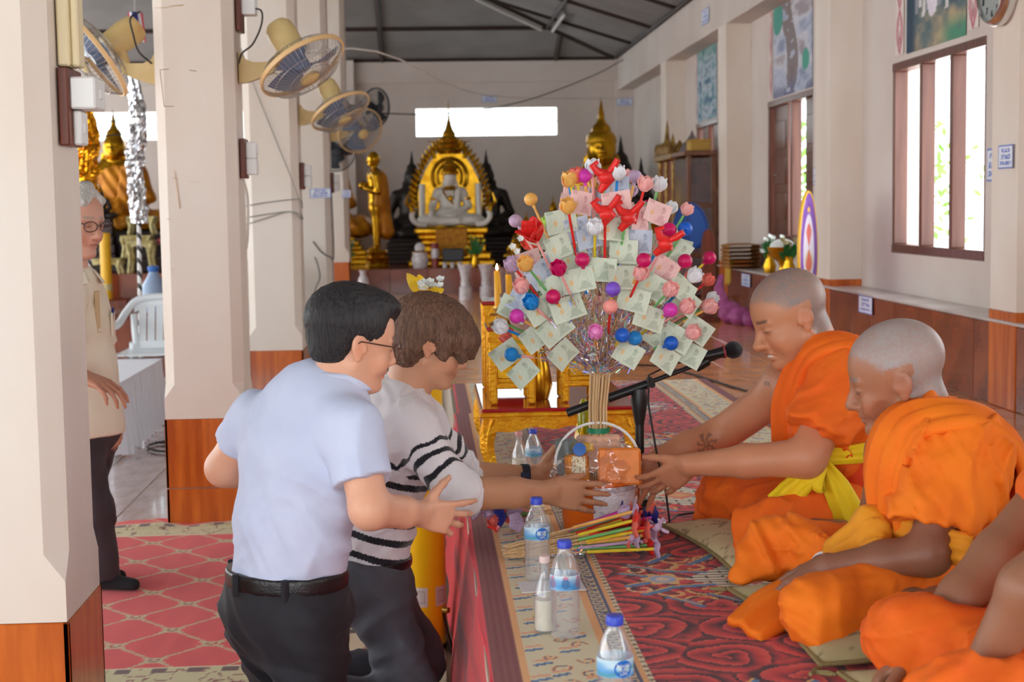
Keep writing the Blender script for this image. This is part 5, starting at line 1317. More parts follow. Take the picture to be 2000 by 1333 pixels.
s = SDF(); s.cone(P_(.03,.76), P_(.045,.5), .095, .105, .03, fl=((0,1,0),1.1)); s.cone(P_(.045,.5), P_(.1,.2), .09, .085, .03); s.half(P_(-.02,.5), (-1,0,.12)); s.disp(lambda p: .004*np.sin(p[:,1]*80+p[:,2]*25)); v, f = s.build(.009)
O('robe', (v, f), ORR, st_, ang=180)
O('pedestal', MB().lathe([(.0,.0),(.13,0),(.135,.02),(.12,.04),(.125,.09),(.14,.11),(.105,.125),(.11,.16),(.12,.17),(.1,.195),(0,.195)], (sx_,sy_,AZ), n=32), GOLD, st_)

# white Buddha on an ornate throne
wx, wy = .262, 16.85
wt = T('buddha_throne', 'white marble Buddha with gold crown on an ornate gold throne below the glass blocks', 'statue', (wx,wy,AZ))
v, f = bmesh_(1.); sc_ = .66; zb = 1.14
O('figure', (v*sc_+V(wx,wy,zb), f), WMAR, wt, ang=180)
for k, (w_, z0_, z1_, d_) in enumerate(((.95,AZ,.78,.62),(.86,.78,.86,.58),(.76,.86,.94,.54),(.66,.94,1.0,.5),(.72,1.0,1.06,.52),(.8,1.06,1.13,.55))):
    O('throne_tier', MB().bb((wx-w_/2,wy-d_/2,z0_), (wx+w_/2,wy+d_/2,z1_), .02), GOLD, wt)
O('throne_cloth', MB().bb((wx-.17,wy-.315,AZ+.1), (wx+.17,wy-.285,1.12), .01), M('orange_gold_cloth', s2l(200,140,30), .5, .3, col2=s2l(170,100,20), vs=30, bump=.4, bs=80), wt)
# backplate: pointed gold halo
arch = []
for a in np.linspace(-.2,PI+.2,28): arch.append((.36*math.cos(a)*(1-.25*max(0,math.sin(a))), 1.48-zb+.0+.52*max(-.6,math.sin(a))))
arch = [(.34,-.02)]+[(p[0],p[1]) for p in arch]+[(-.34,-.02)]
R2 = np.array([[1,0,0],[0,0,-1],[0,1,0]], float)
O('halo_plate', MB().prism(np.array(arch)[::-1], .05, (wx,wy+.2,zb), R2), GOLD, wt)
for k in range(34):
    t_ = k/33; a = -.25+(PI+.5)*t_; px, pz = .38*math.cos(a)*(1-.25*max(0,math.sin(a))), 1.48+.56*max(-.62,math.sin(a)); d = nrm(V(math.cos(a)*.8,0,.75))
    O('flame_ornament', MB().tube([V(wx+px,wy+.19,pz), V(wx+px,wy+.19,pz)+d*.05+V(.01*math.sin(k),0,0), V(wx+px,wy+.185,pz)+d*.1], [.034,.026,.004], 7), GOLD, wt)
O('halo_ring', MB().tube([(wx+.19*math.cos(a), wy+.14, zb+.54+.2*math.sin(a)) for a in np.linspace(-.6,PI+.6,30)], .022, 8), GOLD, wt)
O('halo_ring', MB().tube([(wx+.135*math.cos(a), wy+.13, zb+.54+.15*math.sin(a)) for a in np.linspace(-.6,PI+.6,30)], .016, 8), GOLD, wt)
O('crown', MB().lathe([(.09,0),(.095,.03),(.075,.05),(.085,.07),(.06,.1),(.065,.115),(.035,.15),(0,.2)], (wx,wy+.01,zb+.56), n=24), GOLD, wt)
O('spire', MB().lathe([(.12,0),(.15,.04),(.12,.07),(.13,.1),(.095,.13),(.105,.16),(.07,.2),(.075,.22),(.045,.27),(.02,.35),(.012,.42),(.006,.52),(.0,.6)], (wx,wy+.2,1.93), n=20), GOLD, wt)
for q in (-1,1):
    O('spire_arm', MB().tube([(wx,wy+.2,2.03),(wx+q*.14,wy+.2,2.06),(wx+q*.24,wy+.2,2.07)], [.02,.012,.004], 6), GOLD, wt)
    O('side_pinnacle', MB().tube([(wx+q*.16,wy+.19,1.88),(wx+q*.18,wy+.19,1.97),(wx+q*.17,wy+.19,2.05)], [.03,.02,.004], 7), GOLD, wt)
    O('naga_arm', MB().tube(sm_path([(wx+q*.27,wy-.2,1.16),(wx+q*.36,wy-.22,1.17),(wx+q*.42,wy-.22,1.24),(wx+q*.4,wy-.22,1.34)],4), .03, 10), WMAR, wt)
    O('naga_head', MB().tube(sm_path([(wx+q*.40,wy-.22,1.3),(wx+q*.43,wy-.22,1.36),(wx+q*.48,wy-.22,1.4),(wx+q*.45,wy-.22,1.5)],4), np.linspace(.04,.008,13), 8), GOLD, wt)
    O('side_post', MB().tube([(wx+q*.31,wy-.02,1.14),(wx+q*.305,wy-.02,1.6)], .033, 10), WMAR, wt)
    O('armlet', MB().lathe([(.046,-.015),(.05,0),(.046,.015)], (wx+q*.175,wy+.02,zb+.30), n=14), GOLD, wt)
O('collar', MB().lathe([(.05,.05),(.09,.02),(.1,0),(.07,.0)], (wx,wy+.0,zb+.39), n=20), GOLD, wt)
O('chest_sash', MB().tube([(wx-.08,wy-.07,zb+.38),(wx-.03,wy-.095,zb+.3),(wx+.03,wy-.09,zb+.24)], .009, 6), GOLD, wt); O('pendant', MB().ell((wx,wy-.095,zb+.3), (.028,.012,.035)), GOLD, wt)
O('belt', MB().lathe([(.12,-.012),(.126,0),(.12,.012)], (wx,wy+.02,zb+.185), n=20, sy=.8), GOLD, wt)

# things on the altar
def lathe_thing(name, label, cat, prof, c, mt, group=None, n=24, part='body'):
    t = T(name, label, cat, c, group); O(part, MB().lathe(prof, c, n=n), mt, t); return t
PORC = M('white_porcelain', s2l(226,224,222), .2, col2=s2l(200,190,196), vs=30); REDT = M('red_tin', s2l(150,60,56), .4)
vase = [(0,0),(.04,0),(.045,.01),(.03,.03),(.05,.09),(.06,.14),(.05,.19),(.03,.22),(.035,.25),(.05,.27)]
z_ = HS
for k, (x, y, lab) in enumerate(((-.66,15.75,'white porcelain vase on the platform by the altar column'),(.36,14.9,'white flared vase before the altar, left of the pair'),(.56,14.9,'white flared vase before the altar, right of the pair'))):
    t = T('white_vase', lab, 'vase', (x,y,HS), 'white vases before the altar'); O('body', MB().lathe(vase if k == 0 else [(0,0),(.06,0),(.06,.12),(.045,.13),(.04,.2),(.05,.27),(.075,.34),(.07,.34),(.03,.28)], (x,y,HS), n=24), PORC, t); O('foot', MB().lathe([(.05,0),(.06,.0),(.055,.02),(.045,.02)], (x,y,HS), n=24), PORC, t)
po = lathe_thing('incense_pot', 'pink and white incense pot at the foot of the white Buddha throne', 'pot', [(0,0),(.07,0),(.085,.04),(.09,.1),(.075,.14),(.08,.17)], (-.08,16.3,AZ), PORC); O('rim', MB().lathe([(.078,.165),(.088,.17),(.078,.18)], (-.08,16.3,AZ), n=24), GOLD, po)
O('head_figure', MB().ell((-.08,16.3,AZ+.21), (.055,.05,.06)), PORC, po)
rt = lathe_thing('offering_tin', 'tall red and white tin beside the incense pot', 'tin', [(0,0),(.04,0),(.04,.26),(0,.26)], (.08,16.32,AZ), REDT); O('band', MB().lathe([(.041,.1),(.042,.1),(.042,.2),(.041,.2)], (.08,16.32,AZ), n=24), PORC, rt)
bx_ = T('offering_box', 'dark grey box with white cups before the white Buddha', 'box', (.28,16.3,AZ)); O('box', MB().bb((.16,16.22,AZ+.07), (.38,16.38,AZ+.2), .01), M('dark_grey', s2l(56,58,62), .4), bx_)
for k in range(3): O('cup', MB().lathe([(0,0),(.02,0),(.028,.055),(.024,.055)], (.18+k*.08,16.25,AZ+.0), n=14), PORC, bx_)
def plant(x, y, z, label, n, h, cols, seed, pot=True):
    rs_ = random.Random(seed); t = T('altar_flowers', label, 'flowers', (x,y,z))
    if pot: O('vase', MB().lathe([(0,0),(.04,0),(.05,.05),(.03,.1),(.04,.14)], (x,y,z), n=18), GOLD, t)
    for k in range(n):
        a = rs_.uniform(0,2*PI); r = rs_.uniform(.02,.11); p = V(x+r*math.cos(a), y+r*math.sin(a)*.7, z+h*rs_.uniform(.55,1))
        mb = MB(); petal(mb, V(x,y,z+.1), p-V(x,y,z+.1), V(0,-1,.3), np.linalg.norm(p-V(x,y,z+.1)), .018, .15, 6); O('leaf', mb, GREEN, t)
        if k % 2: bloom(t, 'blossom', p, rs_.choice(cols), 6, .03, .014, .6, .15, (rs_.uniform(-.5,.5),-.7,.8))
    return t
YEL = M('flower_yellow', s2l(240,190,30), .5); PKF = M('flower_pinkred', s2l(206,90,100), .5)
plant(.5,16.25,AZ,'green altar plant with yellow flowers beside the dark grey box',12,.36,[YEL],1)
plant(-.86,16.35,AZ,'cream flowers in a vase by the altar column',14,.3,[M('cream_flower', s2l(214,206,150), .6)],2)
plant(-2.72,16.4,AZ,'pink altar flowers beside the small white and gold tables',10,.34,[PKF],3)
for k, (x, y, z0_, w, h) in enumerate(((-3.08,16.9,1.1,.3,.2),(-3.08,16.58,AZ+.15,.32,.24),(-2.98,16.25,AZ,.28,.34),(-3.42,16.25,AZ,.5,.16))):
    t = T('small_altar_table', ['small gilded altar table, topmost by the dark Buddha','small gilded altar table on the middle step by the dark Buddha','tall narrow gilded altar table behind the striped stick','wide low gilded altar table behind the yellow pillar candle'][k], 'table', (x,y,z0_))
    O('top', MB().bb((x-w/2,y-.12,z0_+h-.03), (x+w/2,y+.12,z0_+h), .006), LTB, t); m1 = MB(); carved_apron(m1, x-w/2+.01, x+w/2-.01, z0_+h-.09, z0_+h-.03, y-.11, .015); O('apron', m1, LTB, t, smooth=False)
    for a in (-1,1):
        for b in (-1,1): O('leg', MB().tube([(x+a*(w/2-.02),y+b*.1,z0_),(x+a*(w/2-.04),y+b*.1,z0_+h*.5),(x+a*(w/2-.02),y+b*.1,z0_+h-.03)], [.02,.022,.03], 8), LTB, t)
for k, (x, y, z0_, h) in enumerate(((-3.08,16.9,AZ,.39),(-3.08,16.58,AZ,.15))): O('altar_step', MB().bb((x-.22,y-.14,z0_), (x+.22,y+.14,z0_+h), .008), BASEM, base=(x,y,z0_), label=['tall dark step under the topmost gilded table','low dark step under the middle gilded table'][k], cat='step')
yp = lathe_thing('pillar_candle', 'thick yellow pillar candle standing before the left altar', 'candle', [(0,0),(.055,0),(.055,.66),(.05,.68),(0,.68)], (-3.28,15.9,.46), M('yellow_candle2', s2l(226,170,20), .4)); O('band', MB().lathe([(.056,.09),(.058,.09),(.058,.16),(.056,.16)], (-3.28,15.9,.46), n=24), M('cream_band', s2l(196,180,130), .5), yp)
O('candle_plinth', MB().bb((-3.5,15.75,0), (-3.05,16.05,.46), .01), DKWOOD, base=(-3.28,15.9,0), label='dark wooden plinth under the yellow pillar candle', cat='plinth')
jb = lathe_thing('water_jug', 'pale blue plastic jug lying beyond the white chair', 'jug', [(0,0),(.09,0),(.1,.04),(.1,.2),(.05,.28),(.03,.33)], (-2.15,12.2,.56), M('blue_white_plastic', s2l(150,170,200), .35)); O('lid', MB().lathe([(.04,.32),(.045,.33),(.045,.36),(0,.37)], (-2.15,12.2,.56), n=20), M('cap_blue', s2l(60,110,190), .4), jb)
sdz = T('side_desk', 'brown wooden desk behind the white chair', 'desk', (-2.1,12.3,0)); O('top', MB().bb((-2.7,12.0,.52), (-1.35,12.6,.56), .006), DKWOOD, sdz); O('front_panel', MB().bb((-2.68,12.02,.06), (-1.37,12.05,.52)), TILE_B, sdz)
for a in (-2.66,-1.4):
    for b in (12.05,12.56): O('leg', MB().bb((a-.025,b-.025,0), (a+.025,b+.025,.52)), DKWOOD, sdz)
hf = T('stereo_stack', 'black stereo stack on the brown desk between two columns', 'stereo', (-1.62,12.3,.56))
for k in range(2): 
    u_ = O('unit', MB().bb((-1.85,12.1,.58+k*.2), (-1.4,12.5,.76+k*.2), .008), BLACKP, hf); O('fascia', MB().bb((-1.84,12.09,.7+k*.2), (-1.41,12.1,.75+k*.2)), STEEL, u_)
    for q in range(6): O('knob', MB().lathe([(.014,0),(.014,.015),(0,.016)], (-1.8+q*.07,12.095,.64+k*.2), euler(x=PI/2), 12), STEEL, u_)
    for a in (-1.8,-1.45):
        O('foot', MB().bb((a-.02,12.15,.56 if k == 0 else .76), (a+.02,12.45,.58 if k == 0 else .78)), BLACKP, hf)
s = SDF()
for k in range(7): s.ell((-1.5+RNG.uniform(-.12,.12),11.7+RNG.uniform(-.06,.06),.07+RNG.uniform(0,.06)), (.11,.09,.07), None, .04)
s.half((0,0,.005), (0,0,-1)); v, f = s.build(.014); O('green_cloth', (v, f), M('green_fabric', s2l(20,130,90), .8), base=(-1.5,11.7,0), label='crumpled green cloth under the desk between two columns', cat='cloth', ang=180)

# plastic chair behind the covered table
PLC = M('white_chair_plastic', s2l(222,228,232), .3)
ch = T('plastic_chair', 'white plastic armchair with slotted back behind the white clothed table', 'chair', (-1.79,10.25,0))
cx_, cy_ = -1.79, 10.25
def chp(x, y, z): return (cx_+x, cy_+y, z)
# back panel in strips leaving slots
xs_ = np.linspace(-.17,.17,7)
for a, b in zip(xs_[:-1], xs_[1:]):
    def fn(u, v, a=a, b=b):
        x = a+.004+(b-a-.008)*u; return [cx_+x+0*v, cy_+.2+.06*v-.25*x*x, .47+.25*v+0*u]
    O('back_slat', MB().sheet(fn, 3, 8, .008), PLC, ch)
def fnt(u, v):
    x = -.2+.4*u; return [cx_+x, cy_+.2+.06-.25*x*x, .71+.065*v-.10*(np.abs(x)/.22)**2.5*.5]
O('top_rail', MB().sheet(fnt, 16, 4, .012), PLC, ch)
def fnb(u, v): x = -.18+.36*u; return [cx_+x, cy_+.2-.25*x*x, .43+.05*v]
O('lower_rail', MB().sheet(fnb, 12, 3, .01), PLC, ch)
O('back_frame', MB().tube(sm_path([chp(-.27,.0,.6),chp(-.265,.1,.62),chp(-.24,.19,.68),chp(-.17,.245,.755),chp(0,.26,.775),chp(.17,.245,.755),chp(.24,.19,.68),chp(.265,.1,.62),chp(.27,0,.6)],5), .024, 10), PLC, ch)
for q in (-1,1):
    O('arm', MB().tube(sm_path([chp(q*.27,0,.6),chp(q*.275,-.15,.6),chp(q*.27,-.24,.57),chp(q*.255,-.25,.42)],4), .026, 10, flat=.6), PLC, ch)
    O('leg', MB().tube([chp(q*.25,-.24,.44),chp(q*.27,-.27,0)], [.03,.022], 8), PLC, ch); O('leg', MB().tube([chp(q*.2,.2,.47),chp(q*.24,.28,0)], [.03,.022], 8), PLC, ch)
    O('back_stile', MB().tube(sm_path([chp(q*.18,.205,.44),chp(q*.19,.2,.52),chp(q*.2,.23,.66)],4), .022, 8), PLC, ch)
def fns(u, v): x = -.24+.48*u; y = -.25+.47*v; return [cx_+x, cy_+y, .43-.02*np.sin(PI*u)*np.sin(PI*v)]
O('seat', MB().sheet(fns, 10, 10, .012), PLC, ch)

# low table under a white cloth
wtb = T('clothed_table', 'low table under a white cloth with pleated skirt beside the old man', 'table', (-2.2,9.1,0))
O('table_top', MB().bb((-2.72,8.42,.39), (-1.72,9.78,.415), .004), DKWOOD, wtb)
for a in (-2.66,-1.8):
    for b in (8.5,9.7): O('leg', MB().tube([(a,b,0),(a,b,.39)], .018, 8), STEEL, wtb)
WCL = M('white_cloth', s2l(226,228,238), .8, sheen=.2)
def topf(u, v): return [-2.74+1.05*u, 8.4+1.4*v, .42+.002*np.sin(u*9)*np.cos(v*7)]
O('cloth_top', MB().sheet(topf, 20, 20, .003), WCL, wtb)
def skf(u, v):
    # right side then front
    n_ = 2.4; s_ = u*n_; right = s_ < 1.4; x = np.where(right, -1.695, -1.695-(s_-1.4)); y = np.where(right, 9.8-s_, 8.4)
    w = v*(.022*np.sin(s_*58+1.3*np.sin(s_*9))+.012*np.sin(s_*97))+.015*v; z = .42-v*(.40+.012*np.sin(s_*21))
    return [x+np.where(right, w, 0), y-np.where(right, 0, w), z]
O('skirt', MB().sheet(skf, 260, 14, 0), WCL, wtb, ang=180)
cable([(-1.6,8.95,.012),(-1.35,8.8,.012),(-1.2,8.9,.012),(-1.4,9.1,.015),(-1.62,8.85,.012),(-1.5,8.6,.012),(-1.25,8.75,.015),(-1.1,9.1,.012)], .006, 'coil of dark cable on the pale tiles by the table skirt')
cable([(-1.95,9.95,.425+.004),(-1.9,9.78,.43),(-1.75,9.74,.432),(-1.6,9.9,.44)], .004, 'thin dark wire lying along the edge of the white table cloth')

# cabinets by the windowed wall
CABW = M('cabinet_wood', s2l(122,76,48), .35, col2=s2l(96,56,34), vs=6, stretch=(6,6,1)); GLASSD = M('cabinet_glass', s2l(120,112,112), .08, coat=.5, alpha=.45); PINKC = M('pink_packs', s2l(170,90,116), .5, col2=s2l(120,60,86), vs=10)
x0, x1, y0, y1, zt = 2.2, 2.455, 12.93, 13.6, 1.79
cb = T('glass_cabinet', 'brown wooden glass cabinet with pink packs inside, by the small dark window', 'cabinet', (2.33,13.26,HS))
O('top', MB().bb((x0-.03,y0-.03,zt-.04), (x1,y1+.03,zt), .006), CABW, cb); O('base', MB().bb((x0,y0,HS), (x1,y1,HS+.1), .005), CABW, cb); O('back', MB().bb((x1-.015,y0,HS+.1), (x1,y1,zt-.04)), CABW, cb)
for x in (x0+.018, x1-.03):
    for y in (y0+.018, y1-.018): O('post', MB().bb((x-.018,y-.018,HS+.1), (x+.018,y+.018,zt-.04), .003), CABW, cb)
for z in (.9,1.32): O('shelf', MB().bb((x0+.01,y0+.01,z), (x1-.015,y1-.01,z+.025)), CABW, cb); O('rail', MB().bb((x0+.03,y0,z-.01), (x1-.03,y0+.02,z+.03), .003), CABW, cb)
O('pane', MB().bb((x0+.004,y0+.03,HS+.12), (x0+.008,y1-.03,zt-.06)), GLASSD, cb); O('pane', MB().bb((x0+.03,y0+.004,HS+.12), (x1-.03,y0+.008,zt-.06)), GLASSD, cb)
for k, (z, h) in enumerate(((.56,.3),(.93,.34),(1.35,.34))): 
    for q in range(2): O('robe_pack', MB().bb((x0+.05,y0+.06+q*.26,z), (x1-.04,y0+.26+q*.26,z+h), .02), PINKC, cb)
gx0, gx1, gy0, gy1, gz = 2.2, 2.455, 13.72, 14.6, 1.8
gc = T('gold_cabinet', 'carved gold and red scripture cabinet with pointed finials', 'cabinet', (2.33,14.1,HS))
GCB = M('old_gold', s2l(170,136,70), .4, .5, col2=s2l(120,84,40), vs=18, bump=.5, bs=60)
O('body', MB().bb((gx0+.03,gy0+.03,HS), (gx1,gy1-.03,gz-.06), .005), M('old_red', s2l(120,50,44), .5), gc); O('cornice', MB().bb((gx0-.03,gy0-.04,gz-.06), (gx1,gy1+.04,gz), .01), GCB, gc); O('plinth', MB().bb((gx0-.01,gy0-.01,HS), (gx1,gy1+.01,HS+.15), .01), GCB, gc)
for y in (gy0+.05, (gy0+gy1)/2, gy1-.05): O('post', MB().bb((gx0,y-.04,HS+.15), (gx0+.05,y+.04,gz-.06), .012), GCB, gc)
O('side_panel', MB().bb((gx0+.04,gy0+.0,HS+.15), (gx1-.02,gy0+.028,gz-.06), .005), GCB, gc)
for y, h in ((gy1-.1,.42),((gy0+gy1)/2,.2),(gy0+.06,.12)):
    O('finial', MB().lathe([(.055,0),(.06,.03),(.04,.06),(.045,.09),(.025,.16),(.015,.25),(.0,.34)] if h > .3 else [(.06,0),(.07,.03),(.03,.08),(0,h)], (gx0+.08,y,gz), n=10), GCB, gc)
for k in range(7): O('crest', MB().tube([(gx0-.01,gy0+.02+k*.13,gz),(gx0-.02,gy0+.03+k*.13,gz+.06),(gx0-.015,gy0+.05+k*.13,gz+.11)], [.03,.022,.003], 6), GCB, gc)
bw_ = T('woven_box', 'yellow woven box on the glass cabinet', 'box', (2.34,13.1,1.79)); O('box', MB().bb((2.24,13.0,1.79), (2.42,13.2,1.87), .01), M('yellow_weave', s2l(190,150,70), .7, bump=.6, bs=120), bw_); O('lid', MB().bb((2.235,12.995,1.865), (2.425,13.205,1.89), .01), M('yellow_weave', s2l(190,150,70), .7), bw_)
lathe_thing('silver_dome', 'grey pointed tray cover on the glass cabinet', 'cover', [(0,0),(.12,0),(.11,.03),(.08,.08),(.05,.11),(.02,.15),(0,.2)], (2.33,13.42,1.79), M('dull_silver', s2l(150,140,142), .3, .7))

# monk fans and stands
def oval_fan(c, rw, rh, rot, label, fn, rim, handle_to, th=.012, nm='ceremonial_fan'):
    c = np.asarray(c, float); t = T(nm, label, 'ceremonial fan', (c[0],c[1],handle_to)); R = euler(z=rot); n = 40
    P, f_, col_ = [], [], []
    rings = 24
    for i in range(rings+1):
        for j in range(n):
            a = 2*PI*j/n; q = i/rings; sh = 1-.12*math.sin(a); P.append(R@V(rw*q*sh*math.cos(a), 0, rh*q*math.sin(a))+c)
    f_ = np.array([(i*n+j, i*n+(j+1)%n, (i+1)*n+(j+1)%n, (i+1)*n+j) for i in range(rings) for j in range(n)]); P = np.array(P)
    q = np.repeat(np.linspace(0,1,rings+1), n); a = np.tile(np.arange(n)*2*PI/n, rings+1); cl = fn(q, a); off = R@V(0,th/2,0)
    O('face', (np.r_[P-off, P+off], np.r_[f_, f_[:,::-1]+len(P)], np.r_[cl,cl]), PRINT, t)
    O('rim', MB().tube([R@V(rw*(1-.12*math.sin(a))*math.cos(a), 0, rh*math.sin(a))+c for a in np.linspace(0,2*PI,41)], th*.8, 8), rim, t)
    O('handle', MB().tube([c-V(0,0,rh), (c[0],c[1],handle_to+.02)], .012, 8), DKWOOD, t); O('foot', MB().lathe([(.07,0),(.07,.012),(.02,.025),(0,.025)], (c[0],c[1],handle_to), n=20), DKWOOD, t); return t
def purple(q, a):
    c = np.tile(np.array(s2l(132,84,176)), (len(q),1)); c = mixc(c, s2l(170,130,200), ((q > .8) & (np.sin(a*40) > 0))*.6); c = mixc(c, s2l(120,70,160), ((q > .72) & (q < .8))*1.); c = mixc(c, s2l(222,214,226), (q < .62)*1.); c = mixc(c, s2l(196,186,130), ((q < .5) & (np.sin(a) < -.4))*.8); c = mixc(c, s2l(216,90,70), ((q < .42) & (np.abs(np.cos(a)) < .8))*.9); return mixc(c, s2l(230,180,90), ((q > .64) & (q < .72) & (np.abs(a-PI/2) < .25))*1.)
oval_fan((2.2,8.8,1.08), .26, .325, 1.13, 'purple oval ceremonial fan with yellow rim beside the wall pilaster', purple, M('yellow_rim', s2l(240,186,50), .4), HS)
def bluef(q, a): return mixc(np.tile(np.array(s2l(24,74,150)), (len(q),1)), np.array(s2l(14,50,120)), (np.cos(a) < -.1)*.8)
oval_fan((2.04,11.85,1.17), .135, .17, .25, 'plain blue cloth ceremonial fan before the glass cabinet', bluef, M('blue_rim', s2l(20,60,130), .6), HS, .02)
ps = T('wooden_post', 'brown round topped wooden post beside the blue fan', 'post', (2.13,11.6,HS)); O('post', MB().prism(np.array([(-.045,0),(.045,0),(.045,.62),(.03,.68),(0,.7),(-.03,.68),(-.045,.62)]), .05, (2.13,11.6,HS), np.array([[1,0,0],[0,0,-1],[0,1,0]], float)), DKWOOD, ps); O('foot', MB().bb((2.05,11.5,HS), (2.21,11.7,HS+.03), .005), DKWOOD, ps)
# folded robes on the ledge
ROBEB = M('robe_brown', s2l(176,122,60), .8, col2=s2l(150,98,44), vs=8, bump=.3, bs=40)
for k in range(6):
    w = .16-.006*k; z0_ = .829+k*.032
    def fn(u, v, k=k, w=w, z0_=z0_):
        a = 2*PI*u; sx = np.sign(np.cos(a))*np.abs(np.cos(a))**.6; sz = np.sign(np.sin(a))*np.abs(np.sin(a))**.6
        return [2.50+.11*sx-.03*(sx < 0), 12.12+(v-.5)*2*w*1.3+.02*math.sin(k*2), z0_+.016+.016*sz+.004*np.sin(v*20+k)]
    O('folded_robe', MB().sheet(fn, 24, 12, 0), ROBEB, base=(2.5,12.12,z0_), label=['brown folded robe, lowest of the pile on the ledge','brown folded robe, second from the bottom of the ledge pile','brown folded robe, third from the bottom of the ledge pile','brown folded robe, fourth from the bottom of the ledge pile','brown folded robe, just under the topmost of the ledge pile','brown folded robe, topmost of the pile on the ledge'][k], cat='robe', group='folded robes on the ledge', ang=180)
for k in range(4): O('robe_tie', MB().tube([(2.41,12.02+k*.05,.9),(2.385,12.02+k*.05,.85),(2.38,12.02+k*.05,.72-.02*(k%2))], [.01,.012,.012], 6), M('yellow_tie', s2l(206,164,50), .6), base=(2.4,12.02+k*.05,.8), label=['yellow tie hanging from the folded robes, nearest the gilt cups','yellow tie hanging from the folded robes, second from the gilt cups','yellow tie hanging from the folded robes, third from the gilt cups','yellow tie hanging from the folded robes, farthest from the gilt cups'][k], cat='tie', group='yellow robe ties')
# gilt bowls and flowers on the ledge
bo = T('gilt_bowl', 'gold pedestal bowl heaped with white on the ledge below the shutters', 'bowl', (2.52,10.9,.828))
O('bowl', MB().lathe([(0,0),(.06,0),(.06,.01),(.025,.03),(.02,.06),(.03,.09),(.09,.13),(.11,.2),(.105,.2),(.08,.15)], (2.54,10.9,.828), n=28), GOLD, bo); O('rice_heap', MB().ell((2.54,10.9,1.03), (.09,.09,.055), None, 20, 10), WHF, bo)
for (x, y, lab, sd) in ((2.52,11.22,'white orchids and green leaves in a gilt cup on the ledge, beside the folded robes',5),(2.52,10.62,'pale dried flowers in a gilt cup on the ledge, beside the purple fan',6)):
    plant(x, y, .829, lab, 16, .26, [WHF] if sd == 5 else [M('dry_flower', s2l(206,196,150), .7)], sd)
O('gilt_tray', MB().lathe([(0,0),(.13,0),(.14,.012),(.13,.012),(0,.006)], (2.2,11.4,HS), n=28), GOLD, base=(2.2,11.4,HS), label='round gilt tray on the floor behind the monks', cat='tray') if False else None
s = SDF()
for (x, y, z, r) in ((2.25,11.35,.53,.09),(2.3,11.2,.51,.08),(2.34,11.05,.5,.06),(2.2,11.45,.62,.06),(2.19,11.47,.70,.035)): s.ell((x,y,z), (r,r*.9,r*.95), None, .05)
s.cone((2.19,11.47,.7), (2.21,11.5,.79), .03, .022, .02); s.half((0,0,HS+.002), (0,0,-1)); s.disp(lambda p: .006*fbm(p*22, 3, 2)); v, f = s.build(.009)
pb = O('pink_bag', (v, f), M('magenta_fabric', s2l(170,84,140), .6, col2=s2l(140,60,112), vs=20), base=(2.25,11.3,HS), label='crumpled magenta cloth bag on the floor below the folded robes', cat='bag', ang=180)
mt2 = T('folding_chair', 'dark folding metal chair half hidden behind the old man', 'chair', (-2.55,10.9,0))
O('frame', MB().tube(sm_path([(-2.42,10.6,0),(-2.45,10.7,.45),(-2.5,10.9,.85),(-2.8,10.9,.85),(-2.75,10.7,.45),(-2.72,10.6,0)],5), .013, 8), STEEL, mt2); O('frame', MB().tube(sm_path([(-2.42,11.1,0),(-2.45,10.95,.25),(-2.46,10.75,.46),(-2.76,10.75,.46),(-2.75,10.95,.25),(-2.72,11.1,0)],5), .013, 8), STEEL, mt2)
O('seat', MB().bb((-2.78,10.6,.44), (-2.42,10.98,.465), .01), BLACKP, mt2); O('backrest', MB().box((-2.64,10.87,.76), (.17,.012,.1), euler(x=-.2), .008), BLACKP, mt2)

# ------------------------------------------------------------------ greenery outside the windows
LEAFO = M('tree_leaf', s2l(110,160,60), .5); BARK = M('tree_bark', s2l(110,90,70), .9, bump=.5, bs=30)
for k, (x, y, z, r, n_) in enumerate(((4.5,14.3,1.55,.62,420),(4.3,17.6,1.6,.7,420))):
    t = T('tree', ['leafy tree outside the wide open window','leafy tree outside the half closed shutters'][k], 'tree', (x,y,-.3))
    O('trunk', MB().tube([(x,y,-.3),(x+.05,y,.6),(x-.03,y,1.5)], [.07,.055,.03], 8), BARK, t)
    g = np.random.default_rng(k+3); mb = MB()
    for i in range(n_):
        p = g.normal(0,.45,3)*r*V(1,1,1.3)+V(x,y,z); d = nrm(g.normal(0,1,3)); s_ = nrm(np.cross(d, g.normal(0,1,3))); l = .07; mb.add([p-d*l, p+s_*l*.4, p+d*l, p-s_*l*.4], [(0,1,2,3)])
    O('foliage', mb, LEAFO, t, kind='stuff', smooth=False)
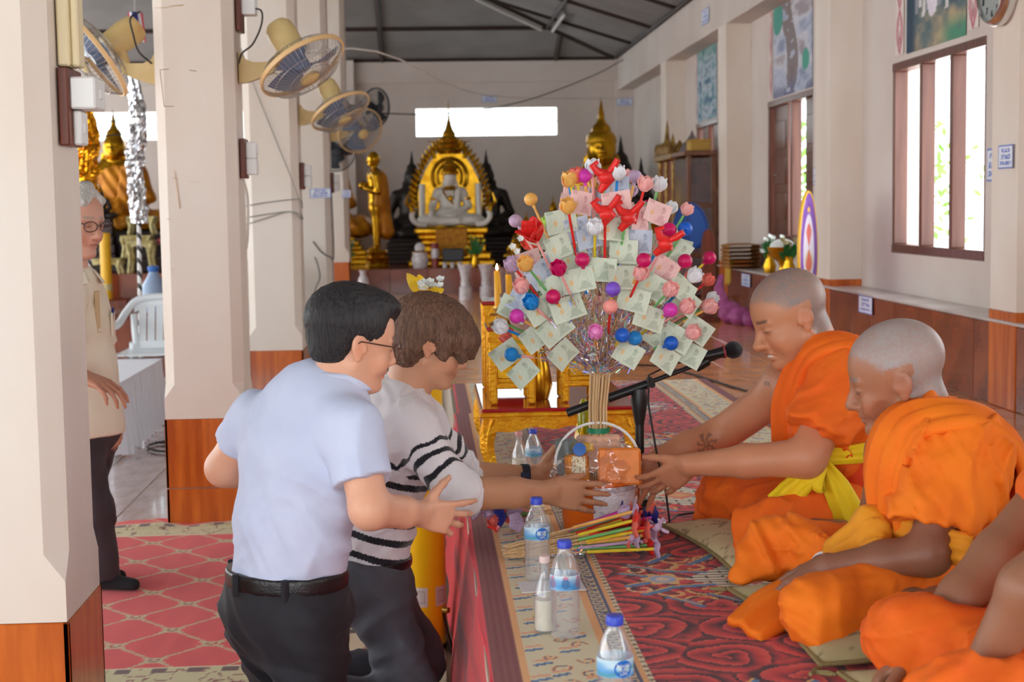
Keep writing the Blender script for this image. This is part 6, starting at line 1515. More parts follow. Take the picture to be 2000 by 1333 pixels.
J = {
 'm1': dict(pel=V(-0.353,3.630,0.404), waist=V(-0.351,3.630,0.487), belly=V(-0.331,3.610,0.612), chest=V(-0.302,3.600,0.760), upper=V(-0.268,3.600,0.881), neck=V(-0.213,3.590,0.944), head=V(-0.176,3.580,1.047), rsh=V(-0.178,3.460,0.856), relb=V(-0.140,3.390,0.681), rwri=V(-0.028,3.550,0.636), rtip=V(0.058,3.620,0.607), lsh=V(-0.427,3.740,0.847), lelb=V(-0.514,3.800,0.713), lwri=V(-0.323,3.950,0.622), rkn=V(-0.249,3.560,0.029), lkn=V(-0.333,3.850,-0.036), rft=V(-0.481,3.420,0.125), lft=V(-0.486,3.620,0.210)),
 'm2': dict(pel=V(-0.172,4.060,0.348), waist=V(-0.168,4.060,0.424), belly=V(-0.150,4.060,0.542), chest=V(-0.110,4.060,0.707), upper=V(-0.076,4.060,0.816), neck=V(-0.068,4.050,0.872), head=V(0.006,4.030,1.002), rsh=V(-0.055,3.920,0.787), relb=V(0.070,3.860,0.622), rwri=V(0.305,3.970,0.600), rtip=V(0.458,4.030,0.576), lsh=V(-0.041,4.200,0.775), lelb=V(0.088,4.270,0.596), lwri=V(0.297,4.300,0.585), ltip=V(0.415,4.290,0.606), rkn=V(-0.071,3.950,0.050), lkn=V(-0.047,4.200,0.077), rft=V(-0.335,3.900,0.041), lft=V(-0.298,4.150,0.057)),
 'k1': dict(pel=V(1.121,3.980,0.510), belly=V(1.099,3.970,0.664), chest=V(1.055,3.960,0.803), upper=V(1.044,3.970,0.897), neck=V(1.023,3.980,0.903), head=V(0.945,3.980,1.050), lsh=V(1.059,3.840,0.891), lelb=V(0.937,3.760,0.710), lwri=V(0.667,3.920,0.672), lmid=V(0.594,4.020,0.551), rsh=V(0.987,4.130,0.853), relb=V(0.815,4.270,0.692), rwri=V(0.642,4.220,0.644), rmid=V(0.580,4.200,0.516), lkn=V(0.822,3.740,0.515), rkn=V(0.811,4.180,0.514), lan=V(1.011,3.720,0.482), ran=V(0.952,3.900,0.463)),
 'k2': dict(pel=V(1.150,3.260,0.450), belly=V(1.107,3.240,0.616), chest=V(1.085,3.230,0.754), upper=V(1.080,3.250,0.829), neck=V(1.075,3.260,0.861), head=V(1.010,3.270,0.969), lsh=V(1.081,3.100,0.820), lelb=V(1.012,3.040,0.628), lwri=V(0.824,3.100,0.591), lmid=V(0.751,3.110,0.532), rsh=V(1.047,3.400,0.778), relb=V(1.010,3.450,0.543), rwri=V(0.847,3.260,0.553), rmid=V(0.774,3.240,0.512), lkn=V(0.777,2.990,0.533), rkn=V(0.795,3.480,0.494), lan=V(0.958,3.050,0.474), ran=V(0.944,3.300,0.434)),
 'k3': dict(pel=V(1.160,2.520,0.457), chest=V(1.218,2.600,0.770), neck=V(1.142,2.600,0.909), head=V(1.085,2.600,1.018), lsh=V(1.116,2.420,0.853), lelb=V(0.948,2.360,0.728), lwri=V(0.885,2.420,0.558), rsh=V(1.151,2.750,0.808), relb=V(1.035,2.720,0.697), rwri=V(0.864,2.660,0.550), rmid=V(0.801,2.660,0.493), lkn=V(0.797,2.300,0.528), rkn=V(0.854,2.680,0.518)),
 'om': dict(foot=V(-1.174,5.460,0.007), hip=V(-1.228,5.500,0.560), waist=V(-1.229,5.500,0.670), chest=V(-1.243,5.500,0.981), upper=V(-1.245,5.500,1.090), neck=V(-1.232,5.480,1.154), head=V(-1.201,5.450,1.324), rsh=V(-1.240,5.380,1.052), relb=V(-1.278,5.320,0.854), rwri=V(-1.178,5.250,0.798), rtip=V(-1.046,5.200,0.753), lsh=V(-1.228,5.620,1.046), lelb=V(-1.194,5.660,0.790), lwri=V(-1.141,5.600,0.655), ltip=V(-1.116,5.570,0.547), knee=V(-1.199,5.460,0.290), lknee=V(-1.276,5.600,0.264), lfoot=V(-1.249,5.600,0.016)),
}
# ------------------------------------------------------------------ people
def _capcone(s, a, b, ra, rb, k=.006, fl=None, start=False):
    """round cone cut flat at its far end (a hem); start=True also cuts the near end"""
    a = np.asarray(a, float); b = np.asarray(b, float); n = nrm(b-a); s.cone(a, b, ra, rb, k, False, fl)
    lo, hi, fn, kk, sub = s.p[-1]
    def g(p):
        d = np.maximum(fn(p), (p-b)@n)
        return np.maximum(d, (a-p)@n) if start else d
    s.p[-1] = (lo, hi, g, kk, sub); return s
def frame(f, u):
    f = nrm(f); u = np.asarray(u, float); u = nrm(u-f*(u@f)); l = np.cross(u, f); return np.stack([f, l, u], 1)   # columns: forward, left, up
def head(s, C, B, sc=1., gaunt=0., nose=1., smile=0., jaw=1.):
    w = lambda x, y, z: C+B@(V(x, y, z)*sc)
    E_ = lambda c, r, k=.012, sub=False: s.ell(w(*c), np.array(r)*sc, B, k*sc, sub)
    Cn = lambda a, b, ra, rb, k=.01: s.cone(w(*a), w(*b), ra*sc, rb*sc, k*sc)
    E_((-.015,0,.034), (.098,.077,.084)); E_((.012,0,.02), (.078,.071,.08), .02); E_((.03,0,-.035), (.056,.057,.078), .025)
    for q in (-1,1):
        Cn((-.005,q*.05*jaw,-.055), (.058,q*.016,-.098), .02, .019, .02)
        E_((.055,q*.037,-.036), (.026,.024-.004*gaunt,.022), .016); E_((.058,q*.033,-.05+.008*smile), (.022,.02,.018+.004*smile), .014)
        E_((.092,q*.031,-.004), (.012,.019,.011), .012, True); E_((.0735,q*.031,-.006), (.0135,.0165,.012), .004)
        Cn((.080,q*.012,.014), (.072,q*.044,.014), .008, .007, .01)
        E_((.094,q*.0115,-.041), (.0105,.0085,.0075), .006)
        # ear
        R = B@euler(z=-q*.3)@euler(y=-.2)
        s.ell(w(-.012,q*.078,-.008), np.array((.0195,.0068,.0285))*sc, R, .005*sc); s.ell(w(-.007,q*.087,-.002), np.array((.0105,.0062,.0175))*sc, R, .0035*sc, True)
        s.ell(w(-.006,q*.076,-.036), np.array((.0095,.006,.009))*sc, R, .005*sc); s.ell(w(.006,q*.075,-.014), np.array((.006,.005,.009))*sc, R, .004*sc)
    Cn((.083,0,.01), (.098,0,-.022), .0075, .0085, .012); Cn((.098,0,-.022), (.1045*1.0+.004*(nose-1),0,-.036), .009, .0115*nose, .008)
    E_((.0775,0,-.056), (.016,.024,.018), .014); E_((.088,0,-.064), (.0085,.021+.005*smile,.0055), .005); E_((.0855,0,-.0745-.003*smile), (.0085,.018+.004*smile,.0062), .005)
    E_((.094,0,-.069-.001*smile), (.008,.022+.006*smile,.0012+.0022*smile), .003, True)
    E_((.072,0,-.1), (.021,.022,.017), .016)
    if gaunt:
        for q in (-1,1): E_((.045,q*.062,-.062), (.02,.012,.022), .015, True)
    return w
def hand(s, W, d, n, side, sc=1., curl=(.25,.3,.3,.35), spread=.12, thumb=(.6,.75,.25), k=.0045, bend=.8, flen=1.1):
    """W wrist, d pointing direction, n the way the palm faces, side=+1 right hand, -1 left hand"""
    d = nrm(d); n = np.asarray(n, float); n = nrm(n-d*(n@d)); t = -np.cross(n, d)*side
    pt = lambda a, b, c: W+(d*a+t*b+n*c)*sc
    base = [(.088,.031),(.093,.0105),(.088,-.0105),(.078,-.030)]; ls = [(.042,.025,.021),(.046,.029,.022),(.042,.027,.021),(.033,.02,.019)]
    for (a, b) in base: s.cone(pt(.0,b*.5,0), pt(a,b,0), .0165*sc, .0105*sc, .012)
    s.ell(pt(.05,0,.002), np.array((.045,.036,.0135))*sc, np.stack([d,t,n],1), .012); s.ell(pt(.035,.022,.009), np.array((.03,.016,.013))*sc, np.stack([d,t,n],1), .01)
    for i, ((a, b), l) in enumerate(zip(base, ls)):
        p = pt(a, b, 0); ang = curl[i]*.8; sp = (1.5-i)*spread
        for j in range(3):
            dd = nrm(d*math.cos(ang)+n*math.sin(ang)+t*math.tan(sp)*math.cos(ang)); q = p+dd*l[j]*sc*flen
            s.cone(p, q, (.0093,.0083,.0073)[j]*sc, (.0083,.0073,.0058)[j]*sc, k); p = q; ang += curl[i]*(1.1,.8,0)[j]
    p = pt(.022,.026,.006); tv = nrm(d*thumb[0]+t*thumb[1]+n*thumb[2])
    for j, l in enumerate((.036,.033,.026)):
        q = p+tv*l*sc; s.cone(p, q, (.0145,.0115,.0095)[j]*sc, (.0115,.0098,.0075)[j]*sc, .006); p = q; tv = nrm(tv+d*.25*bend+n*.05)
def skincol(v, tone, seed=0, red=None):
    n = fbm(v*14, seed, 3)*.5; c = np.array(tone)*(1+.10*n[:, None]); return c
def join(*ms):
    vs, fs, cs, o = [], [], [], 0
    for m_ in ms: vs.append(m_[0]); fs.append(m_[1]+o); cs.append(m_[2]); o += len(m_[0])
    return np.concatenate(vs), np.concatenate(fs), np.concatenate(cs)
SKIN = M('skin', (1,1,1), .42, vc=True, sss=.12, bump=.12, bs=260)
def face_color(v, c, C, B, sc, brow, lips, hairfn=None, hair=None, nailed=None):
    q = ((v-C)@B)/sc; x, y, z = q[:,0], q[:,1], q[:,2]; near = (np.abs(q) < .14).all(1); front = near & (x > .045); ay = np.abs(y)
    c = c.copy()
    t = np.exp(-((z+.069)/.009)**2-(ay/.024)**4)*(x > .07)*near; c = mixc(c, lips, t*.65)
    t = np.exp(-((z-.021+.25*(ay-.03)**1*0)/.0042)**2)*sstep(.008,.014,ay)*sstep(.052,.044,ay)*front; c = mixc(c, brow, t*.85)
    t = np.exp(-((z+.0075)/.0022)**2)*sstep(.012,.018,ay)*sstep(.05,.043,ay)*(x > .06)*near; c = mixc(c, (.03,.02,.015), t*.8)
    t = near*(np.exp(-((x+.01)/.02)**2-((z+.015)/.03)**2))*(ay > .072); c = mixc(c, np.clip(c*np.array([1.08,.86,.8]), 0, 1), t*.7)
    t = near*np.exp(-((z+.045)/.022)**2-((ay-.045)/.02)**2)*(x > .03); c = mixc(c, np.clip(c*np.array([1.1,.88,.82]),0,1), t*.5)
    if hairfn is not None: c = mixc(c, hair, np.clip(hairfn(x, y, z), 0, 1)*near)
    return c
def folds(dirs, amp, fr=40., seed=0, warp=.9, mask=None):
    """irregular creases: anisotropic ridged noise, one set for each across-direction"""
    fs = []
    for d in dirs:
        d = nrm(d); e = nrm(np.cross(d, V(.31,.17,.93) if abs(d[2]) < .9 else V(1,.2,0))); fs.append(np.stack([d, e, np.cross(d, e)], 1))
    def fn(p):
        r = 0
        for i, B_ in enumerate(fs):
            q = p@B_; w = vnoise(p*6., seed+i*7)
            for o, (g, a) in enumerate(((.62,1.),(1.5,.5))):
                c = np.stack([q[:,0]*fr*g+w*warp*(1+o), q[:,1]*fr*g*.22, q[:,2]*fr*g*.22], -1); n = vnoise(c, seed+31*i+5*o); r = r+a*(np.clip(1-np.abs(n)*3.2, -.8, 1)-.1)
        r = r*amp
        return r*mask(p) if mask is not None else r
    return fn
CLV = []
def cloth(name, mb_sdf, vox, mt, par, sm=1, col=None, label=None):
    v, f = mb_sdf.build(vox); v = smooth_v(v, f, sm); c = None
    if col is not None: c = col(v)
    CLV.append(v)
    return O(name, (v, f, c) if c is not None else (v, f), mt, par, ang=180, label=label)
def fabric(name, c, c2=None, rough=.85, bump=.15, bs=700, sheen=.05): return M(name, c, rough, col2=c2, vs=9, bump=bump, bs=bs, sheen=sheen)
def hairmat(name, c, c2, st=(60,60,4)): return M(name, c, .5, col2=c2, vs=3, vdet=6, stretch=st, lo=.3, hi=.7, bump=.7, bs=5)
def strands(C, B, ax, fr=70, amp=.0022, seed=0):
    """grooves running along direction ax over the scalp"""
    def fn(p):
        q = (p-C)@B; a = nrm(ax); perp = q-np.multiply.outer(q@a, a); an = np.arctan2(perp[:,1], perp@nrm(np.cross(a, (0,1,0)))); w = vnoise(q*22, seed)*1.0+vnoise(q*60, seed+4)*.5
        return amp*(np.sin(an*fr+w*3)+.6*np.sin(an*fr*2.3+w*5))
    return fn

# ---------------- kneeling man in pale blue shirt
j = J['m1']; tone = s2l(228,172,142)
f1 = nrm(V(.70,.71,0)); r1 = V(f1[1],-f1[0],0); m1 = T('person', 'kneeling man in pale blue short sleeved shirt and black trousers, seen from behind', 'person', (j['pel'][0],j['pel'][1],0))
hf = frame(V(.89,.36,-.22), V(.2,0,1)); HC = j['head']; hs = 1.0
s = SDF(); head(s, HC, hf, hs); s.cone(HC+hf@V(-.022,0,-.05), j['neck']-V(.0,0,.04), .056, .06, .02); hv, hfc = s.build(.0036); hv = smooth_v(hv, hfc, 1, .35)
hc = face_color(hv, skincol(hv, tone, 1), HC, hf, hs, s2l(40,30,28), s2l(196,110,100))
s = SDF(); s.cone(j['rsh'], j['relb'], .05, .044, .02); s.cone(j['relb'], j['relb']*.35+j['rwri']*.65, .045, .036, .02); s.cone(j['relb']*.35+j['rwri']*.65, j['rwri'], .036, .028, .015)
hand(s, j['rwri'], j['rtip']-j['rwri'], V(-.25,.9,-.1), 1, .98, (.1,.22,.32,.42), .14, (.55,.8,.1))
s.cone(j['lsh'], j['lelb'], .05, .045, .02); s.cone(j['lelb'], j['lwri'], .044, .03, .02); hand(s, j['lwri'], V(.8,.5,-.1), V(.3,-.8,-.2), -1, .95)
av, af = s.build(.0042); av = smooth_v(av, af, 1, .3)
O('body', join((hv, hfc, hc), (av, af, skincol(av, tone, 2))), SKIN, m1, ang=180)
# hair
s = SDF(); q = lambda x, y, z: HC+hf@V(x,y,z)
s.ell(q(-.02,0,.042), (.108,.087,.09), hf, .02); s.ell(q(-.05,0,-.015), (.056,.07,.066), hf, .02); s.ell(q(.035,0,.088), (.06,.066,.036), hf, .02)
s.box(q(.13,0,-.03), (.075,.2,.085), hf, .02, .012, True); s.box(q(.065,0,-.09), (.09,.2,.075), hf, .02, .012, True); s.ell(q(.10,.06,.05), (.045,.035,.045), hf, .012, True); s.ell(q(.10,-.06,.05), (.045,.035,.045), hf, .012, True)
for z in (-1,1): s.ell(q(-.008,z*.09,-.02), (.024,.03,.036), hf, .008, True)
s.box(q(-.06,0,-.125), (.2,.2,.06), hf@euler(y=-.25), .01, .01, True); s.disp(strands(HC, hf, (-.3,0,1), 70, .0012, 1))
cloth('hair', s, .0042, hairmat('hair_black', s2l(24,23,27), s2l(52,48,50)), m1, 0)
# glasses
GLM = M('glasses_wire', s2l(110,84,74), .3, .7); LENS, nt, b_ = nodes('lens_clear')
tr = N(nt, 'ShaderNodeBsdfTransparent'); gl = N(nt, 'ShaderNodeBsdfGlossy'); gl.inputs['Roughness'].default_value = .03; mx = N(nt, 'ShaderNodeMixShader'); mx.inputs[0].default_value = .12
L(nt, tr.outputs[0], mx.inputs[1]); L(nt, gl.outputs[0], mx.inputs[2]); L(nt, mx.outputs[0], nt.nodes['Material Output'].inputs[0])
def glasses(par, q, mt, r=.0014, w=.025, h=.018):
    g = O('glasses', MB().tube([q(.108,-.008,-.0),q(.112,0,.003),q(.108,.008,0)], r, 6), mt, par)
    for sd in (-1,1):
        rim = [q(.104-.006*abs(math.cos(a)*.5+.5)*1, sd*(.034+w*math.cos(a)), -.006+h*math.sin(a)) for a in np.linspace(0,2*PI,25)]
        O('rim', MB().tube(rim, r, 6), mt, g); O('lens', MB().add([q(.103,sd*.034,-.006)]+rim[:-1], [(0,i+1,(i+1) % 24+1) for i in range(24)]), LENS, g)
        O('temple', MB().tube([q(.1,sd*.06,.002),q(.085,sd*.074,.004),q(-.01,sd*.084,.004),q(-.026,sd*.084,-.01)], r*1.2, 6), mt, g)
    return g
glasses(m1, q, GLM)
# shirt
BLUES = fabric('shirt_pale_blue', s2l(206,216,242), s2l(198,208,236), .8, .08)
s = SDF(); fl = (f1, .66)
s.cone(j['waist']+V(0,0,-.01), j['belly'], .148, .152, .03, fl=(f1,.78)); s.cone(j['belly'], j['chest'], .152, .172, .04, fl=(f1,.74)); s.cone(j['chest'], j['upper']-V(0,0,.03), .172, .15, .04, fl=(f1,.66))
s.cone(j['lsh']+V(.02,-.02,-.0), j['upper']+V(0,0,.0), .066, .075, .05); s.cone(j['rsh']-V(.02,-.02,0), j['upper'], .066, .075, .05); s.cone(j['upper'], j['neck']-V(0,0,.035), .085, .066, .04)
_capcone(s, j['rsh'], j['rsh']*.32+j['relb']*.68, .066, .072, .03); _capcone(s, j['lsh'], j['lsh']*.42+j['lelb']*.58, .064, .066, .03)
s.half(j['waist']+V(0,0,.008), (0,0,-1))
zw = j['waist'][2]
s.disp(folds([V(.5,.2,.9),V(-.6,.3,.75)], .006, 22, 5, mask=lambda p: .25+.9*sstep(.30,.0,p[:,2]-zw))); s.disp(folds([V(.9,-.5,.35)], .0035, 24, 15))
cloth('shirt', s, .0065, BLUES, m1)
# collar
cb_ = j['neck']-V(-.0,0,.012); cr = []
cl = MB()
def colf(u, v):
    a = 2*PI*u; r = .069+.02*v; c_ = cb_+V(-.004,0,.012); ax_ = nrm(j['neck']-j['upper']); e1 = f1; e2 = r1
    return [c_[i]+r*(np.cos(a)*e1[i]*1.08+np.sin(a)*e2[i])+(.034*(1-v)-.012-.012*np.cos(a))*(ax_[i]*.5+(0,0,.6)[i]) for i in range(3)]
O('collar', MB().sheet(colf, 40, 5, .003), BLUES, m1, ang=180)
# trousers and belt
BLK = fabric('trousers_black', s2l(34,34,42), s2l(26,26,32), .75, .1); NAVY_ = fabric('sock_navy', s2l(28,34,66))
s = SDF(); s.cone(j['waist']-V(0,0,.02), j['pel'], .15, .158, .03, fl=(f1,.8)); s.ell(j['pel']+f1*.005, (.135,.135,.10), None, .05)
for sd, kn in ((1,'rkn'),(-1,'lkn')):
    hp = j['pel']+r1*.075*sd-V(0,0,.02)-f1*.01; K = V(*j[kn][:2], .085)-f1*.04; s.cone(hp, K, .098, .078, .05); F_ = K-f1*.36+V(0,0,-.015); s.cone(K, F_, .072, .052, .03)
s.half(j['waist']-V(0,0,.005), (0,0,1)); s.half((0,0,.012), (0,0,-1)); s.disp(folds([V(.3,.2,1),V(1,-.6,.7)], .005, 24, 21))
cloth('trousers', s, .008, BLK, m1)
def loop(c, n, rx, ry, e1, e2, z=0.): return [c+e1*rx*math.cos(a)+e2*ry*math.sin(a)+V(0,0,z) for a in np.linspace(0,2*PI,n)]
bl = SDF(); bl.cone(j['waist']+V(0,0,.03), j['waist']-V(0,0,.035), .161, .164, .01, fl=(f1,.82)); bl.half(j['waist']+V(0,0,.014), (0,0,1)); bl.half(j['waist']-V(0,0,.026), (0,0,-1))
LEATH = M('black_leather', s2l(30,28,30), .25, bump=.15, bs=200); cloth('belt', bl, .0055, LEATH, m1)
for a in (2.4,3.3,4.4,5.2): 
    p = j['waist']+f1*.134*math.cos(a)+r1*.164*math.sin(a); O('belt_loop', MB().box(p-V(0,0,.01), (.008,.008,.026), euler(z=a), .003), BLK, m1)
for sd, kn in ((1,'rkn'),(-1,'lkn')):
    s = SDF(); K = V(*j[kn][:2], .085); F_ = K-f1*.37; s.cone(F_+V(0,0,-.01), F_-f1*.05+V(0,0,.05), .046, .04, .02); s.cone(F_-f1*.05+V(0,0,.05), F_-f1*.02-V(0,0,.045), .036, .03, .02); s.half((0,0,.012), (0,0,-1)); cloth('sock', s, .006, NAVY_, m1)

# ---------------- kneeling man in striped sweater
j = J['m2']; tone = s2l(214,160,128); f2 = nrm(V(.97,.2,0)); r2 = V(f2[1],-f2[0],0)
m2 = T('person', 'kneeling man in black and white striped sweater handing over the bucket', 'person', (j['pel'][0],j['pel'][1],0))
hf = frame(V(.93,.1,-.36), V(.36,0,.93)); HC = j['head']; hs = .98
s = SDF(); head(s, HC, hf, hs); s.cone(HC+hf@V(-.03,0,-.05), j['neck']-V(0,0,.05), .056, .064, .02); hv, hfc = s.build(.0036); hv = smooth_v(hv, hfc, 1, .35)
hc = face_color(hv, skincol(hv, tone, 3), HC, hf, hs, s2l(60,44,36), s2l(186,100,92))
s = SDF(); 
s.cone(j['rsh'], j['relb'], .05, .045, .02); m_ = j['relb']*.4+j['rwri']*.6; s.cone(j['relb'], m_, .046, .04, .02); s.cone(m_, j['rwri'], .04, .028, .015)
hand(s, j['rwri'], j['rtip']-j['rwri']+V(0,.0,-.01), V(.05,.98,-.15), 1, 1.02, (.08,.1,.12,.2), .07, (.95,.35,.25))
s.cone(j['lsh'], j['lelb'], .05, .045, .02); s.cone(j['lelb'], j['lwri'], .044, .027, .02); hand(s, j['lwri'], j['ltip']-j['lwri'], V(.1,-.98,0), -1, .98, (.15,.2,.25,.3), .06)
av, af = s.build(.0042); av = smooth_v(av, af, 1, .3)
O('body', join((hv, hfc, hc), (av, af, skincol(av, s2l(200,146,112), 4))), SKIN, m2, ang=180)
q = lambda x, y, z: HC+hf@V(x,y,z)
s = SDF(); s.ell(q(-.01,0,.034), (.116,.092,.09), hf, .02); s.ell(q(-.055,0,-.02), (.07,.082,.08), hf, .025); s.ell(q(.06,0,.03), (.055,.08,.055), hf, .02)
for z in (-1,1): s.cone(q(.075,z*.055,.03), q(.085,z*.06,-.015), .03, .014, .02); s.cone(q(.03,z*.075,.02), q(.035,z*.078,-.035), .026, .01, .02); s.cone(q(-.05,z*.06,-.03), q(-.05,z*.06,-.075), .03, .015, .02)
s.cone(q(.1,0,.03), q(.112,0,-.01), .025, .012, .02)
s.box(q(.08,0,-.108), (.1,.055,.09), hf, .01, .012, True)
for z in (-1,1): s.ell(q(-.004,z*.096,-.026), (.022,.03,.032), hf, .008, True); s.box(q(.05,z*.06,-.1), (.055,.06,.062), hf, .01, .012, True)
s.box(q(-.06,0,-.15), (.2,.2,.06), hf@euler(y=-.2), .01, .01, True); s.disp(strands(HC, hf, (.0,0,1), 60, .0019, 3)); 
cloth('hair', s, .0042, hairmat('hair_brown', s2l(84,58,46), s2l(140,104,82)), m2, 0)
# striped sweater: stripes follow torso and sleeves
def stripes(v):
    white = np.array(s2l(232,228,232)); blk = np.array(s2l(26,26,36)); c = np.tile(white, (len(v),1))
    def seg(a, b): e = b-a; t = np.clip(((v-a)@e)/(e@e), 0, 1); return t, np.linalg.norm(v-a-t[:,None]*e, axis=1)
    tr_, dr = seg(j['rsh'], j['relb']); tl_, dl = seg(j['lsh'], j['lelb']); inner = (v[:,2] < j['rsh'][2]+.08)
    # torso coordinate runs along the leaning spine
    sp = nrm(j['upper']-j['waist']); ht = ((v-j['waist'])@sp); ht = ht+.05*((v-j['waist'])@f2); ph = (ht-.008)/.052
    on = (ph % 1 < .36) & (ht < .30); arm_r = (dr < .088) & (tr_ > .18) & ((v-j['chest'])@(-r2)*-1 > .05); arm_l = (dl < .088) & (tl_ > .18) & ((v-j['chest'])@(-r2) > .05)
    for a_, t_ in ((arm_r, tr_), (arm_l, tl_)):
        w = t_*.22+.02*vnoise(v*25, 3); st = ((w-.07)/.038 % 1 < .42) & (w > .075) & (w < .172) & (t_ < .84); on = np.where(a_, st, on)
    return mixc(c, blk, on)
SWT = M('sweater_knit', (1,1,1), .9, vc=True, bump=.2, bs=420, sheen=.3)
s = SDF(); s.cone(j['waist']-V(0,0,.01), j['belly'], .125, .13, .03, fl=(f2,.8)); s.cone(j['belly'], j['chest'], .13, .15, .04, fl=(f2,.8)); s.cone(j['chest'], j['upper']-V(.01,0,.02), .15, .125, .04, fl=(f2,.75)); s.ell(j['chest']+f2*.05+V(0,0,.01), (.085,.12,.1), None, .05)
s.cone(j['rsh'], j['upper']+V(-.02,0,.0), .066, .075, .05); s.cone(j['lsh'], j['upper']+V(-.02,0,0), .066, .075, .05); s.cone(j['upper']-V(.02,0,0), j['neck']-V(.01,0,.045), .085, .068, .04)
for a, b, w_ in (('rsh','relb','rwri'),('lsh','lelb','lwri')):
    e = j[b]+(j[w_]-j[b])*.10; s.cone(j[a], j[b], .064, .06, .03); _capcone(s, j[b], e, .06, .058, .02)
s.disp(folds([V(.8,.2,.6),V(.6,0,-.8)], .0035, 36, 33)); v, f = s.build(.0058); v = smooth_v(v, f, 1)
# finer stripes need a finer skin: split once
def subdiv(v, f):
    e = np.sort(np.concatenate([f[:,[i,(i+1)%4]] for i in range(4)]), 1); u, inv = np.unique(e, axis=0, return_inverse=True); inv = inv.ravel()
    n, m = len(v), len(u); k = len(f); ev = v[u].mean(1); fv = v[f].mean(1); ei = [n+inv[i*k:(i+1)*k] for i in range(4)]; fi = n+m+np.arange(k)
    nf = np.concatenate([np.stack([f[:,i], ei[i], fi, ei[(i+3)%4]], 1) for i in range(4)]); return np.concatenate([v,ev,fv]), nf
v, f = subdiv(v, f); O('sweater', (v, f, stripes(v)), SWT, m2, ang=180)
for a, b, w_ in (('rsh','relb','rwri'),('lsh','lelb','lwri')):
    e0_ = j[b]+(j[w_]-j[b])*.06; e = j[b]+(j[w_]-j[b])*.16; s = SDF(); _capcone(s, e0_, e, .061, .057, .01, start=True); cloth('cuff', s, .0055, fabric('cuff_white', s2l(232,230,236)), m2)
BK2 = fabric('trousers_charcoal', s2l(92,94,104), s2l(76,78,86), .75, .1)
s = SDF(); s.cone(j['waist']-V(0,0,.015), j['pel'], .125, .132, .03, fl=(f2,.8)); s.ell(j['pel']-f2*.03, (.115,.135,.11), None, .05)
for sd, kn in ((1,'rkn'),(-1,'lkn')):
    hp = j['pel']+r2*.075*sd-f2*.0; K = V(*j[kn][:2], .085)-f2*(.0 if sd > 0 else -.01); s.cone(hp, K, .088, .066, .05); s.cone(K, K-f2*.36-V(0,0,.015), .07, .05, .03)
s.half(j['waist']+V(0,0,.005), (0,0,1)); s.half((0,0,.012), (0,0,-1)); s.disp(folds([V(.6,.1,.8),V(-.5,.3,.8)], .006, 24, 41)); cloth('trousers', s, .008, BK2, m2)
bl = SDF(); bl.cone(j['waist']+V(0,0,.01), j['waist']-V(0,0,.02), .131, .132, .01, fl=(f2,.84)); bl.half(j['waist']+V(0,0,.001), (0,0,1)); bl.half(j['waist']-V(0,0,.026), (0,0,-1)); cloth('belt', bl, .0055, LEATH, m2)
# wristwatch on the far wrist
wd = nrm(j['lwri']-j['lelb']); wp = j['lwri']-wd*.035; Rw = aim(wd)
wt_ = O('watch', MB().lathe([(.031,-.011),(.034,-.011),(.034,.011),(.031,.011)], wp, Rw, 28), M('watch_strap', s2l(36,40,52), .5), m2); O('watch_face', MB().box(wp+V(0,-.034,0), (.013,.006,.017), None, .003), M('watch_face', s2l(50,60,84), .2), wt_)

# ---------------- monks
ROBE = fabric('robe_orange', s2l(244,112,20), s2l(236,98,14), .8, .12, 500, .0); ROBE2 = fabric('robe_amber', s2l(246,126,16), s2l(238,112,12), .8, .12, 500, .0); VEST = fabric('vest_red_orange', s2l(226,70,20), s2l(216,60,16), .8, .1)
YSASH = fabric('sash_yellow', s2l(236,206,10), s2l(226,192,6), .7, .1); MSASH = fabric('sash_mustard', s2l(228,150,20), s2l(214,134,14), .75, .1)
def stubble(x, y, z):
    line = sstep(-.012,.016, .006*vnoise(np.c_[x,y,z]*90, 9)+z-(.052+.55*(x-.04)*(x > .04)-.9*np.clip(.045-x,0,.07)+.0*y))
    back = sstep(.0,.012,-.012-x)*sstep(-.075,-.055,z); return np.maximum(line, back)*(.72+.22*vnoise(np.c_[x,y,z]*260, 3)+.12*vnoise(np.c_[x,y,z]*30, 5))*(1-((np.abs(y) > .071)&(z < .03)&(x > -.04)&(x < .02))*.9)
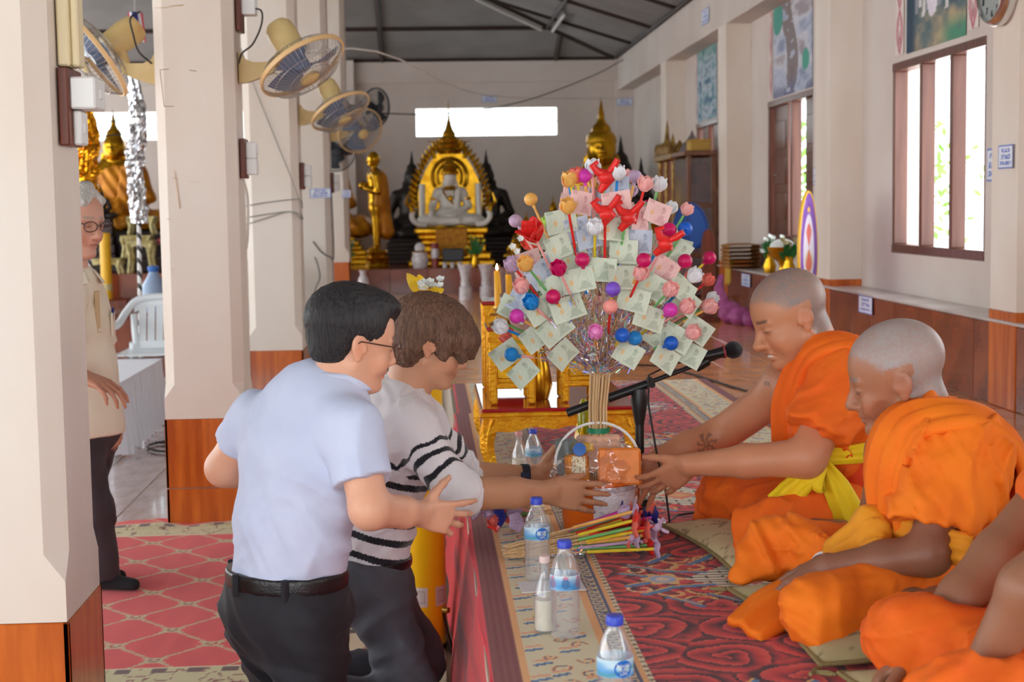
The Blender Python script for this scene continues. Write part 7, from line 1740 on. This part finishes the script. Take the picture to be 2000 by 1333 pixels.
def strip(path, widths, nrmv, nu=40, nv=10, pleat=.004, th=.004, fr=5):
    """a cloth band along a path; nrmv: outward hints per point; pleats run along it"""
    p = sm_path(path, 8); n = len(p); w = np.interp(np.linspace(0,1,n), np.linspace(0,1,len(widths)), widths); hn = np.array([np.array([np.interp(t, np.linspace(0,1,len(nrmv)), [q[i] for q in nrmv]) for i in range(3)]) for t in np.linspace(0,1,n)])
    t = np.gradient(p, axis=0); t /= np.linalg.norm(t, axis=1, keepdims=True); hn = hn-t*(hn*t).sum(1,keepdims=True); hn /= np.linalg.norm(hn, axis=1, keepdims=True); sd = np.cross(t, hn)
    vs = []; m_ = nv+1
    for i in range(n):
        for k in range(m_):
            a = k/nv-.5; vs.append(p[i]+sd[i]*a*2*w[i]+hn[i]*(pleat*math.sin(a*2*PI*fr+.3*math.sin(i*.3))-(abs(a)*2)**3*w[i]*.25))
    vs = np.array(vs).reshape(n, m_, 3)
    mb = MB(); f = [(i*m_+k, i*m_+k+1, (i+1)*m_+k+1, (i+1)*m_+k) for i in range(n-1) for k in range(nv)]; mb.add(vs.reshape(-1,3), f)
    v2 = (vs-hn[:,None,:]*th).reshape(-1,3); mb.add(v2, [q[::-1] for q in f]); 
    rim = [i*m_ for i in range(n)]+[(n-1)*m_+k for k in range(1,m_)]+[i*m_+nv for i in range(n-2,-1,-1)]+[k for k in range(nv-1,0,-1)]; o = n*m_
    mb.f += [(rim[i], rim[(i+1)%len(rim)], rim[(i+1)%len(rim)]+o, rim[i]+o) for i in range(len(rim))]
    return mb
def lift(path, hints, vs, off=.008, rad=.03):
    vs = np.concatenate(vs); out = []
    for p, h in zip(path, hints):
        h = nrm(h); p = np.asarray(p, float); t = (vs-p)@h; lat = np.linalg.norm(vs-p-t[:,None]*h, axis=1); k = (lat < rad) & (t > -.12) & (t < .2)
        out.append(p+h*((t[k].max() if k.any() else 0)+off))
    return out
def band(name, path, widths, hints, vs, mt, par, off=.008, **kw): return O(name, strip(lift(path, hints, vs, off), widths, hints, **kw), mt, par, ang=180)
def ellc(s, c, r, f, k=.03): B_ = frame(f, (0,0,1)); s.ell(c, r, B_, k)
# --- smiling monk with the yellow sash
j = J['k1']; tone = s2l(190,130,96); fk = nrm(V(-.97,-.12,0)); lk = V(-fk[1],fk[0],0); CT = RZ+.026
k1 = T('person', 'smiling monk in orange robe with bright yellow sash reaching both hands to the bucket', 'person', (j['pel'][0],j['pel'][1],CT))
hf = frame(V(-.90,-.16,-.38), V(-.38,0,.92)); HC = j['head']; hs = 1.03
s = SDF(); head(s, HC, hf, hs, 0, 1.3, 1., 1.16); s.ell(HC+hf@V(.04,.045,-.05), (.035,.026,.04), hf, .02); s.ell(HC+hf@V(.04,-.045,-.05), (.035,.026,.04), hf, .02); s.cone(HC+hf@V(-.035,0,-.05), j['neck']+V(.02,0,-.03), .062, .07, .02); s.ell(HC+hf@V(.03,0,-.085), (.045,.05,.03), hf, .03); hv, hfc = s.build(.0036); hv = smooth_v(hv, hfc, 1, .3)
hc = face_color(hv, skincol(hv, tone, 5), HC, hf, hs, s2l(50,40,36), s2l(176,96,84), stubble, s2l(128,122,122))
# smile shows teeth
qq = ((hv-HC)@hf)/hs; hc = mixc(hc, s2l(225,220,212), ((np.abs(qq[:,2]+.0705) < .0028) & (np.abs(qq[:,1]) < .02) & (qq[:,0] > .078))*.9)
s = SDF(); s.cone(j['rsh'], j['relb'], .058, .05, .02); s.ell(j['rsh']+V(.01,-.01,0), (.068,.06,.065), None, .03); m_ = j['relb']*.45+j['rwri']*.55; s.cone(j['relb'], m_, .049, .044, .02); s.cone(m_, j['rwri'], .044, .031, .02)
s.cone(j['rsh'], j['upper']-V(0,0,.06), .075, .09, .04); s.cone(j['upper']-V(.02,-.05,.08), j['neck'], .09, .07, .04)
hand(s, j['rwri'], j['rmid']-j['rwri']+V(-.01,0,.02), V(-.2,-.95,.1), 1, 1.0, (.06,.1,.14,.2), .10, (.7,.7,.2))
s.cone(j['lsh'], j['lelb'], .055, .049, .02); m_ = j['lelb']*.5+j['lwri']*.5; s.cone(j['lelb'], m_, .05, .042, .02); s.cone(m_, j['lwri'], .042, .029, .02)
hand(s, j['lwri'], j['lmid']-j['lwri']+V(-.02,0,.03), V(-.35,.85,-.3), -1, 1.0, (.22,.2,.2,.28), .10, (.75,.65,.15))
av, af = s.build(.0042); av = smooth_v(av, af, 1, .3); ac = skincol(av, s2l(196,132,98), 6)
TAT = np.array(s2l(92,74,66))
def tattoo(v, c, P, rad, seed):
    d = v-P; r = np.linalg.norm(d, axis=1)/rad; a = np.arctan2(d[:,2], d[:,0]); t = (r < 1)*((np.abs(np.sin(a*3.5+seed+r*2)) > .72-.3*(r < .35)) & (vnoise(v*220, seed) > -.35)); return mixc(c, TAT, t*.65)
ac = tattoo(av, ac, j['relb']*.72+j['rwri']*.28+V(0,-.045,.0), .032, 2); ac = tattoo(av, ac, j['rsh']*.85+j['relb']*.15+V(-.02,-.045,.025), .035, 5)
s = SDF(); an = V(j['lan'][0],j['lan'][1],RZ+.055); s.cone(V(*j['lkn'][:2],RZ+.06)+V(.06,.02,0), an, .05, .042, .02); s.cone(an, an+V(.1,.12,-.02), .04, .028, .02); v3, f3 = s.build(.006)
O('body', join((hv, hfc, hc), (av, af, ac), (v3, f3, skincol(v3, s2l(150,100,74), 7))), SKIN, k1, ang=180)
def seated_skirt(j, f, l, CT, seed, mt, par, extra=None, kr=.064, hr=.07, dn=None, sm=2):
    s = SDF(); zb = CT
    ellc(s, V(j['pel'][0],j['pel'][1],zb+.075), (.15,.16,.09), f, .04)
    for kn, sd in (('lkn',1),('rkn',-1)):
        K = V(*j[kn][:2], zb+kr-.01); hp = V(j['pel'][0],j['pel'][1],zb+.07)+l*.08*sd+f*.05
        s.cone(hp, K, hr, kr, .035); sh = V(j['pel'][0],j['pel'][1],zb+.05)+f*.14-l*.05*sd; s.cone(K, sh, kr*.85, .055, .05)
    s.ell(V(j['pel'][0],j['pel'][1],zb+.07)+f*.16, (.14,.16,.055), frame(f,(0,0,1)), .06)
    if extra: extra(s)
    s.half((0,0,zb-.012), (0,0,-1))
    s.disp(folds(dn or [V(0,0,1)+f*.35, l*.7+V(0,0,.6)], .009, 24, seed)); s.disp(folds([f*.6-l*.5+V(0,0,.4)], .0035, 34, seed+5))
    return cloth('lower_robe', s, .007, mt, par, sm)
K_ = lambda n, z: V(*j[n][:2], z)
seated_skirt(j, fk, lk, CT, 51, ROBE, k1, lambda s: (s.cone(K_('rkn',CT+.08), K_('rkn',CT-.0)+V(-.03,.0,0), .065, .05, .04), s.cone(K_('lkn',CT+.02), K_('lkn',CT+.0)+V(-.03,-.0,0), .055, .045, .04), s.cone(K_('rkn',CT+.06), K_('rkn',CT+.05)+V(.06,-.2,0), .055, .055, .04)), hr=.09)
s = SDF(); s.cone(V(j['pel'][0],j['pel'][1],CT+.12), j['belly'], .145, .15, .04, fl=(fk,.8)); s.cone(j['belly'], j['chest'], .15, .14, .04, fl=(fk,.8)); s.disp(folds([V(.2,.3,1)], .003, 30, 61)); cloth('vest', s, .0085, VEST, k1)
O('button', MB().ell(j['belly']-lk*-.15+V(.02,-.02,-.03), (.008,.005,.008)), M('button', s2l(230,150,110), .4), k1)
# upper robe over the near shoulder with loose sleeve-like fall
s = SDF(); s.cone(j['belly']+V(-.02,0,.03), j['chest'], .152, .155, .05, fl=(fk,.8)); s.cone(j['chest'], j['upper']-V(.0,.03,.03), .155, .11, .05, fl=(fk,.8)); s.cone(j['lsh']+V(-.01,.02,-.005), j['upper']-V(0,.02,.0), .078, .085, .05); s.cone(j['upper']+V(.03,-.03,.02), j['neck']+V(.035,-.03,.0), .085, .062, .04)
d_ = j['lelb']-j['lsh']; _capcone(s, j['lsh'], j['lsh']+d_*.74, .08, .095, .05); _capcone(s, j['lsh']*.6+j['chest']*.4, j['lsh']*.3+j['chest']*.3+j['lelb']*.4+V(.05,.03,-.03), .10, .12, .05)
s.half(j['chest']+V(-.04,.10,.06), (-.45,.85,.28), .01); s.disp(folds([V(-.35,.1,.9)], .007, 34, 71)); s.disp(folds([V(-.5,0,.8)], .004, 60, 75))
cloth('upper_robe', s, .007, ROBE, k1)
up = j['lsh']; VR, UR, LR = CLV[-2], CLV[-1], CLV[-3]
band('shoulder_cloth', [j['chest']+V(-.13,.05,-.10), j['chest']+V(-.125,.0,.02), j['upper']+V(-.06,-.055,.02), up+V(.02,.03,.07), up+V(.10,.05,.02), up+V(.12,.06,-.12)], [.035,.05,.058,.064,.07,.07], [(-1,-.4,.2),(-.9,-.5,.5),(-.4,-.4,1),(0,-.1,1),(.9,-.1,.6),(1,0,.1)], [UR, VR], ROBE, k1, .012, pleat=.007, fr=3, th=.016)
by_ = lift([V(1.0,3.86,.705)], [(-.35,-1,0)], [VR, UR], .012)[0]
band('sash', [V(1.16,3.88,.715), V(1.09,3.85,.712), by_, V(.96,3.9,.70), V(.94,4.0,.69)], [.024,.026,.02,.03,.03], [(.5,-1,.1),(.1,-1,0),(-.35,-1,0),(-1,-.5,0),(-1,.1,0)], [VR, UR], YSASH, k1, .012, pleat=.003, fr=3)
def tail(pts, ws, h, fr=2): return O('sash_tail', strip(pts, ws, [h]*len(pts), pleat=.007, fr=fr), YSASH, k1, ang=180)
tail([by_+V(0,-.012,0), by_+V(.035,-.04,-.07), by_+V(.07,-.055,-.15), by_+V(.10,-.06,-.21)], [.014,.034,.042,.038], (-.3,-1,.35))
tail([by_+V(-.005,-.012,0), by_+V(-.045,-.035,-.045), by_+V(-.085,-.03,-.085), by_+V(-.12,-.02,-.115)], [.014,.032,.036,.03], (-.3,-1,.5))
O('sash_bow', strip([by_, by_+V(-.02,-.04,-.015), by_+V(-.035,-.045,-.06), by_+V(-.02,-.03,-.075), by_], [.014,.03,.032,.028,.014], [(-.5,-1,.3),(-.6,-1,0),(-.6,-.6,-.6),(0,.6,-1),(0,1,0)], pleat=.002, fr=2), YSASH, k1, ang=180)
s = SDF(); s.ell(by_+V(0,-.012,0), (.02,.014,.022), None, .01); cloth('sash_knot', s, .004, YSASH, k1)

# --- older monk with folded hands
j = J['k2']; tone = s2l(166,112,84); fk = nrm(V(-.97,.1,0)); lk = V(-fk[1],fk[0],0)
k2 = T('person', 'older monk in orange robe with mustard sash resting hands in his lap', 'person', (j['pel'][0],j['pel'][1],CT))
hf = frame(V(-.92,.26,-.28), V(-.24,0,.95)); HC = j['head']; hs = 1.03
s = SDF(); head(s, HC, hf, hs, .7, 1.1, 0, .95); s.cone(HC+hf@V(-.04,0,-.05), j['neck']+V(.03,0,-.05), .054, .062, .02); hv, hfc = s.build(.0036); hv = smooth_v(hv, hfc, 1, .3)
hc = face_color(hv, skincol(hv, tone, 8), HC, hf, hs, s2l(120,110,104), s2l(150,92,80), stubble, s2l(158,152,152))
s = SDF(); s.cone(j['lsh'], j['lelb'], .05, .044, .02); m_ = j['lelb']*.55+j['lwri']*.45; s.cone(j['lelb'], m_, .045, .038, .02); s.cone(m_, j['lwri'], .038, .027, .02); hand(s, j['lwri'], j['lmid']-j['lwri'], V(-.25,.5,-.7), -1, 1.0, (.45,.5,.55,.6), .05, (.8,.4,.35))
s.cone(j['rsh'], j['relb'], .05, .044, .02); s.cone(j['relb'], j['rwri'], .043, .027, .02); hand(s, j['rwri'], j['rmid']-j['rwri'], V(.1,-.6,-.7), 1, 1.0, (.4,.45,.5,.55), .05, (.8,.4,.3)); s.cone(j['rsh'], j['upper']-V(0,0,.05), .06, .08, .04)
av, af = s.build(.0042); av = smooth_v(av, af, 1, .3)
s = SDF(); an = V(j['lan'][0],j['lan'][1],RZ+.06); s.cone(V(*j['lkn'][:2],RZ+.06)+V(.08,.02,0), an, .05, .045, .02); s.cone(an, an+V(.13,.05,-.005), .045, .032, .02); s.cone(an+V(.13,.05,-.005), an+V(.22,.1,-.02), .034, .026, .02); v3, f3 = s.build(.006)
O('body', join((hv, hfc, hc), (av, af, skincol(av, s2l(140,92,70), 9)), (v3, f3, skincol(v3, s2l(146,98,74), 10))), SKIN, k2, ang=180)
seated_skirt(j, fk, lk, CT, 83, ROBE2, k2, lambda s: (s.cone(K_('rkn',CT+.075), K_('rkn',CT+.02)+V(-.09,-.05,0), .066, .03, .04), s.cone(K_('lkn',CT+.03), K_('lkn',CT+.0)+V(-.01,-.02,0), .06, .05, .04)), .064, .076, dn=[V(.8,.1,.45), V(.1,.2,1)])
s = SDF(); s.cone(V(j['pel'][0],j['pel'][1],CT+.1), j['belly']-V(0,0,.03), .14, .145, .04, fl=(fk,.8)); s.disp(folds([V(.1,.1,1)], .004, 50, 91)); cloth('waist_robe', s, .0085, ROBE, k2)
s = SDF(); s.cone(j['belly']+V(0,0,-.0), j['chest'], .142, .155, .05, fl=(fk,.84)); s.cone(j['chest'], j['upper']-V(0,.02,.02), .155, .115, .05, fl=(fk,.84)); s.cone(j['lsh']-V(.0,-.02,.01), j['upper']-V(0,.0,.01), .076, .085, .05); s.cone(j['upper']+V(.03,0,0), j['neck']+V(.04,0,-.02), .085, .06, .04); s.cone(j['rsh']-V(0,.02,.02), j['upper']-V(0,0,.02), .06, .08, .04)
d_ = j['lelb']-j['lsh']; _capcone(s, j['lsh'], j['lsh']+d_*.74, .078, .092, .05); _capcone(s, j['lsh']+V(.04,0,-.0), j['lelb']+V(.06,.03,.07), .08, .085, .05); s.cone(j['upper']+V(.09,-.03,-.04), j['belly']+V(.13,-.03,-.06), .08, .06, .05)
s.disp(folds([V(-.85,.1,.4)], .011, 30, 101)); s.disp(folds([V(.9,0,.3)], .005, 52, 105)); cloth('upper_robe', s, .007, ROBE2, k2)
up = j['lsh']; UR, WR, LR = CLV[-1], CLV[-2], CLV[-3]
band('shoulder_cloth', [j['belly']+V(-.12,-.05,-.02), j['chest']+V(-.12,-.07,.0), j['upper']+V(-.06,-.08,.01), up+V(.02,.02,.06), up+V(.10,.05,.02), up+V(.13,.06,-.1), up+V(.14,.05,-.22)], [.04,.06,.066,.07,.07,.066,.06], [(-1,-.5,.1),(-1,-.6,.3),(-.6,-.5,.8),(.1,-.2,1),(.9,-.2,.5),(1,-.1,.1),(1,-.1,-.1)], [UR], ROBE2, k2, .014, pleat=.008, fr=3, th=.018)
bl_ = j['belly']; band('sash', [bl_+V(.0,-.10,.03), bl_+V(-.08,-.10,.03), bl_+V(-.12,-.02,.03), bl_+V(-.11,.09,.03)], [.034,.042,.044,.04], [(-.2,-1,0),(-.8,-.7,0),(-1,0,0),(-1,.6,0)], [WR, UR], MSASH, k2, .01, pleat=.005, fr=3)
s = SDF(); s.ell(V(.93,3.17,.675), (.035,.035,.03), None, .015); s.cone(V(.925,3.17,.665), V(.885,3.2,.585), .03, .055, .02, fl=((.7,.5,.4),.5)); s.cone(V(.935,3.15,.655), V(.93,3.11,.59), .03, .05, .02, fl=((.6,.7,.3),.5)); s.disp(folds([V(.3,.8,.3)], .005, 60, 111)); cloth('sash_bow', s, .006, MSASH, k2)
hm = j['lmid']; fc = O('held_cloth', strip([hm+V(.08,.05,.03), hm+V(.02,.03,.005), hm+V(-.05,.0,-.02), hm+V(-.115,-.045,-.05)], [.035,.05,.055,.045], [(-.35,-.75,.7)]*4, pleat=.006, fr=2, th=.02), ROBE2, base=hm+V(-.05,.02,-.02), label='folded orange cloth held in the hands of the older monk', cat='cloth', ang=180)
O('bandage', MB().lathe([(.031,-.02),(.033,-.02),(.032,.02),(.03,.02)], j['rwri']-nrm(j['rwri']-j['relb'])*.03, aim(j['rwri']-j['relb']), 24), fabric('bandage_white', s2l(222,220,226)), k2)

# --- third monk, mostly outside the picture
j = J['k3']; tone = s2l(150,100,74); fk = nrm(V(-.97,.05,0)); lk = V(-fk[1],fk[0],0)
k3 = T('person', 'monk in orange robe at the end of the rug, leaning on his arm', 'person', (j['pel'][0],j['pel'][1],CT))
hf = frame(V(-.93,.25,-.2), V(-.2,0,.97)); HC = j['head']+V(.1,0,.0); s = SDF(); head(s, HC, hf, 1., .2); s.cone(HC+hf@V(-.03,0,-.05), j['neck']+V(.11,0,-.05), .055, .065, .02); hv, hfc = s.build(.0045)
hc = face_color(hv, skincol(hv, tone, 11), HC, hf, 1., s2l(60,50,46), s2l(150,92,80), stubble, s2l(110,104,104))
s = SDF(); s.cone(j['rsh'], j['relb'], .05, .046, .02); m_ = j['relb']*.55+j['rwri']*.45; s.cone(j['relb'], m_, .047, .04, .02); s.cone(m_, j['rwri'], .04, .03, .02); hand(s, j['rwri'], j['rmid']-j['rwri'], V(.2,-.4,-.9), 1, 1., (.35,.4,.4,.45), .06, (.8,.45,.2))
s.cone(j['lsh'], j['lelb'], .05, .046, .02); s.cone(j['lelb'], j['lwri'], .046, .03, .02); hand(s, j['lwri'], V(-.5,.1,-.6), V(.2,.3,-.9), -1, 1., (.35,.4,.4,.45)); av, af = s.build(.005); av = smooth_v(av, af, 1, .3)
O('body', join((hv, hfc, hc), (av, af, skincol(av, s2l(152,104,78), 12))), SKIN, k3, ang=180)
seated_skirt(j, fk, lk, CT, 121, ROBE, k3, None, .075)
s = SDF(); s.cone(V(j['pel'][0],j['pel'][1],CT+.1), j['chest'], .15, .155, .04, fl=(fk,.8)); s.cone(j['chest'], j['neck']+V(.06,0,-.06), .15, .08, .05); s.cone(j['lsh'], j['rsh'], .07, .07, .05); d_ = j['lelb']-j['lsh']; _capcone(s, j['lsh'], j['lsh']+d_*.5, .08, .09, .05); s.disp(folds([V(-.7,.1,.6)], .006, 26, 131)); cloth('upper_robe', s, .009, ROBE, k3)
cushion(1.08,2.5,.1,'cushion under the monk at the end of the rug',.3,(176,166,120),(120,110,70))

# ---------------- old man behind the column
j = J['om']; tone = s2l(204,152,130); fo = nrm(V(.86,-.5,0)); ro = V(fo[1],-fo[0],0)
om = T('person', 'white haired old man with glasses, cream polo shirt and dark trousers, standing behind the column', 'person', (j['foot'][0],j['foot'][1],0))
hf = frame(V(.80,-.52,-.16), V(.12,-.06,1)); HC = j['head']+V(-.02,0,0); hs = 1.06
s = SDF(); head(s, HC, hf, hs, .9, 1.15); s.cone(HC+hf@V(-.03,0,-.05), j['neck']-V(.01,0,.07), .05, .058, .02)
for q_ in (-1,1): s.cone(HC+hf@V(.015,q_*.03,-.085), j['neck']+V(0,0,-.05), .012, .014, .01)
hv, hfc = s.build(.0042); hv = smooth_v(hv, hfc, 1, .3); hc = face_color(hv, skincol(hv, tone, 13), HC, hf, hs, s2l(150,140,134), s2l(170,104,98))
s = SDF(); s.cone(j['rsh'], j['relb'], .042, .037, .02); s.cone(j['relb'], j['rwri'], .036, .026, .02); hand(s, j['rwri'], j['rtip']-j['rwri'], V(-.25,.25,-.9), -1 if False else 1, 1., (.35,.4,.42,.45), .07, (.8,.5,.2))
s.cone(j['lsh'], j['lelb'], .042, .037, .02); s.cone(j['lelb'], j['lwri'], .036, .026, .02); hand(s, j['lwri'], j['ltip']-j['lwri'], V(-.8,-.3,0), -1, 1., (.4,.45,.5,.5), .05)
av, af = s.build(.0048); O('body', join((hv, hfc, hc), (av, af, skincol(av, s2l(186,130,106), 14))), SKIN, om, ang=180)
q = lambda x, y, z: HC+hf@(V(x,y,z)*hs)
s = SDF(); s.ell(q(-.02,0,.042), (.108,.086,.088), hf, .02); s.ell(q(-.06,0,-.01), (.06,.07,.06), hf, .02); s.cone(q(.01,.03,.112), q(.07,-.045,.07), .02, .012, .02); s.cone(q(.02,.0,.112), q(.065,.045,.075), .018, .012, .02); s.box(q(.16,0,-.035), (.085,.2,.09), hf, .02, .012, True); s.box(q(.07,0,-.09), (.09,.2,.085), hf, .02, .012, True)
for z in (-1,1): s.ell(q(-.008,z*.09,-.02), (.024,.03,.036), hf, .008, True)
s.box(q(-.06,0,-.12), (.2,.2,.06), hf, .01, .01, True); s.disp(strands(HC, hf, (.5,.5,.7), 60, .0012, 7)); cloth('hair', s, .005, hairmat('hair_white', s2l(224,220,214), s2l(180,174,168)), om, 0)
glasses(om, q, M('glasses_dark', s2l(70,56,56), .3, .5), .0018, .027, .017)
POLO = fabric('polo_cream', s2l(232,224,204), s2l(226,216,194), .85, .12); fl = (fo,.72)
s = SDF(); s.cone(V(*j['hip'][:2],.58), V(*j['waist'][:2],.78)-fo*.01, .158, .142, .04, fl=fl); s.cone(V(*j['waist'][:2],.78)-fo*.01, j['chest']-fo*.015, .142, .146, .04, fl=fl); s.cone(j['chest']-fo*.015, j['upper']-V(0,0,.03), .146, .1, .05, fl=fl); s.cone(j['lsh'], j['upper'], .058, .065, .04); s.cone(j['rsh'], j['upper'], .058, .065, .04); s.cone(j['upper'], j['neck']-V(0,0,.05), .08, .06, .03)
for a, b in (('rsh','relb'),('lsh','lelb')): _capcone(s, j[a], j[a]*.3+j[b]*.7, .06, .068, .03)
s.half((0,0,.562), (0,0,-1)); s.disp(folds([V(.9,-.3,.25)], .004, 26, 141)); cloth('polo_shirt', s, .0075, POLO, om)
def colo(u, v):
    a = .35+5.6*u; r = .062+.034*v; c_ = j['neck']-V(0,0,.03); return [c_[i]+r*(np.cos(a)*fo[i]+np.sin(a)*ro[i])+(.045*(1-v)-.02)*(0,0,1)[i] for i in range(3)]
O('collar', MB().sheet(colo, 40, 5, .003), POLO, om, ang=180)
PV = [CLV[-1]]; cf = lift([j['chest']+V(0,0,.02)], [fo], PV, -.001)[0]; O('placket', MB().box(cf, (.004,.011,.075), frame(fo,(0,0,1)), .002), fabric('polo_trim', s2l(206,180,140)), om)
pc_ = lift([j['chest']-ro*.06+V(0,0,-.03)], [fo-ro*.6], PV, -.001)[0]; pk_ = O('pocket', MB().box(pc_, (.004,.036,.042), frame(fo-ro*.7,(0,0,1)), .003), POLO, om); O('pen', MB().tube([pc_+nrm(fo-ro*.6)*.008+ro*.015+V(0,0,.0), pc_+nrm(fo-ro*.6)*.008+ro*.015+V(.004,0,.06)], .0045, 8), M('pen_blue', s2l(40,40,120), .3), pk_)
TRD = fabric('trousers_dark_brown', s2l(62,52,58), s2l(52,44,48), .8, .1)
s = SDF(); s.cone(V(*j['hip'][:2],.6), V(*j['hip'][:2],.7), .145, .13, .03, fl=fl)
for kn, ft, sd in (('knee','foot',1),('lknee','lfoot',-1)):
    hp = V(*j['hip'][:2],.58)+ro*.06*sd; K = V(*j[kn][:2],.30); A_ = V(*j[ft][:2],.05)-fo*.02; s.cone(hp, K, .085, .068, .03); s.cone(K, A_+V(0,0,.06), .068, .066, .03); _capcone(s, A_+V(0,0,.06), A_-V(0,0,.002), .066, .068, .01)
s.disp(folds([V(.9,.3,.15)], .004, 34, 151)); cloth('trousers', s, .0075, TRD, om)
for ft in ('foot','lfoot'):
    A_ = V(*j[ft][:2],.03)-fo*.04; s = SDF(); s.cone(A_+V(0,0,.01), A_+V(0,0,.05), .036, .034, .02); s.cone(A_+V(0,0,.006), A_+fo*.14+V(.02,.02,-.002), .036, .024, .02); s.half((0,0,.01), (0,0,-1)); cloth('sock', s, .006, fabric('sock_black', s2l(22,22,26)), om)
